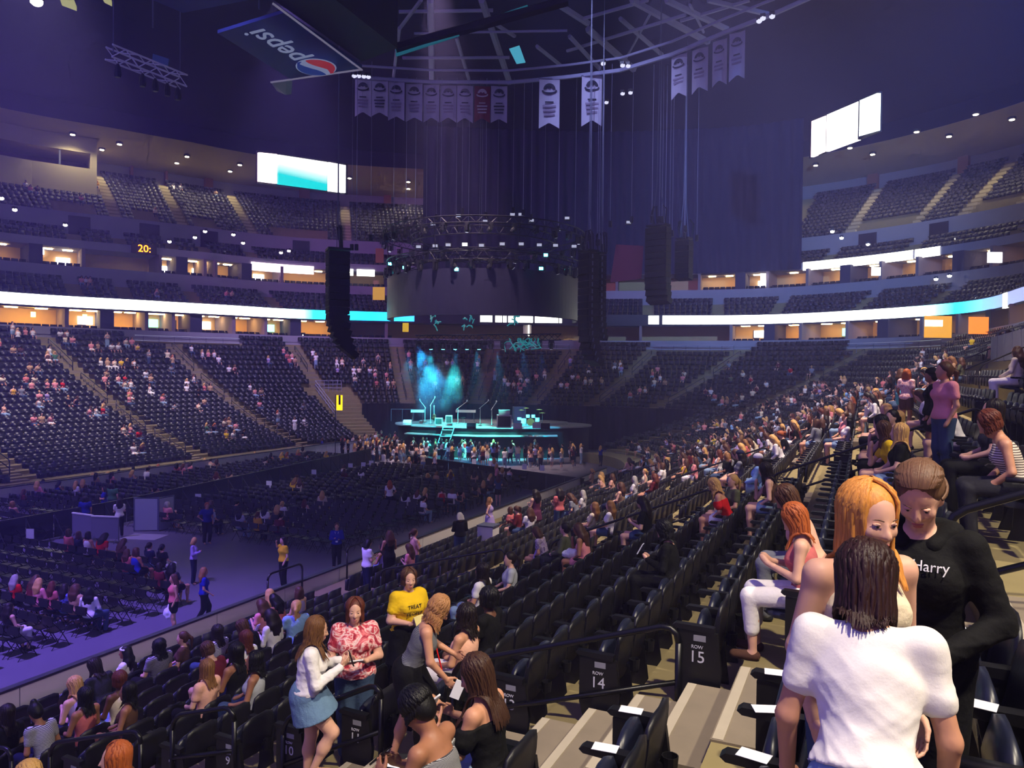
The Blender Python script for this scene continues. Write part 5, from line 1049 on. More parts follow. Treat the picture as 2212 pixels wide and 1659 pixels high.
# signs
def sign_box(name, px, s, w, h, m, label, cat='sign', text=None, tm=None, ts=.3, yaw=0.):
    P = at_d(*px, s); r = empty(name, P); r.rotation_euler = (0, 0, YAW+yaw); tag(r, label, cat); b = MB(); b.box((0, .06, 0), (w, .12, h)); b.build('panel', m, r)
    if text: o = obj('lettering', text_mesh(text, ts, .005), tm, r); o.rotation_euler = (math.pi/2, 0, 0); o.location = (0, -.012, 0)
    return r
ylw = emit('yellow_sign', (1, .80, .05), 1.6)
r = sign_box('led_sign', (733, 870), 56, .42, 1.1, ylw, 'tall yellow lit sign on a pole by the left stand', 'sign')
b = MB(); b.tube([(-.3, .1, .6), (-.3, .1, at_d(733, 870, 56)[2]*-1)], .03, 5); b.build('pole', M_RAIL, r); b = MB(); b.box((.02, -.01, .2), (.14, .03, .7)); b.build('dark_stroke', mat('sign_dark', (.12, .1, .03), .6), r)
sign_box('lit_sign', (1299, 713), 80, 1.0, .75, emit('orange_sign', (.95, .48, .12), .9), 'small orange lit sign beyond the main line array')
sign_box('lit_sign', (2115, 703), 52, 1.3, 1.15, emit('orange_sign2', (1.0, .50, .16), 1.4), 'glowing orange menu sign above the near stand')
sign_box('lit_sign', (2027, 706), 60, 2.1, 1.7, emit('amber_panel', (.98, .68, .16), .9), 'amber backlit panel with white pictures in the near concourse')
sign_box('lit_sign', (2018, 698), 59.6, 1.35, .5, emit('white_panel', (1, .98, .9), 2.2), 'white picture strip on the amber concourse panel')
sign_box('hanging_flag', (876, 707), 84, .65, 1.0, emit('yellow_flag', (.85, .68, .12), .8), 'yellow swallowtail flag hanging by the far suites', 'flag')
sign_box('wall_panel', (818, 634), 84, 1.3, 1.4, emit('amber_door', (.80, .58, .08), .8), 'amber lit doorway panel beside the round screen', 'panel')
sign_box('wall_panel', (820, 552), 86, .9, 1.6, mat('tan_door', (.62, .42, .22), .7), 'tan door beside the upper stand near the screen', 'door')
sign_box('concourse_door', (1139, 700), 84, .9, 2.2, mat('pale_door', (.70, .66, .62), .6), 'pale concourse door under the white ribbon segments', 'door')
sign_box('light_strip', (1142, 710), 83.6, .16, 1.6, emit('ribbon_plain_white', (1, 1, 1), 3), 'vertical white light strip beside the pale door', 'light')
for (x, y, s, w, h, lb) in ((2150, 556, 52, .95, .7, 'bright white television in the near upper suite'), (1893, 586, 66, .75, .7, 'small white television in the near upper suites'), (85, 541, 74, .8, .75, 'white television in the upper suite at the far left'), (1649, 599, 84, .55, .85, 'narrow white screen in a far upper suite')):
    sign_box('wall_screen', (x, y), s, w, h, SCREEN_W, lb, 'television')
# ------------------------------------------------------------------ aisles
def u_of_y(Y): return float(np.interp(Y, [-10, 12, 30, 46], [0, 1, 2, 3]))
AISLE_Y = [5.95, 16.5, 27.0, 37.5, 47.0]
AISLES = [u_of_y(-4.6)] + [u_of_y(y) for y in AISLE_Y] + [3.75, 4.55, 5.4, 6.28, 6.86, 7.38, 7.86, 8.5, 9.27, 10.42, 11.42, 12.2, 13.0]
HALF = .75
def row_polyline(line, k, ua, ub, n=900):
    u = np.linspace(ua, ub, n); P = line(u, np.full_like(u, k)); L = np.concatenate([[0], np.cumsum(np.linalg.norm(np.diff(P, axis=0), axis=1))]); return u, P, L
def seats_on(line, zf, rows, aisles, ua, ub, spacing=.52, half=HALF, skip=None):
    out = []
    for k in rows:
        u, P, L = row_polyline(line, k, ua, ub); cuts = [0.0] + [float(np.interp(a, u, L)) for a in sorted(aisles) if ua < a < ub] + [L[-1]]
        T = np.gradient(P, axis=0); T /= np.linalg.norm(T, axis=1)[:, None]
        for s in range(len(cuts)-1):
            a0 = cuts[s] + (half if s > 0 else 0); a1 = cuts[s+1] - (half if s < len(cuts)-2 else 0); n = int((a1-a0)/spacing)
            if n < 1: continue
            gap = (a1-a0-n*spacing)
            for i in range(n):
                l = a0 + spacing*(i+.5) + (gap*0 if s == 1 else gap*i/max(n-1, 1)*1.0 if True else 0); uu = float(np.interp(l, L, u))
                if skip and skip(uu, k): continue
                x = np.interp(l, L, P[:, 0]); y = np.interp(l, L, P[:, 1]); tx = np.interp(l, L, T[:, 0]); ty = np.interp(l, L, T[:, 1])
                # inward normal = left of travel direction when moving along +u
                nx, ny = -ty, tx; rz = math.atan2(ny, nx) - math.pi/2
                out.append((x, y, float(zf(k)), rz, k, s, i, n, uu))
    return np.array(out)
def in_frame(A, m=60, dz=.6):
    pj = project(A[:, :3] + np.array([0, 0, dz])); return (pj[:, 2] > .8) & (pj[:, 0] > -m) & (pj[:, 0] < 2212+m) & (pj[:, 1] > -m) & (pj[:, 1] < 1659+m*4), pj
def sk_lower(u, k):
    if 5.75 < u < 9.0 and k < 11: return True
    if 8.95 < u < 9.45 and k < 17: return True
    if k >= 25 and any(a < u < b for a, b in ((9.72, 10.78), (6.32, 6.85), (4.72, 5.58), (7.4, 7.9))): return True
    if k >= 21 and 1.66 < u < 2.42: return True
    if k in (3, 4) and abs(u-1.589) < .035: return True
    return False
# the stand we look along: first aisle seat starts right at the aisle edge
LOWER = seats_on(bowl, row_z, range(1, NROW+1), AISLES, 0.02, 13.6, .52, HALF, sk_lower)
ok, LPJ = in_frame(LOWER); LOWER = LOWER[ok]; LPJ = LPJ[ok]
OCC = np.zeros(len(LOWER), bool)
def face_fwd(rz): return np.array([-math.sin(rz), math.cos(rz)])
HEADPJ = project(LOWER[:, :3] + np.stack([0*LOWER[:, 0], 0*LOWER[:, 0], 1.16+0*LOWER[:, 0]], 1))
def find_seat(x, y, near=None):
    d = np.hypot(HEADPJ[:, 0]-x, HEADPJ[:, 1]-y) + OCC*1e5 + (HEADPJ[:, 2] < 1.5)*1e6
    if near is not None: d = d + np.abs(HEADPJ[:, 2]-near)*4
    i = int(d.argmin()); OCC[i] = True; return i
# ------------------------------------------------------------------ steps of the aisles (parts of the terraces)
M_NOSE = mat('step_nosing', (.68, .64, .56), .8, .1, 5)
for ai, ua in enumerate(AISLES):
    if ai == 0 or ua > 12.6: continue
    par = T_R if ua < 5.75 else (T_F if ua < 9.0 else T_L); k0 = 11 if par is T_F else 1
    if 8.95 < ua < 9.45: k0 = 17
    for k in range(k0, NROW):
        uq = np.array([ua-.01, ua+.01]); P = bowl(uq, np.full(2, float(k))); t = P[1]-P[0]; t /= np.linalg.norm(t); c = bowl(np.array([ua]), np.array([float(k)]))[0]; n_ = np.array([-t[1], t[0]]); a = math.atan2(t[1], t[0])
        dpt = np.linalg.norm(bowl(np.array([ua]), np.array([k+1.0]))[0]-c); out_ = -n_; pj = project(np.array([c[0], c[1], row_z(k)]))
        if pj[2] < 1 or not (-150 < pj[0] < 2400) or pj[1] > 2300: continue
        rise = row_z(k+1)-row_z(k); near = ai == 1
        c2 = c + out_*(dpt*.4-.21); b = MB(); b.box((0, 0, rise/4), (2*HALF-.16, .42, rise/2)); o = b.build('step', M_STEP, par); o.location = (c2[0], c2[1], row_z(k)); o.rotation_euler = (0, 0, a)
        if near:
            c3 = c - out_*(dpt*.6-.21); b = MB(); b.box((0, 0, .008), (2*HALF-.16, .43, .016)); o = b.build('step', M_STEP, par); o.location = (c3[0], c3[1], row_z(k)); o.rotation_euler = (0, 0, a)
            for cc, zz in ((c2 - out_*.17, rise/2), (c3 - out_*.17, .016)): b = MB(); b.box((0, 0, .003), (2*HALF-.18, .07, .006)); o = b.build('nosing', M_NOSE, par); o.location = (cc[0], cc[1], row_z(k)+zz); o.rotation_euler = (0, 0, a)
# ------------------------------------------------------------------ handrails
def handrail(pts, label, h=.95, r=.024, group='aisle handrails', posts=None):
    """pts: floor points; top rail with rounded ends, mid rail and posts"""
    pts = [np.asarray(p, float) for p in pts]; root = empty('handrail', pts[0]); o0 = pts[0]; tag(root, label, 'handrail', group); q = [p-o0 for p in pts]
    d = q[-1]-q[0]; d = d/np.linalg.norm(d); rr = .16
    top = [q[0] + Z3*(h-rr)] + [q[0] + Z3*(h-rr) + Z3*rr*math.sin(t) + d*rr*(1-math.cos(t)) for t in (.5, 1.0, 1.5)] + [p + Z3*h for p in q[1:-1]] + [q[-1] + Z3*(h-rr) + Z3*rr*math.sin(t) - d*rr*(1-math.cos(t)) for t in (1.5, 1.0, .5)] + [q[-1] + Z3*(h-rr)]
    b = MB(); b.tube(top, r, 8); b.build('top_rail', M_RAIL, root, True); b = MB(); b.tube([q[0] + Z3*h*.52, q[-1] + Z3*h*.52], r*.85, 6); b.build('mid_rail', M_RAIL, root, True)
    for p in q: b = MB(); b.tube([p, p + Z3*(h-rr)], r, 8); b.build('post', M_RAIL, root, True)
    return root
def rowx(k): return -1.18 + .85*(k-15)
def fl_at(k, Y): return np.array([rowx(k), Y, row_z(round(k)) + .0])
SEG = [(14.80, 12.3), (11.35, 9.9), (9.1, 8.0), (7.4, 5.5), (4.6, 3.0)]
for i, (ka, kb) in enumerate(SEG):
    A = np.array([rowx(ka), 6.35, row_z(int(ka))]); B = np.array([rowx(kb), 6.35, row_z(int(math.floor(kb)))]); handrail([A, B], 'black tubular aisle handrail beside the steps, %s of the flight counted downwards' % ordw(i+1), 1.02, .028, 'handrails of the aisle steps nearby')
handrail([np.array([rowx(19.4), 6.0, row_z(19)]), np.array([rowx(17.0), 6.0, row_z(17)])], 'black tubular handrail at the edge of the view beside the upper steps', 1.0, .03, 'handrails of the aisle steps nearby')
cnt = 0
for ai, ua in enumerate(AISLES):
    if ai <= 1 or ua > 12.6: continue
    far_ = 5.75 < ua < 9.0
    segs = [(24.6, 20.2), (18.8, 14.4), (13.0, 8.6), (7.2, 3.0)] if not far_ else [(24.6, 20.2), (18.8, 13.5)]
    if 8.95 < ua < 9.45: segs = segs[:1]
    for (ka, kb) in segs:
        f = lambda k: np.append(bowl(np.array([ua]), np.array([k]))[0], row_z(math.floor(k)))
        pj = project(f(ka)); pj2 = project(f(kb))
        if pj[2] < 2 or max(pj[0], pj2[0]) < -30 or min(pj[0], pj2[0]) > 2240: continue
        cnt += 1; handrail([f(ka), (f(ka)+f(kb))/2, f(kb)], 'black handrail in the %s aisle counted from the near stand, section at row %s' % (ordw(ai), numw(int(ka))), .95, .035 if ua > 5.7 else .028, 'handrails of the other aisles')
# ------------------------------------------------------------------ dasher boards round the floor
DB = struct(empty('wall_dasher', (0, 0, 0)), 'low white dasher wall between the floor and the first row')
def boards(pts, par):
    for i in range(len(pts)-1):
        A, B = pts[i], pts[i+1]; t = B-A; L_ = np.linalg.norm(t); a = math.atan2(t[1], t[0]); c = (A+B)/2
        b = MB(); b.box((0, 0, .575), (L_-.02, .10, 1.15)); o = b.build('board', M_WHITEP, par); o.location = (c[0], c[1], 0); o.rotation_euler = (0, 0, a)
        b = MB(); b.box((0, 0, 1.17), (L_, .16, .05)); o = b.build('cap_rail', mat('cap_rail_dark', (.12, .11, .20), .5), par); o.location = (c[0], c[1], 0); o.rotation_euler = (0, 0, a)
boards([np.array([-14.78, y]) for y in np.arange(2, 49.5, 2.5)], DB)
u = np.linspace(9.02, 13.2, 22); off = bowl(u, np.full_like(u, -.95)); boards(list(off), DB)
# ------------------------------------------------------------------ floor chairs (folding)
CH = []; nblk = [0]
def chair_block(x0, x1, y0, y1, dx=.52, dy=.92, yaw=.0, hole=None):
    nblk[0] += 1
    for j, y in enumerate(np.arange(y0, y1, dy)):
        for i, x in enumerate(np.arange(x0, x1, dx)):
            if hole and hole(x, y): continue
            CH.append((x + random.uniform(-.03, .03), y + random.uniform(-.04, .04), 0, yaw + random.uniform(-.06, .06), j+1, int(round((x1-x)/dx)), nblk[0]))
def barr_x(Y): return np.interp(Y, [10, 24.6, 53.5], [-30.9, -31.2, -35.0])
chair_block(-29.5, -18.9, 9.6, 19.6, hole=lambda x, y: y > 17.6 and x > -21.2)
chair_block(-39.3, -30.6, 8.0, 22.0)
chair_block(-30.3, -25.2, 24.8, 45.5); chair_block(-24.0, -18.6, 24.8, 45.5)
chair_block(-39.6, -31.6, 24.0, 48.0, hole=lambda x, y: x > barr_x(y)-1.2)
CH = np.array(CH); okc, CPJ = in_frame(CH); CH = CH[okc]; CPJ = CPJ[okc]; COCC = np.zeros(len(CH), bool)
CHEAD = project(CH[:, :3] + np.array([0, 0, 1.16]))
def find_chair(x, y):
    d = np.hypot(CHEAD[:, 0]-x, CHEAD[:, 1]-y) + COCC*1e5; i = int(d.argmin()); COCC[i] = True; return i
# ------------------------------------------------------------------ floor barricades, desk, glass gates
BR = empty('crowd_barricade', (0, 0, 0)); tag(BR, 'long black crowd barricade crossing the floor between the chair blocks', 'barricade')
bp = [np.array([barr_x(y), y, 0]) for y in np.arange(13, 53.6, 1.22)]
def barricade(root, pts, h=1.12, m=M_RAIL):
    for i in range(len(pts)-1):
        A, B = pts[i], pts[i+1]; t = (B-A); L_ = np.linalg.norm(t); a = math.atan2(t[1], t[0]); c = (A+B)/2
        b = MB(); b.box((0, 0, h/2), (L_-.05, .03, h*.94)); b.box((0, 0, h), (L_, .09, .05)); o = b.build('panel', mat('barricade_black', (.07, .07, .08), .5), root); o.location = c; o.rotation_euler = (0, 0, a)
        b = MB(); b.tube([(0, 0, h*.95), (-.0, -.75, .03)], .02, 4); o = b.build('brace', M_RAIL, root); o.location = A; o.rotation_euler = (0, 0, a)
barricade(BR, bp)
BF = empty('crowd_barricade', (0, 0, 0)); tag(BF, 'black barricade behind the standing crowd in front of the stage', 'barricade')
q0, q1 = at_z(880, 985, 1.1), at_z(1262, 1035, 1.1); q0[2] = q1[2] = 0; barricade(BF, [q0 + (q1-q0)*t for t in np.linspace(0, 1, 12)])
M_PAPER = mat('paper_white', (.92, .92, .94), .7)
for i, (x, y, zz) in enumerate(((745, 971, .8), (757, 1007, .8), (785, 1005, .8), (802, 1001, .8), (678, 1021, .8), (581, 1046, .8), (428, 1075, .8), (65, 1153, .8), (1024, 997, .8), (1060, 1001, .8), (1133, 1008, .8), (1171, 1011, .8), (605, 960, .8), (660, 965, .8))):
    P = at_z(x, y, zz); b = MB(); b.box((0, 0, 0), (.30, .012, .38)); o = b.build('paper_notice', M_PAPER); o.location = P; o.rotation_euler = (0, 0, YAW); tag(o, 'white paper notice taped to a floor barricade, %s counted across' % ordw(i+1), 'notice', 'barricade notices')
gp = empty('glass_gate', at_z(290, 1148, 0)); gp.rotation_euler = (0, 0, .35); tag(gp, 'folding clear plastic gate panels standing on the floor', 'gate')
M_GLS = mat('clear_plastic', (.62, .64, .72), .25, spec=.5)
for i, (x, y, rz, w) in enumerate(((0, 0, .2, 1.0), (1.05, .15, 1.2, .8))):
    b = MB(); b.box((w/2, 0, .75), (w, .03, 1.4)); o = b.build('pane', M_GLS, gp); o.location = (x, y, 0); o.rotation_euler = (0, 0, rz)
    b = MB(); b.tube([(0, 0, 0), (0, 0, 1.5), (w, 0, 1.5), (w, 0, 0)], .03, 5); o = b.build('frame', M_SPR, gp); o.location = (x, y, 0); o.rotation_euler = (0, 0, rz)
for i, (x, y) in enumerate(((178, 1166), (228, 1172))):
    r = empty('security_table', at_z(x, y, 0)); r.rotation_euler = (0, 0, .3*i); tag(r, 'folded white edged table standing on its side, %s of the pair' % ('left' if i == 0 else 'right'), 'table'); b = MB(); b.box((0, 0, .62), (1.2, .06, .9)); b.build('top', mat('table_grey', (.45, .45, .50), .6), r); b = MB(); b.box((0, 0, 1.09), (1.24, .09, .05)); b.build('edge', M_WHITEP, r)
    for sx in (-.5, .5): b = MB(); b.tube([(sx, .2, 0), (sx, 0, .3), (sx, -.2, 0)], .02, 4); b.build('leg', M_STEEL, r)
b = MB(); c = at_z(420, 1120, 0); b.box((0, 0, .006), (1.6, 1.1, .012)); o = b.build('floor_mat', mat('floor_mat_pale', (.62, .60, .64), .8)); o.location = at_z(312, 1160, 0); o.rotation_euler = (0, 0, .3); tag(o, 'pale mat lying on the floor before the plastic gate', 'mat')
# carpet strip and cyan marking along the near boards
b = MB(); b.box((-15.65, 24, .006), (1.5, 50, .012)); o = b.build('carpet_runner', mat('runner_blue', (.32, .30, .52), .9, .1, 3)); tag(o, 'blue carpet runner along the white dasher boards', 'carpet')
b = MB(); b.box((-16.44, 14, .012), (.05, 15, .024)); o = b.build('light_strip', emit('laser_cyan', (.1, .85, .75), 2.0)); tag(o, 'thin cyan light strip along the runner edge', 'light strip')
# white equipment box at the dasher gate
P = np.array([-11.1, 22.6, row_z(3)]); r = empty('gate_cabinet', P); tag(r, 'white upright cabinet at the foot of the aisle', 'cabinet'); b = MB(); b.box((0, 0, .55), (.55, .5, 1.1)); b.build('body', M_WHITEP, r); b = MB(); b.box((0, 0, 1.12), (.6, .55, .04)); b.build('top', M_STEEL, r)
# gate rails at the boards
for i, (ya, yb) in enumerate(((16.0, 17.4), (19.5, 21.5))):
    handrail([np.array([-14.45, ya, row_z(1)]), np.array([-14.45, yb, row_z(1)])], 'black gate rail at the dasher wall, %s of the two' % ('nearer' if i == 0 else 'farther'), 1.05, .03, 'dasher gate rails')
# platform rail with grey panels, upper end of the near stand
pl = empty('platform_rail', (0, 0, 0)); tag(pl, 'grey panelled guard rail of the platform above the near rows', 'rail')
for j in range(7):
    y = 25.0 + j*1.6; X = 4.6; z = row_z(22)+.25; b = MB(); b.box((X, y, z+.5), (.05, 1.45, .95)); b.build('panel', mat('rail_panel_grey', (.55, .55, .62), .6), pl); b = MB(); b.tube([(X, y-.8, z-.2), (X, y-.8, z+1.1)], .035, 5); b.build('post', M_STEEL, pl)
b = MB(); b.tube([(4.6, 24.2, row_z(22)+1.36), (4.6, 35.6, row_z(22)+1.36)], .035, 5); b.build('top_rail', M_STEEL, pl)
b = MB(); b.box((6.4, 30, row_z(22)+.1), (3.7, 11.5, .3)); b.build('deck', M_CONC, pl)
# vomitory landing with rails left of the stage
lr = empty('landing_rail', (0, 0, 0)); tag(lr, 'pale stair landing with railings beside the left stand', 'railing'); M_PR = mat('pale_rail', (.55, .55, .68), .4)
A = np.append(bowl(np.array([9.30]), np.array([16.6]))[0], row_z(16)); B = np.append(bowl(np.array([9.05]), np.array([16.2]))[0], row_z(16)); C_ = np.append(bowl(np.array([9.36]), np.array([9.0]))[0], row_z(9))
for (p, q) in ((A, B), (A, C_)):
    for zz in (.35, .7, 1.05): b = MB(); b.tube([p + Z3*zz, q + Z3*zz], .03, 4); b.build('bar', M_PR, lr)
    for t in np.linspace(0, 1, 7): b = MB(); c = p + (q-p)*t; b.tube([c, c + Z3*1.05], .025, 4); b.build('post', M_PR, lr)
# accessible-seating rails and counters on the concourse edge
for i, (ua, ub, k) in enumerate(((9.75, 10.75, 25.2), (6.35, 6.85, 25.2), (4.75, 5.55, 25.0), (7.4, 7.9, 25.2))):
    u = np.linspace(ua, ub, 14); P = bowl(u, np.full_like(u, k)); z0 = row_z(25); root = empty('concourse_rail', (0, 0, 0)); tag(root, 'bright double rail along the back of the lower stand, %s counted from the left' % ordw(i+1), 'rail')
    for zz, r_ in ((.95, .05), (.5, .04)): b = MB(); b.tube([np.append(p, z0+zz) for p in P], r_, 5); b.build('bar', mat('bright_rail', (.62, .62, .72), .35, metal=.2), root)
    for p in P[::2]: b = MB(); b.tube([np.append(p, z0), np.append(p, z0+.95)], .03, 4); b.build('post', M_STEEL, root)
# ------------------------------------------------------------------ people of the crowd
HK = ['brown', 'dark', 'black', 'blonde', 'auburn', 'ombre', 'red']; HP = [.30, .24, .12, .20, .07, .05, .02]
TOPC = ['white', 'cream', 'black', 'grey', 'pink', 'rose', 'maroon', 'tan', 'peach', 'charcoal', 'lilac', 'sky', 'brown', 'red', 'yellow', 'denim', 'olive']; TOPP = [.20, .08, .16, .07, .09, .05, .04, .06, .06, .05, .03, .03, .03, .02, .02, .02, .02]; TOPP = np.array(TOPP)/np.sum(TOPP)
rs = random.Random(11)
def pick(a, p): return rs.choices(a, list(p))[0]
CROWD = []   # dicts
SIT = ['sit', 'sit_lean', 'sit_phone', 'sit_back', 'sit_turn', 'sit_turn2', 'sit_chin']; STD = ['stand', 'stand_fold', 'stand_phone', 'stand_hip', 'walk', 'stand_lookup']
CNAME = {'lgrey': 'pale grey', 'royal': 'royal blue', 'sky': 'pale blue', 'denim': 'denim blue', 'ldenim': 'light denim'}
def cname(c): return CNAME.get(c, c)
def spec(top=None, hair=None, sex=None):
    return dict(top=(pick(['tee', 'tank', 'tee', 'long', 'off'], [3, 2, 2, 1.5, .7]), top or pick(TOPC, TOPP)), bottom=(pick(['jeans', 'shorts', 'skirt', 'capri'], [4, 4, 1, 1]), pick(['denim', 'black', 'ldenim', 'navy', 'white', 'charcoal'], [4, 4, 3, 1, 1, 1])),
        hair=(pick(['long', 'wavy', 'pony', 'bun', 'bob'], [5, 3, 1.5, .6, 1]), hair or pick(HK, HP)), sk=pick(['fair', 'mid', 'tan', 'deep'], [6, 3, 1.2, .4]), w=pick([.92, 1.0, 1.08, 1.16], [3, 4, 2, 1]))
def stand_name(u): return 'near stand' if u < 5.75 else ('stand behind the stage' if u < 9 else 'opposite stand')
def add_seated(x, y, tc=None, hc=None, pose_=None, label=None, near=None, **kw):
    i = find_seat(x, y, near); X, Y, Z, rz, k, s, idx, n, uu = LOWER[i]; f = face_fwd(rz); d = spec(tc, hc); d.update(kw)
    d.update(loc=(X + f[0]*.05, Y + f[1]*.05, Z), rz=rz, pn=pose_ or rs.choice(SIT)); d['label'] = label or 'person in a %s top, %s, section %s, row %s, seat %s' % (cname(d['top'][1]) if isinstance(d['top'][1], str) else 'patterned', stand_name(uu), numw(int(s)), numw(int(k)), numw(int(idx)+1)); d['depth'] = HEADPJ[i, 2]; CROWD.append(d); return d
def add_rowstand(x, y, tc=None, hc=None, pose_=None, label=None, rz=None, near=None, **kw):
    PJ = project(LOWER[:, :3] + np.array([0, 0, 1.56])); dd = np.hypot(PJ[:, 0]-x, PJ[:, 1]-y) + OCC*1e5 + (PJ[:, 2] < 1.5)*1e6
    if near is not None: dd = dd + np.abs(PJ[:, 2]-near)*4
    i = int(dd.argmin()); OCC[i] = True; X, Y, Z, r0, k, s, idx, n, uu = LOWER[i]; f = face_fwd(r0); d = spec(tc, hc); d.update(kw)
    d.update(loc=(X + f[0]*.30, Y + f[1]*.30, Z), rz=r0 + rs.uniform(-.5, .5) if rz is None else rz, pn=pose_ or rs.choice(STD)); d['label'] = label or 'standing person in a %s top, %s, section %s, row %s, seat %s' % (cname(d['top'][1]), stand_name(uu), numw(int(s)), numw(int(k)), numw(int(idx)+1)); d['depth'] = PJ[i, 2]; CROWD.append(d); return d
def add_chair(x, y, tc=None, hc=None, pose_=None, label=None, **kw):
    i = find_chair(x, y); X, Y, Z, rz = CH[i, :4]; d = spec(tc, hc); d.update(kw); d.update(loc=(X, Y+.03, 0), rz=rz, pn=pose_ or rs.choice(SIT)); d['label'] = label or 'person in a %s top, %s chair block, row %s, %s from the boards' % (cname(d['top'][1]) if isinstance(d['top'][1], str) else 'patterned', ['', 'near', 'corner', 'far', 'middle', 'side'][int(CH[i, 6])], numw(int(CH[i, 4])), ordw(int(CH[i, 5]))); d['depth'] = CHEAD[i, 2]; CROWD.append(d); return d
NFS = [0]
def add_floor(x, y, tc=None, hc=None, pose_=None, label=None, rz=None, **kw):
    """x, y: image point of the feet"""
    P = at_z(x, y, 0); d = spec(tc, hc); d.update(kw); d.update(loc=(P[0], P[1], 0), rz=rs.uniform(-1, 1) if rz is None else rz, pn=pose_ or rs.choice(STD)); NFS[0] += 1
    d['label'] = label or 'person in a %s top standing on the floor, %s from the left' % (cname(d['top'][1]), ordw(NFS[0])); d['depth'] = (P-CAM) @ AF; d['px'] = x; CROWD.append(d); return d
def crop(ox, oy, sc, L, fn, **kw):
    for q in L: fn(ox + q[0]/sc, oy + q[1]/sc, *q[2:3], **kw)
TO_CAM = lambda P: math.atan2(-(CAM[0]-P[0]), CAM[1]-P[1])
# ---- named people of the near stand and of the floor
S_, R_, C_, F_ = add_seated, add_rowstand, add_chair, add_floor
S_(1570, 1040, 'red', 'blonde', 'sit_lean', 'person in a red off-shoulder top bending forward in the near rows', top=('off', 'red'), sk='mid'); S_(1588, 1032, 'olive', 'blonde', 'sit_turn', 'person with a patterned olive top right behind the red top', top=('tee', 'olive'))
S_(1632, 1005, 'sky', 'brown', 'sit', 'person in a pale blue shirt and white cap seen from behind', top=('long', 'sky'), hair=('bob', 'brown'), cap='white', w=1.16); S_(1598, 985, 'grey', 'dark', 'sit', 'person in a grey top and dark cap beside the pale blue shirt', cap='navy', w=1.1)
S_(1692, 1025, 'brown', 'dark', 'sit_chin', 'person in a brown tank top holding a phone, bare shoulders, row below the beige walkway', top=('tank', 'brown'), bottom=('shorts', 'ldenim'), hair=('long', 'dark'))
S_(1470, 1140, 'black', 'black', 'sit_phone', 'person all in black raising a white phone among empty seats', top=('long', 'black'), bottom=('jeans', 'black'), hair=('wavy', 'black'))
S_(1108, 1215, 'lgrey', 'dark', 'sit_turn', 'person in a pale grey tee with a ponytail looking sideways', top=('tee', 'lgrey'), hair=('pony', 'dark'), w=1.1); S_(1058, 1240, 'white', 'dark', 'sit', 'person in a white tee seen from behind beside the pale grey tee', top=('tee', 'white'), hair=('long', 'dark'))
S_(1275, 1132, 'pink', 'brown', 'sit_chin', 'person in a pink tank top with a white bag on the lap', top=('tank', 'pink'), bottom=('shorts', 'pink'), hair=('long', 'brown')); S_(1187, 1150, 'lilac', 'brown', 'sit_lean', 'person in a lilac flowered dress leaning forward', top=('tee', blotch('flower_lilac', [(.62, .52, .68), (.80, .74, .78), (.45, .36, .52)], 14)), bottom=('skirt', 'lilac'), hair=('bob', 'brown')); S_(1213, 1140, 'olive', 'dark', 'sit', 'person in an olive striped shawl next to the lilac dress', top=('long', 'olive'))
S_(1395, 1085, 'black', 'dark', 'sit_phone', 'person in a black top bent over a phone with bare knees', top=('tee', 'black'), bottom=('shorts', 'denim'), hair=('long', 'dark')); S_(1310, 1100, 'white', 'ombre', 'sit', 'person in a white top, first of a pair above the pink tank top', hair=('long', 'ombre'), top=('tee', 'white')); S_(1282, 1102, 'cream', 'blonde', 'sit_back', 'person in a cream top, second of a pair above the pink tank top', hair=('long', 'ombre'))
S_(1345, 1055, 'tan', 'brown', 'sit', 'person in a tan tank top low in the near rows', top=('tank', 'tan')); S_(1372, 1042, 'white', 'grey', 'sit', 'person in a white tee with a tall hairdo low in the near rows', top=('tee', 'white')); S_(1436, 1010, 'white', 'brown', 'sit', 'person in a bright white tee sitting upright mid stand', top=('tee', 'white'), hair=('bob', 'brown'), w=1.16); S_(1398, 1025, 'cream', 'blonde', 'sit_turn'); S_(1415, 1030, 'maroon', 'auburn', 'sit'); S_(1500, 1000, 'pink', 'brown', 'sit')
S_(1252, 1075, 'grey', 'brown', 'sit_lean', 'person in a grey tee bending low behind the standing pair', w=1.1); S_(1262, 1065, 'white', 'grey', 'sit'); S_(1310, 1035, 'peach', 'blonde', 'sit_lean'); S_(1322, 1030, 'peach', 'brown', 'sit'); S_(1278, 1018, 'tan', 'blonde', 'sit'); S_(1300, 1022, 'cream', 'blonde', 'sit')
R_(1172, 1072, 'plum', 'dark', 'stand_phone', 'person in a plum dress standing in the low rows, first of a pair', 1.2, top=('tank', 'plum'), bottom=('dress', 'plum'), hair=('wavy', 'dark')); R_(1228, 1055, 'rose', 'dark', 'stand_phone', 'person in a rose tee and jeans standing in the low rows, second of a pair', 1.2, top=('tee', 'rose'), bottom=('jeans', 'denim'), hair=('wavy', 'dark'))
R_(1075, 1085, 'lilac', 'ombre', 'stand_hip', 'person in a lilac dress leaning on the rail above the white cabinet', -1.2, top=('tank', 'lilac'), bottom=('dress', 'lilac'), hair=('long', 'ombre')); R_(1018, 1115, 'black', 'grey', 'stand_phone', 'person in a black jumper and jeans before the white cabinet', .8, top=('long', 'black'), bottom=('jeans', 'denim'), hair=('bob', 'grey'), w=1.1)
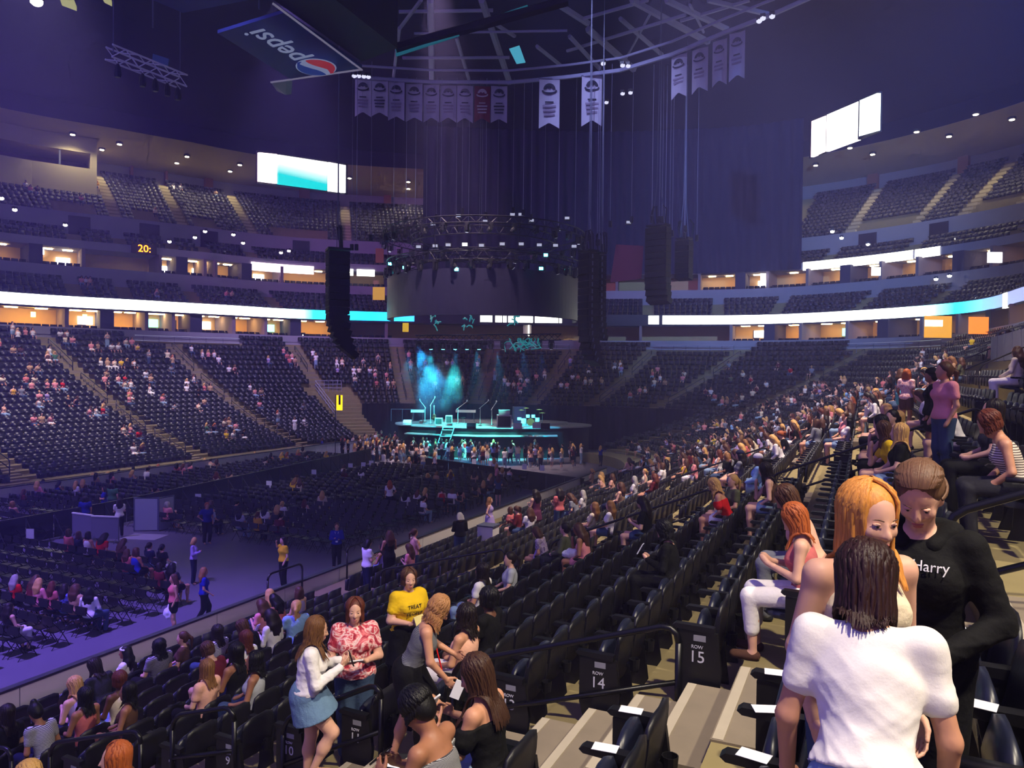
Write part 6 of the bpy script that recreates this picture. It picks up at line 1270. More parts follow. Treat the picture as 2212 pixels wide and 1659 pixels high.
R_(805, 1178, 'white', 'black', 'stand_phone', 'person in a white tee and black trousers standing by the dasher boards', -.5, top=('tee', 'white'), bottom=('jeans', 'navy'), hair=('bob', 'black'), w=1.08); R_(858, 1152, 'black', 'brown', 'stand_fold', 'person in a black tank top standing by the dasher boards', 1.0, top=('tank', 'black'), bottom=('jeans', 'black'), hair=('long', 'brown')); R_(912, 1150, 'pink', 'brown', 'stand_fold', 'person in a pink strappy top standing by the dasher boards', -.6, top=('tank', 'peach'), bottom=('jeans', 'denim')); S_(835, 1185, 'lilac', 'dark', 'sit', 'person in a lilac top sitting low behind the white tee'); S_(890, 1180, 'pink', 'brown', 'sit_phone', 'person in a pink top sitting low behind the black tank top')
S_(1125, 1100, 'maroon', 'brown', 'sit_phone', 'person with maroon top sitting behind the rail near the lilac dress'); S_(1100, 1105, 'rose', 'brown', 'sit'); S_(1140, 1110, 'white', 'brown', 'sit_turn2')
S_(1920, 952, 'yellow', 'brown', 'sit_chin', 'person in a bright yellow tee with chin on hand, upper near rows', top=('tee', 'yellow'), bottom=('shorts', 'black'), hair=('long', 'brown')); S_(1958, 935, 'black', 'blonde', 'sit', 'person in a black top beside the bright yellow tee', top=('tee', 'black'), hair=('long', 'blonde')); S_(1895, 928, 'charcoal', 'black', 'sit'); S_(1945, 905, 'charcoal', 'dark', 'sit_turn')
S_(2082, 892, 'white', 'dark', 'sit_lean', 'person in a loose white blouse with bare knees reading', near=11.5, top=('long', 'white'), bottom=('shorts', 'lilac'), hair=('bob', 'auburn')); S_(2178, 985, 'cream', 'auburn', 'sit_lean', 'person in a striped sleeveless top at the picture edge', near=6.8, top=('tank', striped('stripe_cream', (.88, .84, .78), (.40, .34, .32), 14)), bottom=('jeans', 'charcoal'), hair=('bob', 'auburn')); S_(2150, 960, 'charcoal', 'dark', 'sit', near=8.5)
R_(2088, 800, 'pink', 'brown', 'stand', 'person in a large pink tee standing by the upper aisle', 1.9, near=13.5, top=('tee', 'pink'), bottom=('jeans', 'denim'), hair=('pony', 'brown'), w=1.32); R_(2062, 800, 'black', 'dark', 'stand', 'person in black standing behind the large pink tee', 1.5, near=15, top=('long', 'black'), cap='black', w=1.1)
R_(1960, 815, 'teal', 'brown', 'stand', 'person in a teal tee and denim shorts standing in the upper near rows', -1.2, near=20, top=('tee', 'teal'), bottom=('shorts', 'teal'), hair=('long', 'brown')); R_(1988, 812, 'peach', 'blonde', 'stand', 'person in a pale pink flowered tee beside the teal tee', -.6, near=20, top=('tee', blotch('flower_pink', [(.90, .66, .64), (.95, .84, .80), (.80, .46, .48)], 16)), bottom=('shorts', 'brown'), hair=('bob', 'red'))
S_(1838, 890, 'white', 'blonde', 'sit_lean', 'person in a white top with raised elbows at the end of the beige walkway', top=('tee', 'white'), hair=('long', 'blonde')); S_(2020, 885, 'white', 'brown', 'sit_lean', 'person in a white tee leaning forward below the large pink tee', near=16)
S_(1785, 1140, 'rose', 'red', 'sit_phone', 'person in white cropped trousers and sandals, seated at the aisle', near=6.9, top=('tank', 'rose'), bottom=('capri', 'white'), hair=('long', 'red'), shoes='brown'); S_(1772, 1075, 'peach', 'brown', 'sit_lean', 'person in torn grey jeans sitting next to the white cropped trousers', near=8, bottom=('jeans', 'grey'))
# left bottom of the near stand
S_(455, 1462, 'peach', 'ombre', 'sit', 'person in a peach tee with long fair-ended hair, row seven by the aisle', near=11.8, top=('tee', 'peach'), hair=('long', 'ombre')); S_(515, 1432, 'black', 'dark', 'sit', 'person in a black racerback top next to the peach tee', near=12, top=('tank', 'black'), hair=('long', 'black'), sk='tan'); S_(570, 1440, 'lgrey', 'black', 'sit_turn', 'person in a pale grey lace top by the handrail', near=12, top=('tank', 'lgrey'), hair=('wavy', 'black'), sk='tan'); S_(480, 1420, 'maroon', 'dark', 'sit_lean', 'person in a dark cap in front of the peach tee', cap='black', hair=('bob', 'brown')); S_(488, 1375, 'white', 'dark', 'sit', 'person in a white striped tee with straight dark hair', top=('tee', striped('stripe_white', (.90, .89, .90), (.30, .30, .34), 13)), hair=('long', 'dark')); S_(527, 1392, 'white', 'auburn', 'sit', 'person with auburn hair in a white top behind the striped tee', hair=('wavy', 'auburn'), top=('tee', 'white'))
S_(605, 1338, 'white', 'dark', 'sit_phone', 'person in a long white sweater looking at a phone', top=('long', 'white'), hair=('long', 'dark')); S_(637, 1322, 'sky', 'blonde', 'sit_turn2', 'person in a pale blue top smiling beside the white sweater', top=('tee', 'sky'), hair=('pony', 'blonde')); S_(545, 1352, 'black', 'brown', 'sit_lean', 'person in black bent forward in front of the white sweater', top=('long', 'black')); S_(620, 1298, 'rose', 'black', 'sit_lean', 'person in a rose top with dark hair behind the pale blue top'); S_(595, 1290, 'lilac', 'blonde', 'sit'); S_(640, 1278, 'lilac', 'brown', 'sit', hair=('bob', 'brown')); S_(575, 1320, 'pink', 'brown', 'sit_phone')
S_(265, 1415, 'white', 'black', 'sit_turn', 'person in a white tee with a flower headband by the boards', top=('tee', 'white'), hair=('long', 'black'), sk='tan'); S_(215, 1450, 'charcoal', 'dark', 'sit_lean', 'person in a dark cap beside the flower headband', cap='black'); S_(340, 1410, 'charcoal', 'black', 'sit', 'person in a dark striped top by the boards', top=('tee', striped('stripe_dark', (.20, .19, .24), (.62, .60, .66), 14)), hair=('wavy', 'black')); S_(385, 1388, 'brown', 'brown', 'sit_turn', 'person in a brown flowered top looking along the row by the boards', top=('tee', 'brown'))
S_(208, 1482, 'lilac', 'blonde', 'sit_phone', 'person holding a dark phone over the first rows', top=('tank', 'lilac')); S_(240, 1510, 'cream', 'auburn', 'sit', 'person in a cream tank top with short auburn hair', top=('tank', 'cream'), hair=('bob', 'auburn')); S_(310, 1490, 'rose', 'black', 'sit_turn', 'person with a big cloud of dark curls in the low rows', hair=('wavy', 'black'), top=('tank', 'brown'), sk='tan'); S_(168, 1535, 'rose', 'black', 'sit', 'person in a rose tank top with straight black hair, lower corner', top=('tank', 'rose'), hair=('long', 'black'), sk='tan'); S_(120, 1540, 'lgrey', 'dark', 'sit_lean', 'person in a checked top bent forward, lower corner', top=('tee', striped('check_grey', (.75, .75, .78), (.20, .20, .22), 20)), hair=('bun', 'black'))
S_(232, 1605, 'brown', 'red', 'sit_turn', 'person with long copper hair in the bottom corner', near=7.6, top=('tee', 'brown'), hair=('long', 'red')); S_(140, 1628, 'mustard', 'blonde', 'sit_lean', 'person with smooth blonde hair in the bottom corner', near=7.0, top=('tee', 'mustard'), hair=('long', 'blonde')); S_(50, 1640, 'black', 'dark', 'sit', 'person with dark hair at the very bottom corner', near=8.5)
S_(1010, 1335, 'peach', 'dark', 'sit', 'person with very long dark curls sitting at the aisle beyond the steps', near=8.9, top=('tank', 'peach'), hair=('wavy', 'dark'), sk='mid'); S_(1052, 1318, 'black', 'black', 'sit', 'person with black hair next to the long dark curls', near=9.5, top=('tee', 'black'), hair=('bob', 'black'), sk='deep')
# ---- floor, named
F_(375, 1368, 'rose', 'brown', 'stand', 'person in a rose tube top and black shorts carrying a white bag', 2.6, top=('tube', 'rose'), bottom=('shorts', 'black'), hair=('long', 'brown'), shoes='black'); F_(440, 1350, 'royal', 'ombre', 'walk', 'person in a royal blue shirt and black trousers walking beside the boards', -.6, top=('tee', 'royal'), bottom=('jeans', 'black'), hair=('long', 'ombre'))
F_(612, 1272, 'yellow', 'dark', 'stand_lookup', 'person in a yellow tee holding a phone up to the face', 2.6, top=('tee', 'yellow'), bottom=('jeans', 'black'), hair=('bob', 'dark'), w=1.12); F_(727, 1227, 'royal', 'brown', 'stand_fold', 'guard in a royal blue shirt with a lanyard facing the camera', None, top=('long', 'royal'), bottom=('jeans', 'black'), hair=('bun', 'brown'), w=1.05); CROWD[-1]['rz'] = TO_CAM(CROWD[-1]['loc'])
F_(447, 1175, 'royal', 'blonde', 'stand_hip', 'guard in a royal blue shirt with hands up by the floor chairs', -2.0, top=('tee', 'royal'), bottom=('jeans', 'black'), hair=('bun', 'red')); F_(418, 1262, 'lilac', 'blonde', 'stand_phone', 'person in a pale lilac sweater with a shoulder strap between chairs', -1.0, top=('long', 'lilac'), bottom=('jeans', 'navy'), hair=('bob', 'blonde'))
F_(242, 1120, 'olive', 'dark', 'stand', 'person in a dark teal tee standing behind the barricade', .5, top=('tee', 'green'), w=1.2, hair=('bob', 'dark')); F_(184, 1150, 'royal', 'dark', 'stand', 'guard in a royal blue shirt bending over the tables', .8, top=('tee', 'royal'), bottom=('jeans', 'black')); F_(225, 1130, 'royal', 'dark', 'stand_fold', 'guard in a royal blue shirt facing the camera behind the tables', 2.6, top=('tee', 'royal'), bottom=('jeans', 'black')); F_(258, 1160, 'white', 'dark', 'stand_phone', 'person in a white tee beside the plastic gate', 1.0, top=('tee', 'white'))
C_(232, 1320, 'white', 'black', 'sit_turn', 'person in a white sweater and jeans sitting with back to the boards', top=('long', 'white'), bottom=('jeans', 'denim'), hair=('long', 'black')); C_(355, 1112, 'pink', 'grey', 'sit', 'person in a pink tee on a folding chair before the cross aisle', top=('tee', 'pink'), hair=('bob', 'grey'), w=1.2)
C_(217, 1140, 'maroon', 'dark', 'sit_lean', 'person in a red tee with khaki trousers at the cross aisle', top=('tee', 'red'), bottom=('jeans', 'khaki'), w=1.1); C_(150, 1135, 'rose', 'brown', 'sit'); C_(176, 1140, 'navy', 'brown', 'sit'); C_(190, 1150, 'white', 'dark', 'sit'); C_(268, 1140, 'brown', 'brown', 'sit_lean')
C_(270, 1200, 'rose', 'brown', 'sit'); C_(303, 1205, 'sky', 'brown', 'sit', top=('tank', 'blue')); C_(345, 1200, 'black', 'black', 'sit'); C_(370, 1185, 'charcoal', 'black', 'sit'); C_(388, 1208, 'maroon', 'dark', 'sit', cap='white'); C_(465, 1210, 'lgrey', 'dark', 'sit'); C_(500, 1225, 'lgrey', 'dark', 'sit'); C_(540, 1205, 'mustard', 'auburn', 'sit', top=('tee', 'mustard')); C_(378, 1160, 'navy', 'dark', 'sit')
C_(22, 1265, 'red', 'grey', 'sit', top=('tee', 'red')); C_(62, 1240, 'maroon', 'brown', 'sit_lean'); C_(82, 1275, 'pink', 'blonde', 'sit'); C_(108, 1285, 'rose', 'auburn', 'sit'); C_(135, 1280, 'blue', 'dark', 'sit', top=('tee', blotch('flower_blue', [(.10, .12, .45), (.45, .50, .85), (.10, .12, .35)], 16))); C_(180, 1300, 'tan', 'brown', 'sit'); C_(585, 1215, 'maroon', 'dark', 'sit_lean', top=('tee', 'maroon')); C_(5, 1310, 'charcoal', 'dark', 'sit')
# ---- floor chairs farther off (crop coordinates of a 740x560 view)
crop(0, 540, 2.962, [(350, 1490, 'royal'), (500, 1510, 'white'), (560, 1400, 'pink'), (580, 1440, 'tan'), (550, 1480, 'brown'), (240, 1350, 'royal'), (230, 1460, 'pink'), (640, 1330, 'pink'), (685, 1320, 'pink'), (705, 1265, 'yellow'), (790, 1290, 'maroon'), (905, 1370, 'white'), (845, 1430, 'grey'), (940, 1420, 'white'), (1010, 1280, 'cream'), (1120, 1250, 'black'), (1150, 1290, 'rose'), (1140, 1340, 'pink'), (1165, 1340, 'pink'), (1300, 1310, 'sky'), (1330, 1350, 'cream'), (1375, 1350, 'tan'), (1010, 1500, 'tan'), (1640, 1240, 'white'), (1680, 1340, 'cream'), (1740, 1300, 'black'), (1790, 1300, 'yellow'), (1835, 1295, 'yellow'), (1900, 1290, 'rose'), (1930, 1260, 'cream'), (1955, 1310, 'white'), (2080, 1300, 'yellow'), (1860, 1490, 'yellow'), (1900, 1470, 'cream'), (1930, 1490, 'cream'), (1405, 1445, 'cream'), (1440, 1440, 'tan'), (1330, 1620, 'peach'), (1480, 1620, 'charcoal'), (1680, 1640, 'white'), (1840, 1600, 'white'), (1790, 1620, 'brown'), (2070, 1580, 'cream'), (1960, 1600, 'white'), (1060, 1640, 'white'), (140, 1560, 'maroon'), (90, 1640, 'charcoal')], add_chair)
crop(740, 540, 2.962, [(300, 1330, 'white'), (350, 1330, 'cream'), (430, 1340, 'white'), (615, 1430, 'tan'), (680, 1430, 'yellow'), (710, 1440, 'grey'), (820, 1430, 'tan'), (930, 1450, 'cream'), (1070, 1400, 'white'), (1030, 1400, 'cream'), (120, 1410, 'white'), (415, 1580, 'white'), (490, 1550, 'white'), (500, 1590, 'white'), (545, 1530, 'maroon'), (655, 1540, 'red'), (725, 1550, 'white'), (850, 1530, 'tan'), (880, 1500, 'brown'), (930, 1540, 'charcoal'), (740, 1600, 'peach'), (0, 1390, 'white'), (20, 1420, 'maroon'), (560, 1440, 'charcoal')], add_chair)
crop(740, 540, 2.962, [(470, 1440, 'black'), (515, 1440, 'cream'), (590, 1450, 'white'), (970, 1490, 'white'), (985, 1540, 'pink'), (995, 1640, 'denim'), (300, 1690, 'white'), (1785, 1330, 'navy'), (1650, 1390, 'royal'), (1480, 1390, 'navy'), (1525, 1375, 'white')], add_floor)
crop(0, 540, 2.962, [(850, 1440, 'white'), (1850, 1290, 'white'), (2060, 1330, 'royal'), (2170, 1270, 'pink'), (1250, 1310, 'white'), (2195, 1310, 'rose')], add_floor)
# ---- opposite stand
crop(0, 540, 2.962, [(175, 510, 'pink'), (215, 520, 'white'), (340, 560, 'white'), (385, 550, 'cream'), (410, 545, 'white'), (440, 540, 'pink'), (300, 620, 'white'), (375, 610, 'green'), (330, 625, 'brown'), (600, 580, 'pink'), (640, 580, 'tan'), (695, 610, 'white'), (745, 590, 'white'), (785, 560, 'cream'), (815, 575, 'pink'), (870, 595, 'yellow'), (650, 690, 'white'), (700, 700, 'tan'), (735, 705, 'cream'), (775, 705, 'yellow'), (810, 690, 'black'), (855, 700, 'white'), (1085, 720, 'grey'), (1220, 640, 'white'), (1285, 650, 'white'), (1330, 655, 'pink'), (1360, 655, 'white'), (1405, 665, 'white'), (1720, 700, 'lilac'), (1470, 750, 'white'), (1500, 755, 'maroon'), (935, 760, 'white'), (950, 810, 'tan'), (740, 790, 'pink'), (775, 790, 'red'), (690, 800, 'pink'), (810, 820, 'cream'), (835, 840, 'white'), (665, 810, 'tan'), (175, 735, 'tan'), (205, 730, 'tan'), (15, 800, 'cream'), (140, 810, 'rose'), (175, 815, 'pink'), (220, 830, 'cream'), (290, 830, 'pink'), (320, 830, 'pink'), (370, 830, 'red'), (85, 885, 'mustard'), (135, 885, 'grey'), (265, 890, 'pink'), (300, 890, 'lilac'), (260, 930, 'white'), (455, 945, 'black'), (490, 945, 'black'), (600, 1000, 'white'), (640, 1000, 'red'), (660, 975, 'tan'), (805, 920, 'pink'), (835, 920, 'rose'), (970, 880, 'white'), (1025, 920, 'pink'), (1200, 830, 'white'), (1245, 815, 'white'), (1195, 860, 'white'), (1300, 870, 'rose'), (1340, 870, 'tan'), (1270, 900, 'black'), (1260, 970, 'cream'), (1285, 960, 'tan'), (1110, 990, 'grey'), (1590, 860, 'white'), (1620, 870, 'pink'), (1660, 880, 'tan'), (1640, 970, 'pink'), (1925, 970, 'grey'), (225, 1075, 'pink'), (280, 1065, 'tan'), (330, 1070, 'pink'), (770, 1110, 'cream'), (830, 1105, 'pink'), (875, 1145, 'red'), (860, 1230, 'white'), (885, 1240, 'brown'), (1330, 1100, 'green'), (1370, 1100, 'black'), (1420, 1090, 'cream'), (1455, 1090, 'tan'), (1490, 1095, 'pink'), (1460, 1160, 'yellow'), (1500, 1160, 'white'), (1545, 1160, 'black'), (1935, 1080, 'white'), (1810, 640, 'pink'), (1840, 650, 'rose'), (1870, 650, 'pink'), (1890, 680, 'tan'), (1850, 690, 'rose'), (70, 600, 'tan'), (105, 600, 'brown'), (10, 560, 'rose'), (10, 990, 'peach'), (560, 1010, 'pink'), (2140, 690, 'white'), (2165, 690, 'cream'), (2150, 740, 'lilac')], add_seated)
crop(0, 540, 2.962, [(85, 480, 'white'), (125, 495, 'white'), (695, 550, 'grey'), (940, 625, 'grey'), (1075, 660, 'cream'), (1110, 665, 'tan'), (1770, 1040, 'grey'), (1885, 1070, 'white'), (2000, 625, 'white'), (2018, 665, 'white')], add_rowstand)
# ---- stand behind the stage
crop(740, 540, 2.962, [(60, 750, 'white'), (115, 740, 'cream'), (185, 740, 'white'), (215, 745, 'white'), (290, 730, 'tan'), (80, 810, 'cream'), (210, 790, 'pink'), (265, 790, 'pink'), (230, 840, 'rose'), (300, 830, 'white'), (330, 840, 'tan'), (130, 690, 'grey'), (235, 680, 'grey'), (680, 710, 'white'), (710, 715, 'lilac'), (530, 700, 'sky'), (615, 760, 'sky'), (730, 820, 'pink'), (760, 820, 'tan'), (605, 830, 'white'), (1040, 800, 'white'), (1110, 760, 'pink'), (1140, 770, 'tan'), (1245, 780, 'pink'), (1300, 780, 'cream'), (1075, 830, 'white'), (1105, 840, 'cream'), (1160, 830, 'pink'), (1200, 820, 'white'), (1150, 850, 'rose'), (1130, 860, 'pink'), (1470, 800, 'white'), (1500, 805, 'pink'), (1570, 820, 'white'), (1600, 830, 'cream'), (1640, 830, 'tan'), (1400, 850, 'white'), (1440, 850, 'pink'), (1740, 720, 'grey'), (1775, 715, 'white'), (1790, 775, 'lilac'), (2030, 750, 'pink'), (2015, 800, 'white'), (2000, 820, 'cream'), (2080, 830, 'tan'), (1990, 780, 'rose'), (1940, 880, 'white'), (1890, 880, 'pink'), (1830, 910, 'rose'), (2170, 790, 'pink'), (1570, 740, 'charcoal')], add_seated)
crop(740, 540, 2.962, [(415, 640, 'pink'), (405, 720, 'rose'), (880, 700, 'white'), (905, 700, 'teal'), (970, 770, 'grey'), (1455, 690, 'lilac')], add_rowstand)
# ---- dense crowd in the far part of the near stand
for (x, y) in [(310, 690), (625, 730), (705, 735), (820, 740), (30, 780), (400, 790), (435, 800), (310, 800), (560, 850), (150, 870), (195, 900), (210, 910), (270, 930), (300, 930), (345, 920), (370, 960), (405, 920), (480, 870), (460, 900), (710, 930), (740, 920), (690, 950), (860, 830), (890, 835), (910, 850), (940, 850), (970, 880), (1000, 890), (1080, 880), (1110, 890), (1340, 780), (1380, 770), (1520, 700), (1550, 640), (1560, 650), (1640, 680), (1660, 690), (1690, 690), (1720, 700), (1540, 690), (1690, 640), (1860, 560), (2050, 580), (2120, 560), (2150, 600), (1600, 770), (1650, 790), (1590, 800), (1700, 700), (1215, 1090), (1250, 1100), (1330, 1010), (1390, 1080), (1430, 1100), (1060, 960), (1090, 960), (1120, 970)]: add_seated(1472 + x/2.962, 540 + y/2.962)
SEL = [i for i in range(len(LOWER)) if LOWER[i, 8] < 5.2 and not OCC[i] and HEADPJ[i, 2] > 19 and 1355 < HEADPJ[i, 0] < 1960 and 815 < HEADPJ[i, 1] < 1000 and (HEADPJ[i, 0]-1355)*.28 + (HEADPJ[i, 1]-1000) > -145]
rs.shuffle(SEL)
for i in SEL[:190]:
    if OCC[i]: continue
    add_seated(HEADPJ[i, 0], HEADPJ[i, 1])
for (x, y) in [(1870, 800), (1900, 812), (1935, 795), (1970, 780), (2000, 770), (2025, 765), (2040, 785), (2010, 800), (1890, 830), (1915, 835), (1860, 840), (1880, 850), (1850, 860), (1930, 822), (2045, 755), (2060, 745), (1985, 775), (2015, 760)]: add_seated(x, y, near=24)
# ---- standing crowd in front of the stage
for k in range(160):
    x = rs.uniform(738, 1245); row = rs.random(); yf = 972 + 42*row + (x-990)*.022
    if x > 1215 and row < .4: continue
    P = at_z(x, yf, 0); fr = math.atan2(-(SC[0]-P[0]), SC[1]-P[1]); add_floor(x, yf, rz=fr + rs.uniform(-.5, .5))
    CROWD[-1]['line'] = 0 if row > .66 else (1 if row > .33 else 2)
for ln in range(3):
    for j, d in enumerate(sorted([d for d in CROWD if d.get('line') == ln], key=lambda d: d['px'])): d['label'] = 'person in %s before the stage, %s line, %s from the left' % (cname(d['top'][1]), ('front', 'middle', 'back')[ln], ordw(j+1))
# two sitting on the club seats, a few in the upper deck
def add_level_person(x, y, line, zf, k, c):
    us = np.linspace(3.5, 13, 1900); ps = line(us, np.full_like(us, float(k))); qs = project(np.concatenate([ps, np.full((len(us), 1), float(zf(k))+1.1)], 1)); e = np.abs(qs[:, 0]-x) + (qs[:, 2] < 1)*1e6; j = int(e.argmin()); best = (e[j], us[j], ps[j])
    u = best[1]; a = line(np.array([u-.01, u+.01]), np.array([float(k)]*2)); t = a[1]-a[0]; d = spec(c); d.update(loc=(best[2][0], best[2][1], float(zf(k))), rz=math.atan2(t[0], -t[1]) - math.pi/2, pn='sit_lean', depth=75.); d['label'] = 'person in a %s top in the %s, %s from the left' % (cname(c), 'club rows' if line is club_line else 'upper deck', ordw(int(x/10)+1)); CROWD.append(d)
for (x, y, k, c) in ((176, 606, 4, 'pink'), (186, 608, 4, 'white'), (195, 610, 4, 'peach'), (338, 640, 2, 'grey'), (488, 640, 3, 'rose'), (500, 640, 3, 'tan')): add_level_person(x, y, club_line, club_z, k, c)
for (x, y, k, c) in ((55, 390, 6, 'white'), (66, 398, 5, 'pink'), (80, 396, 5, 'brown'), (210, 395, 9, 'mustard'), (375, 405, 12, 'white'), (390, 405, 12, 'lgrey'), (465, 412, 12, 'tan'), (175, 445, 4, 'rose'), (335, 465, 3, 'cream')): add_level_person(x, y, deck_line, deck_z, k, c)
# ------------------------------------------------------------------ build the crowd: 300 largest as things, the rest as one mass
CROWD.sort(key=lambda d: d['depth'])
def merged(pn, top, bottom, hair, w, vox):
    key = ('merged', pn, top, bottom, hair, w, vox)
    if key in PCACHE: return PCACHE[key]
    P = POSES[pn]; parts = [sdf_mesh(body_prims(P, w), vox)]; pr, cu = top_prims(P, top, w); parts.append(sdf_mesh(pr, vox, cu, .018)); pr, cu = bottom_prims(P, bottom, w); parts.append(sdf_mesh(pr, vox, cu, .012)); parts.append(sdf_mesh(hair_prims(P, hair), vox*.8))
    V = []; Q = []; M = []; o = 0
    for i, (v, q) in enumerate(parts): V.append(v); Q.append(q+o); M += [i]*len(q); o += len(v)
    PCACHE[key] = (np.concatenate(V), np.concatenate(Q), np.array(M)); return PCACHE[key]
def far_combo(d):
    pn = d['pn'] if d['depth'] < 45 else ({'sit_chin': 'sit_lean', 'sit_back': 'sit', 'sit_turn2': 'sit_turn'}.get(d['pn'], d['pn'])); tk = d['top'][0] if d['top'][0] in ('tee', 'long', 'tank') else 'tank'
    if d['depth'] > 40: tk = 'tee' if tk == 'long' else tk
    bt = {'capri': 'jeans', 'dress': 'skirt'}.get(d['bottom'][0], d['bottom'][0]); bt = bt if d['depth'] < 40 or bt != 'skirt' else 'shorts'; hr = {'wavy': 'long', 'bun': 'pony'}.get(d['hair'][0], d['hair'][0]); return pn, tk, bt, hr, 1.0
MASS = []
NPART = 0
for i, d in enumerate(CROWD[:300]):
    if d['depth'] < 21:
        person(d['loc'], d['rz'], d['pn'], d['label'], d['top'], d['bottom'], d['hair'], d['sk'], 1.0, d.get('h', rs.uniform(.97, 1.05)), .0185 if d['depth'] > 9 else .0135, d.get('shoes', 'charcoal'), d.get('cap'), group='concert goers', locks=-1 if d['depth'] < 14 else .2, seed=i % 2).scale.x *= d['w']; NPART += 1
    else:
        cb = far_combo(d); key = ('mm',) + cb
        if key not in PCACHE:
            V, Q, M = merged(*cb, .034 if d['depth'] < 45 else .045); PCACHE[key] = np_mesh('person', V, Q, True, M)
        me = PCACHE[key]; o = obj('person', me); o.location = d['loc']; o.rotation_euler = (0, 0, d['rz']); h = rs.uniform(.96, 1.06); o.scale = (h*d['w'], h*d['w'], h)
        while len(me.materials) < 4: me.materials.append(None)
        for s, m in enumerate((skin(d['sk']), getm(d['top'][1]), getm(d['bottom'][1]), hairm(d['hair'][1]))): o.material_slots[s].link = 'OBJECT'; o.material_slots[s].material = m
        tag(o, d['label'], 'person', 'concert goers')
VV = []; QQ = []; MM = []; pal = []; off = 0
for d in CROWD[300:]:
    cb = far_combo(d); V, Q, M = merged(*cb, .075); ms = [skin(d['sk']), getm(d['top'][1]), getm(d['bottom'][1]), hairm(d['hair'][1])]; ix = []
    for m in ms:
        if m not in pal: pal.append(m)
        ix.append(pal.index(m))
    VV.append(V @ rotz(d['rz']).T + np.array(d['loc'])); QQ.append(Q+off); MM.append(np.array(ix)[M]); off += len(V)
if VV:
    o = obj('crowd', np_mesh('crowd', np.concatenate(VV), np.concatenate(QQ), True, np.concatenate(MM)), pal); stuff(o, 'mass of tiny spectators scattered through the distant rows', 'crowd')
print('CROWD', len(CROWD), 'with parts', NPART)
# ------------------------------------------------------------------ people close to the camera, posed one by one
def surf_y(V, x, z, r=.03):
    d = np.hypot(V[:, 0]-x, V[:, 2]-z); m = d < r
    return V[m, 1].max() if m.any() else V[np.argmin(d), 1]
def print_text(root, topV, body, size, cx, cz, m, name='lettering', tilt=0.):
    me = text_mesh(body, size, .0012)
    for v in me.vertices:
        x = -v.co.x*1.0; z = v.co.y; d_ = v.co.z; X = cx + x*math.cos(tilt) - z*math.sin(tilt); Z = cz + x*math.sin(tilt) + z*math.cos(tilt); v.co = (X, surf_y(topV, X, Z) + .004 + d_, Z)
    return obj(name, me, m, root)
def verts(o): a = np.empty(len(o.data.vertices)*3); o.data.vertices.foreach_get('co', a); return a.reshape(-1, 3)
def child(root, nm): return [c for c in root.children if c.name.split('.')[0] == nm][0]
def handed(root, name, local, size, m, label, cat, rot=(0, 0, 0)):
    mw = Matrix.LocRotScale(root.location, root.rotation_euler, root.scale); b = MB(); b.box((0, 0, 0), size); o = b.build(name, m); o.matrix_world = mw @ Matrix.Translation(local) @ Matrix.LocRotScale(None, __import__('mathutils').Euler(rot), None); return tag(o, label, cat)
def extra(root, nm, prims, m, vox=.01, cuts=()): V, Q = sdf_mesh(prims, vox, cuts); return obj(nm, np_mesh(nm, V, Q, True), m, root)
FZ = row_z(17)
# white tee, seen from behind
P1 = pose(lean=.46, nod=.2, turn=-.2, elL=(-.235, .15, 1.04), elR=(.235, .15, 1.04), wrL=(-.235, .22, .82), wrR=(.235, .22, .82), hdL=(-.22, .26, .74), hdR=(.22, .26, .74))
P1['hem'] = .045
h1 = person((.03, 2.30, FZ), .03, 'hero_tee', 'person in a plain white tee and light jeans seen from behind, largest figure', ('tee', mat('tee_white', (.92, .90, .88), .85, .03, 5, .06, 120, spec=.2)), ('jeans', 'ldenim'), ('long', 'auburn'), 'mid', .95, .91, .0095, 'white', hero=True, P=P1, seed=3, locks=.235)
child(h1, 'hair').material_slots[0].material = hair_mat('hair_dark_auburn', (.17, .085, .085))
# red-gold hair, white tank
P2 = pose(lean=.05, nod=.12, turn=.0, elL=(-.215, -.03, 1.08), elR=(.215, -.03, 1.08))
h2 = person((.0, 2.86, FZ), -2.52, 'hero_tank', 'person with long red-gold hair and a white tank top talking', ('tank', 'cream'), ('jeans', 'denim'), ('long', 'red'), 'fair', .98, .965, .0085, 'white', hero=True, P=P2, seed=5, locks=.26)
child(h2, 'hair').material_slots[0].material = hair_mat('hair_red_gold', (.84, .56, .26))
# black hoodie, looking down at a paper
P3 = pose(lean=.06, nod=.55, turn=.0, elL=(-.27, .03, 1.08), elR=(.27, .03, 1.08), wrL=(-.10, .24, .985), wrR=(.10, .26, .985), hdL=(-.04, .31, .97), hdR=(.03, .33, .97)); P3['palmL'] = v3(.3, 0, 1); P3['palmR'] = v3(-.3, 0, 1)
h3 = person((.215, 3.34, FZ), 2.98, 'hero_hoodie', 'person in a black hoodie with a small white name print looking down', ('long', 'black'), ('jeans', 'black'), ('pony', 'brown'), 'fair', 1.12, .985, .0085, 'black', hero=True, P=P3, seed=7)
child(h3, 'hair').material_slots[0].material = hair_mat('hair_ash', (.42, .30, .22))
nk = P3['neck']; extra(h3, 'hood', [cone(nk + v3(-.10, -.02, .0), nk + v3(-.06, -.12, -.02), .05, .06, None, .04), cone(nk + v3(.10, -.02, .0), nk + v3(.06, -.12, -.02), .05, .06, None, .04), cone(nk + v3(-.06, -.12, -.03), nk + v3(.06, -.12, -.03), .06, .06, None, .04), cone(nk + v3(-.10, -.02, 0), nk + v3(-.05, .06, -.04), .045, .035, None, .03), cone(nk + v3(.10, -.02, 0), nk + v3(.05, .06, -.04), .045, .035, None, .03)], cloth('black'), .012)
print_text(h3, verts(child(h3, 'shirt')), 'Harry', .052, -.05, 1.285, mat('print_white', (.90, .90, .92), .7))
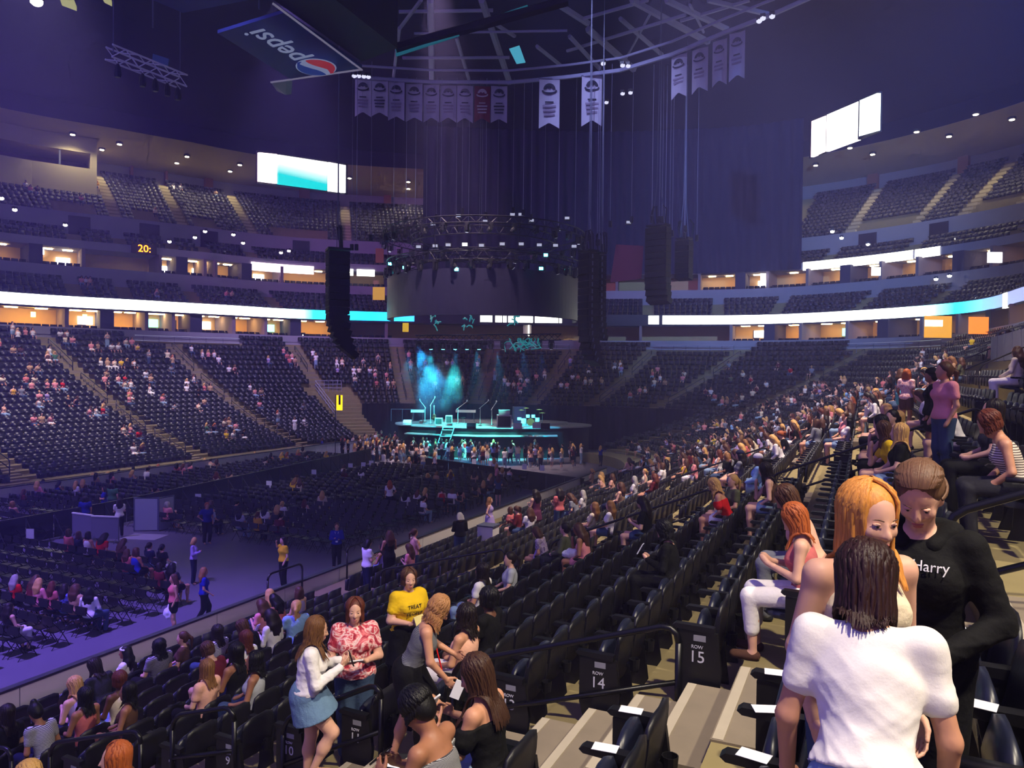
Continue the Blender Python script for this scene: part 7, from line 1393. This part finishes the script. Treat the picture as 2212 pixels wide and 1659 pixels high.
handed(h3, 'folded_paper', (0.0, .345, .99), (.16, .10, .006), M_PAPER, 'folded paper held by the person in the black hoodie', 'paper', (.5, .2, .3))
# white blouse and denim skirt on the steps
P4 = pose(lean=.10, nod=.12, elL=(-.235, .09, 1.10), elR=(.235, .09, 1.08), wrL=(-.13, .30, 1.17), wrR=(.12, .31, 1.20), hdL=(-.10, .38, 1.20), hdR=(.08, .38, 1.25), knR=(.11, .24, .56), anR=(.10, .06, .22), toR=(.11, .20, .17), knL=(-.09, .03, .48)); P4['palmL'] = v3(.8, 0, .6); P4['palmR'] = v3(-.8, 0, .6)
P4['hem'] = .03
h4 = person((-4.90, 6.0, row_z(11)+.016), -.95, 'hero_blouse', 'person in a white blouse and denim skirt on the steps', ('long', 'white'), ('skirt', mat('denim_worn', (.40, .52, .64), .9, .2, 20, .3, 60)), ('wavy', 'ombre'), 'fair', 1.16, 1.0, .0105, 'tan', hero=True, P=P4, seed=9, locks=.34)
child(h4, 'hair').material_slots[0].material = hair_mat('hair_chestnut', (.42, .28, .16))
handed(h4, 'smartphone', (.03, .41, 1.245), (.075, .012, .145), mat('phone_dark', (.10, .10, .11), .2), 'dark smartphone held out by the white blouse wearer', 'phone', (.3, 0, .2))
# pink tie-dye tee facing us
TIE = blotch('tie_dye_rose', [(.62, .10, .20), (.90, .45, .48), (.96, .86, .84), (.80, .25, .32)], 7, 5, 2.5)
P5 = pose(nod=.06, elL=(-.245, .02, 1.07), elR=(.245, .02, 1.07), wrL=(-.10, .24, 1.10), wrR=(.10, .23, 1.09), hdL=(-.02, .28, 1.12), hdR=(.02, .28, 1.10)); P5['palmL'] = v3(0, -.4, 1); P5['palmR'] = v3(0, -.4, 1)
h5 = person((-4.80, 6.62, row_z(11)+.016), -2.50, 'hero_tiedye', 'person in a rose and white tie-dye tee facing the camera', ('tee', TIE), ('jeans', 'denim'), ('bob', 'auburn'), 'fair', 1.22, 1.02, .0095, 'charcoal', hero=True, P=P5, seed=11, locks=.13)
handed(h5, 'white_phone', (0, .30, 1.135), (.15, .075, .012), M_PAPER, 'white phone resting in the hands over the tie-dye tee', 'phone', (.3, 0, .15))
# yellow slogan tee
P6 = pose(nod=.05, turn=-.25, elL=(-.245, .03, 1.09), elR=(.245, .02, 1.09), wrL=(-.06, .24, 1.06), wrR=(.08, .24, 1.08), hdL=(.0, .30, 1.08), hdR=(.01, .29, 1.11)); P6['palmL'] = v3(.5, -.6, .5); P6['palmR'] = v3(-.5, -.6, .5)
P6['hem'] = .03
h6 = person((-4.98, 7.95, row_z(11)), -2.10, 'hero_yellow', 'person in a yellow slogan tee and black skirt among the seats', ('tee', 'yellow'), ('dress', 'black'), ('bob', 'brown'), 'fair', 1.26, 1.02, .0105, 'charcoal', hero=True, P=P6, seed=13, locks=.09)
tv = verts(child(h6, 'shirt')); PRB = mat('print_black', (.10, .09, .06), .8); print_text(h6, tv, 'TREAT', .062, .0, 1.25, PRB); print_text(h6, tv, 'PEOPLE', .062, .0, 1.165, PRB)
handed(h6, 'paper_napkin', (.02, .33, 1.12), (.12, .02, .15), mat('napkin_yellow', (.93, .86, .55), .8), 'crumpled pale yellow paper held by the slogan tee wearer', 'paper', (.3, .2, 0))
# blonde ponytail bending on the steps
P7 = pose(lean=.42, nod=.30, elL=(-.23, .22, 1.10), elR=(.225, .20, 1.07), wrL=(-.16, .42, 1.0), wrR=(.17, .34, .90), hdL=(-.12, .49, .98), hdR=(.16, .40, .83), knR=(.11, .26, .62), anR=(.11, .16, .26), toR=(.11, .31, .20), knL=(-.09, -.02, .48), anL=(-.09, -.14, .1), toL=(-.1, 0, .03))
h7 = person((-3.86, 6.18, row_z(12)+.016), -1.05, 'hero_bending', 'person in a grey striped tank top and black skirt stepping up', ('tank', striped('stripe_greyblack', (.45, .46, .48), (.28, .28, .30), 30)), ('dress', 'black'), ('wavy', 'blonde'), 'mid', 1.0, 1.02, .0105, 'charcoal', hero=True, P=P7, seed=15, locks=.20)
child(h7, 'hair').material_slots[0].material = hair_mat('hair_sandy', (.66, .47, .30))
handed(h7, 'ticket_paper', (.165, .45, .79), (.012, .09, .17), M_PAPER, 'white slip of paper in the hand of the striped tank top wearer', 'paper', (-.4, 0, 0))
extra(h7, 'lanyard', [cone(P7['neck'] + v3(.05, .05, -.02), P7['chest'] + v3(.04, .14, -.05), .008, None, None, .004), cone(P7['chest'] + v3(.04, .14, -.05), P7['chest'] + v3(.05, .20, -.28), .008, None, None, .004)], cloth('red'), .006)
# the seated pair in front of the steps
i7 = find_seat(1150, 1430, 5.6); X, Y, Z, rz = LOWER[i7, :4]
P8 = pose(seat=.46, lean=.16, nod=.3, turn=.25, elL=(-.22, .12, .76), elR=(.22, .12, .76), wrL=(-.10, .34, .84), wrR=(.10, .34, .84), hdL=(-.05, .41, .90), hdR=(.05, .41, .90))
h8 = person((X-.05, Y, Z), rz, 'hero_black_off', 'person in a black cold-shoulder top with a headband, seated at the steps', ('off', 'black'), ('jeans', 'ldenim'), ('long', 'dark'), 'mid', 1.0, 1.0, .0115, 'white', hero=True, P=P8, seed=17, locks=.36); child(h8, 'hair').material_slots[0].material = hair_mat('hair_brunette_ends', (.24, .15, .10))
handed(h8, 'smartphone', (0, .44, .93), (.15, .012, .075), mat('phone_white', (.86, .86, .88), .25), 'white smartphone held sideways by the headband wearer', 'phone', (.5, 0, 0))
i8 = find_seat(1085, 1500, 4.9); X, Y, Z, rz = LOWER[i8, :4]
P9 = pose(seat=.46, lean=.34, nod=.45, elL=(-.23, .20, .72), elR=(.23, .20, .72), wrL=(-.09, .40, .74), wrR=(.09, .40, .74), hdL=(-.05, .47, .78), hdR=(.05, .47, .78))
h9 = person((X-.05, Y, Z), rz, 'hero_braid', 'person with a dark braid and grey checked off-shoulder top, seated in front', ('off', striped('check_fine', (.62, .62, .63), (.22, .22, .24), 55)), ('jeans', 'ldenim'), ('bob', 'black'), 'tan', .98, 1.0, .0115, 'white', hero=True, P=P9, seed=19, locks=.06)
nb = P9['head'] + v3(.03, -.06, -.08); extra(h9, 'braid', [ell(nb + v3(.05+.006*((-1)**k), .0+.012*k, -.05*k), (.03, .028, .032), None, .012) for k in range(7)], hairm('black'), .008)
handed(h9, 'smartphone', (.02, .50, .80), (.075, .012, .15), mat('phone_dark', (.10, .10, .11), .2), 'dark smartphone in the lap of the braid wearer', 'phone', (.8, 0, 0))
handed(h9, 'floral_bag', (-.05, .36, .60), (.26, .20, .14), blotch('bag_green', [(.75, .82, .60), (.92, .92, .86), (.45, .60, .38)], 14), 'small pale green and white bag on the lap of the braid wearer', 'bag', (0, .2, .3))
# things carried by the others
def find_person(sub): return [o for o in bpy.data.objects if o.get('label') == sub][0]
q = find_person('person in a rose tube top and black shorts carrying a white bag'); mw = Matrix.LocRotScale(q.location, q.rotation_euler, q.scale); hd = mw @ Vector(BASE['hdR'])
V, Q = sdf_mesh([ell((0, 0, -.26), (.15, .09, .17), None, .03), cone((0, 0, -.12), (0, 0, 0), .05, .012, None, .03)], .02); V = wrinkle(V, Q, .02, 14, 2); o = obj('plastic_bag', np_mesh('plastic_bag', V, Q, True), mat('bag_white', (.86, .86, .88), .5)); o.location = hd; tag(o, 'full white plastic bag carried past the floor chairs', 'bag')
g = find_person('guard in a royal blue shirt with a lanyard facing the camera'); extra(g, 'lanyard', [cone((-.06, .10, 1.36), (0, .16, 1.08), .007, None, None, .004), cone((.06, .10, 1.36), (0, .16, 1.08), .007, None, None, .004)], cloth('white'), .007); b = MB(); b.box((0, .165, 1.04), (.08, .01, .11)); b.build('badge', M_PAPER, g)
g = find_person('person in a white tee with a flower headband by the boards'); Hh = head_frame(POSES['sit_turn']); c0 = POSES['sit_turn']['head']
for k in range(7):
    t = -1.2 + 2.4*k/6; b = MB(); p = c0 + Hh @ v3(.10*math.sin(t), .095*math.cos(t)-.02, .075); b.lathe([(.005, -.02), (.022, 0), (.005, .02)], 8, p); b.build('flower', M_WHITEP, g)
q = find_person('person in a pink tank top with a white bag on the lap'); mw = Matrix.LocRotScale(q.location, q.rotation_euler, q.scale); V, Q = sdf_mesh([ell((0, 0, 0), (.17, .12, .11), None, .03)], .02); V = wrinkle(V, Q, .02, 16, 4); o = obj('handbag', np_mesh('handbag', V, Q, True), mat('bag_white', (.86, .86, .88), .5)); o.location = mw @ Vector((0, .33, .66)); tag(o, 'soft white handbag resting on a lap', 'bag')
for lab, ln in (('person all in black raising a white phone among empty seats', 'white smartphone raised by the person in black'), ('person in a long white sweater looking at a phone', 'bright smartphone held by the white sweater wearer'), ('person holding a dark phone over the first rows', 'dark phone held over the first rows'), ('person in white cropped trousers and sandals, seated at the aisle', 'dark smartphone held above white cropped trousers'), ('person in a black top bent over a phone with bare knees', 'smartphone held over bare knees in the middle rows')):
    handed(find_person(lab), 'smartphone', (0, .40, .91), (.075, .012, .15), M_PAPER if 'white' in ln[:6] or 'bright' in ln else mat('phone_dark', (.10, .10, .11), .2), ln, 'phone', (.5, 0, 0))
# ------------------------------------------------------------------ seats: nearest ones as things, the rest as stuff
M_SEAT = mat('seat_plastic', (.075, .075, .10), .42, .15, 20, .08, 60, spec=.4); M_SEATB = mat('seat_plastic_blue', (.10, .115, .19), .36, .1, 20, spec=.5); M_ARM = mat('armrest_black', (.05, .05, .055), .45, spec=.4)
def seat_back():
    b = MB(); w = .235; prof = []
    def sec(x, dy=0):
        # outline of the back in (y,z): front face then rear face
        return [(-.05, .38), (-.075, .52), (-.10, .66), (-.12, .76), (-.135, .825), (-.16, .83), (-.155, .74), (-.135, .58), (-.11, .38)]
    xs = [(-w, .80), (-w*.93, .93), (-w*.6, 1.0), (0, 1.012), (w*.6, 1.0), (w*.93, .93), (w, .80)]
    rows = []
    for x, s in xs: rows.append([(x, y - .018*(1-abs(x)/w), .38 + (z-.38)*s) for y, z in sec(x)] )
    for r in rows: r.append(r[0])
    b.grid(rows); b.add([p for p in rows[0][:-1]], [tuple(range(9))]); b.add([p for p in rows[-1][:-1]], [tuple(range(8, -1, -1))]); return b.mesh('backrest', True)
def seat_cushion(down):
    b = MB(); w = .215; rows = []
    for x, s in ((-w, .70), (-w*.85, .90), (-w*.45, 1.0), (0, 1.03), (w*.45, 1.0), (w*.85, .90), (w, .70)):
        if down: sec = [(-.07, .42), (.12, .425), (.30, .45), (.36, .44), (.37, .41), (.20, .375), (-.07, .375)]; rows.append([(x, -.07 + (y+.07)*s, z) for y, z in sec])
        else: sec = [(-.02, .37), (.0, .50), (-.015, .63), (.01, .695), (.04, .69), (.07, .56), (.06, .43), (.02, .36)]; rows.append([(x, y, .36 + (z-.36)*s) for y, z in sec])
        rows[-1].append(rows[-1][0])
    b.grid(rows); n = len(rows[0])-1; b.add(rows[0][:-1], [tuple(range(n))]); b.add(rows[-1][:-1], [tuple(range(n-1, -1, -1))]); return b.mesh('seat', True)
ME_BK, ME_UP, ME_DN = seat_back(), seat_cushion(False), seat_cushion(True)
b = MB(); b.prism([(-.12, .60), (.20, .615), (.225, .635), (.20, .655), (-.12, .65)], -.035, .035, 0, ((.26, 0, 0), (0, 1, 0), (0, 0, 1), (1, 0, 0))); ME_ARM = b.mesh('armrest')
b = MB(); b.prism([(-.16, .0), (.10, .0), (.06, .12), (.05, .45), (.08, .60), (-.14, .60), (-.12, .3)], -.018, .018, 0, ((.26, 0, 0), (0, 1, 0), (0, 0, 1), (1, 0, 0))); ME_LEG = b.mesh('support_leg')
b = MB(); b.lathe([(.036, 0), (.042, .01), (.05, .11), (.044, .11), (.034, .015)], 10, (.10, -.20, .40)); b.box((.10, -.145, .45), (.06, .06, .03)); ME_CUP = b.mesh('cup_holder')
b = MB(); b.prism([(-.15, .02), (.14, .02), (.19, .20), (.19, .60), (-.14, .60), (-.18, .3)], -.022, .022, 0, ((0, 0, 0), (0, 1, 0), (0, 0, 1), (1, 0, 0))); ME_END = b.mesh('end_panel')
for m_, q in ((ME_BK, M_SEAT), (ME_UP, M_SEATB), (ME_DN, M_SEATB), (ME_ARM, M_ARM), (ME_LEG, M_ARM), (ME_CUP, M_ARM), (ME_END, M_ARM)): m_.materials.append(q)
def low_seat():
    V = []; Q = []
    def pris(sec, w, s):
        o = len(V); n = len(sec)
        for x, sc in ((-w, s), (w, s)):
            for y, z in sec: V.append((x, y, z))
        for i in range(n): Q.append((o+i, o+(i+1) % n, o+n+(i+1) % n, o+n+i))
        if n == 4: Q.append((o, o+3, o+2, o+1)); Q.append((o+n, o+n+1, o+n+2, o+n+3))
    pris([(-.06, .38), (-.13, .81), (-.165, .81), (-.12, .38)], .235, 1); pris([(-.01, .37), (.0, .67), (.05, .67), (.06, .38)], .205, 1); pris([(-.12, .60), (.20, .615), (.20, .655), (-.12, .65)], .03, 1)
    V = np.array(V, float); V[16:, 0] += .26
    # round the back's top corners a little
    return V, np.array(Q)
LSV, LSQ = low_seat()
def scatter(name, V, Q, A, m, label, cat, scale=1.0):
    n = len(A); c, s = np.cos(A[:, 3]), np.sin(A[:, 3]); X = V[:, 0]*scale; Y = V[:, 1]*scale
    P = np.stack([A[:, 0, None] + c[:, None]*X - s[:, None]*Y, A[:, 1, None] + s[:, None]*X + c[:, None]*Y, A[:, 2, None] + V[None, :, 2]*scale], -1).reshape(-1, 3)
    QQ = (Q[None] + (np.arange(n)*len(V))[:, None, None]).reshape(-1, Q.shape[1]); o = obj(name, np_mesh(name, P, QQ), m); return stuff(o, label, cat)
order = np.argsort(LPJ[:, 2]); vis = order[(LPJ[order, 0] > -20) & (LPJ[order, 0] < 2232) & (LPJ[order, 1] < 1760)]
NEAR = set(int(i) for i in vis[:300])
for i in vis[:300]:
    x, y, z, rz, k, s, idx, n, uu = LOWER[i]; k, s, idx, n = int(k), int(s), int(idx), int(n); r = empty('stadium_seat', (x, y, z), rz)
    if y < 5.9: lab = 'dark tip-up seat on this side of the steps, row %s, %s from the aisle' % (numw(k), ordw(n-idx))
    elif s == 2: lab = 'dark tip-up seat beyond the steps, row %s, %s from the aisle' % (numw(k), ordw(idx+1))
    else: lab = 'dark tip-up seat of section %s, row %s, %s from the aisle' % (numw(s), numw(k), ordw(idx+1))
    tag(r, lab, 'seat', 'tip-up seats of the near stand')
    for nm, me in (('backrest', ME_BK), ('seat', ME_DN if OCC[i] else ME_UP), ('armrest', ME_ARM), ('support_leg', ME_LEG), ('cup_holder', ME_CUP)): obj(nm, me, None, r)
    if idx == n-1 or idx == 0:
        sx = .26 if idx == n-1 else -.26
        if idx == 0: a2 = obj('armrest', ME_ARM, None, r); a2.location = (-.52, 0, 0)
        e = obj('end_panel', ME_END, None, r); e.location = (sx, 0, 0)
        if s == 2 and idx == 0:
            for tx, sz, zz in (('ROW', .04, .475), (str(k), .135, .39)):
                t_ = obj('row_number', text_mesh(tx, sz, .002), mat('number_white', (.80, .80, .84), .6), e); t_.rotation_euler = (math.pi/2, 0, -math.pi/2); t_.location = (-.0245, .02, zz)
            bb = MB(); bb.box((-.0235, .0, .55), (.004, .10, .05)); bb.build('number_tag', mat('number_tag', (.55, .55, .58), .5), e)
rest = np.array([i for i in range(len(LOWER)) if i not in NEAR]); scatter('stadium_seats', LSV, LSQ, LOWER[rest], M_SEAT, 'rows of dark tip-up seats filling the lower stands', 'seats')
M_SEATG = mat('seat_grey', (.125, .125, .15), .45, spec=.35)
def sk_club(u, k): return False
def add_level(name, line, zf, rows, aisles, ua, ub, m, label, skip=None):
    A = seats_on(line, zf, rows, aisles, ua, ub, .54, .6, skip); ok, pj = in_frame(A, 40); scatter(name, LSV, LSQ, A[ok], m, label, 'seats')
add_level('club_seats', club_line, club_z, range(1, 6), [12.35, 11.55, 11.16, 10.30, 9.37, 8.9, 7.0, 6.5, 6.1, 5.6, 5.2, 4.7], 3.4, 13.2, M_SEATB, 'rows of dark blue club seats above the ribbon board')
add_level('loge_seats', loge_line, loge_z, range(1, 4), [12.0, 11.5, 11.1, 10.4, 9.9, 9.4, 8.9, 5.9, 5.5, 5.0], 3.8, 13.0, M_SEAT, 'rows of dark loge seats below the upper deck')
DECK_A = [12.3, 11.88, 11.07, 10.13, 9.33, 8.83, 5.86, 5.55, 5.35, 5.1]
add_level('upper_seats', deck_line, deck_z, range(1, ND+1), DECK_A, 4.2, 13.0, M_SEATG, 'rows of grey seats in the upper deck', lambda u, k: (6.1 < u < 8.35) or (11.25 < u < 13.2 and k > 6) or any(abs(u-q) < .14 and k < 4 for q in (11.45, 10.65, 9.7, 9.08, 5.7, 5.2)))
for ua in DECK_A:
    for k in range(1, ND):
        if (6.1 < ua < 8.35) or (11.3 < ua < 13.2 and k > 5): continue
        put_box('step', ua, 10.9 + .80*(k-1) + .15, deck_z(k)+.14, (1.05, .62, .30), M_CREAM, bpy.data.objects['floor_upper_terrace'])
# dark slabs on the upper front wall, painted shade of the vomitory mouths
for i, uu in enumerate((12.2, 11.45, 10.65, 9.7, 9.08, 5.75, 5.42)):
    o = put_box('vomitory_slab', uu, 9.86, 20.95, (1.9, .12, 2.0), mat('vomitory_shade', (.16, .13, .16), .9)); tag(o, 'dark slab as shaded doorway in the upper deck front, %s counted from the left' % ordw(i+1), 'doorway')
# suite chairs: dark rows behind the suite rails
A = seats_on(lambda u, k: up(u, np.full_like(u, 1.5)), lambda k: 9.95, [1], [], 3.4, 13.2, .62); A = A[(A[:, 8] > 8.6) | (A[:, 8] < 6.4)]; ok, _ = in_frame(A); scatter('suite_chairs', LSV, LSQ, A[ok], M_SEAT, 'row of dark chairs behind the lower suite rail', 'chairs', 1.15)
A = seats_on(lambda u, k: up(u, np.full_like(u, 6.9)), lambda k: 16.05, [1], [], 4.2, 13.2, .62); A = A[((A[:, 8] > 8.6) & (A[:, 8] < 10.6)) | (A[:, 8] > 11.45) | (A[:, 8] < 6.6)]; ok, _ = in_frame(A); scatter('suite_chairs', LSV, LSQ, A[ok], M_SEAT, 'row of dark chairs behind the upper suite rail', 'chairs', 1.15)
# ------------------------------------------------------------------ folding chairs
M_FC = mat('folding_chair_black', (.05, .05, .058), .4, spec=.5); M_FT = mat('folding_chair_tube', (.10, .10, .12), .3, metal=.5)
b = MB(); b.box((0, .02, .45), (.40, .40, .03)); ME_FS = b.mesh('seat'); b = MB(); b.box((0, -.215, .75), (.42, .025, .22), np.array([[1, 0, 0], [0, math.cos(.18), math.sin(.18)], [0, -math.sin(.18), math.cos(.18)]])); ME_FB = b.mesh('backrest')
def fleg(s):
    b = MB(); b.tube([(s*.21, .26, 0), (s*.21, .0, .47), (s*.21, -.20, .70), (s*.20, -.24, .86)], .013, 4); b.tube([(s*.19, -.24, 0), (s*.19, .16, .44)], .013, 4); return b.mesh('side_frame')
ME_FL, ME_FR = fleg(-1), fleg(1); b = MB(); b.tube([(-.20, .20, .12), (.20, .20, .12)], .010, 4); ME_FX = b.mesh('stretcher')
for m_, q in ((ME_FS, M_FC), (ME_FB, M_FC), (ME_FL, M_FT), (ME_FR, M_FT), (ME_FX, M_FT)): m_.materials.append(q)
order = np.argsort(CPJ[:, 2]); vc = order[(CPJ[order, 0] > -10) & (CPJ[order, 0] < 2220) & (CPJ[order, 1] < 1700)]; CN = set(int(i) for i in vc[:300])
# count rows for the labels
for rank, i in enumerate(vc[:300]):
    x, y, z, rz = CH[i, :4]; r = empty('folding_chair', (x, y, z), rz); tag(r, 'black folding chair in the %s block, row %s, %s from the boards' % (['', 'near', 'corner', 'far', 'middle', 'side'][int(CH[i, 6])], numw(int(CH[i, 4])), ordw(int(CH[i, 5]))), 'chair', 'folding chairs on the arena floor')
    for nm, me in (('seat', ME_FS), ('backrest', ME_FB), ('side_frame', ME_FL), ('side_frame', ME_FR), ('stretcher', ME_FX)): obj(nm, me, None, r)
V = []; Q = []
def qb(c, d):
    o = len(V); x, y, z = [k/2 for k in d]
    for p in ((-x, -y, -z), (x, -y, -z), (x, y, -z), (-x, y, -z), (-x, -y, z), (x, -y, z), (x, y, z), (-x, y, z)): V.append((p[0]+c[0], p[1]+c[1], p[2]+c[2]))
    for f in ((0, 3, 2, 1), (4, 5, 6, 7), (0, 1, 5, 4), (1, 2, 6, 5), (2, 3, 7, 6), (3, 0, 4, 7)): Q.append(tuple(o+i for i in f))
qb((0, .02, .45), (.40, .40, .03)); qb((0, -.215, .74), (.42, .04, .24))
for sx in (-.2, .2): qb((sx, .12, .23), (.025, .025, .46)); qb((sx, -.18, .3), (.025, .025, .6))
rest = np.array([i for i in range(len(CH)) if i not in CN]); scatter('folding_chairs', np.array(V, float), np.array(Q), CH[rest], M_FC, 'rows of black folding chairs farther off on the floor', 'chairs')
# white cards left on armrests near the camera
for i in vis[:300]:
    x, y, z, rz, k, s, idx, n, uu = LOWER[i]; k = int(k); j = int(n-idx)
    if y < 5.9 and ((k in (15, 16) and j <= 4) or (k == 17 and j in (1, 3)) or (k == 13 and j == 1)):
        f = face_fwd(rz); sdv = np.array([math.cos(rz), math.sin(rz)]); p = np.array([x, y]) + sdv*(.26) + f*(.08); b = MB(); b.box((0, 0, 0), (.09, .14, .002)); o = b.build('paper_card', M_PAPER); o.location = (p[0], p[1], z+.6575); o.rotation_euler = (0, 0, rz+random.uniform(-.4, .4)); tag(o, 'white card lying on an armrest, row %s, %s seat from the aisle' % (numw(k), ordw(j)), 'card', 'cards on the armrests')
# ------------------------------------------------------------------ house and fill lights (unseen fixtures with their lamps)
HLB = MB().lathe([(.45, -.5), (.5, -.1), (.28, .35), (.1, .5)], 12).mesh('housing'); HLB.materials.append(mat('fixture_dark', (.12, .12, .14), .5))
HLL = MB().lathe([(.40, -.53), (.42, -.5)], 12).mesh('lens')
for i, (P, T, c, e, a) in enumerate(HOUSE_FILL):
    r_ = empty('house_fill_light', P); tag(r_, 'unseen dark roof house and fill light with a glowing lens, %s of the set' % ordw(i+1), 'lamp', 'roof house and fill lights')
    v = Vector(T)-Vector(P); q = v.to_track_quat('-Z', 'Y')
    hb = obj('housing', HLB, None, r_); hb.rotation_mode = 'QUATERNION'; hb.rotation_quaternion = q
    hl = obj('lens', HLL, None, r_); hl.rotation_mode = 'QUATERNION'; hl.rotation_quaternion = q
    if not HLL.materials: HLL.materials.append(emit('house_fill_lens', (1, 1, 1), 1))
    hl.material_slots[0].link = 'OBJECT'; hl.material_slots[0].material = emit('house_fill_lens_%d' % i, c, 3.0, False)
    lp = lamp('SPOT', Vector(P) + v.normalized()*.75, T, c, e*4, .5, a, .9, 'house_fill_beam')
# ------------------------------------------------------------------ thin haze filling the arena
hz = MB(); hz.box((-30, 44, 21.4), (134, 130, 43.4)); ho = hz.build('haze', None); hm = bpy.data.materials.new('arena_haze'); hm.use_nodes = True; nt = hm.node_tree; nt.nodes.clear()
_o = nt.nodes.new('ShaderNodeOutputMaterial'); _v = nt.nodes.new('ShaderNodeVolumeScatter'); _v.inputs['Color'].default_value = (.46, .42, 1.0, 1); _v.inputs['Density'].default_value = .0028; _v.inputs['Anisotropy'].default_value = .25
nt.links.new(_v.outputs[0], _o.inputs['Volume']); ho.data.materials.append(hm); stuff(ho, 'thin violet haze hanging in the arena air', 'haze')
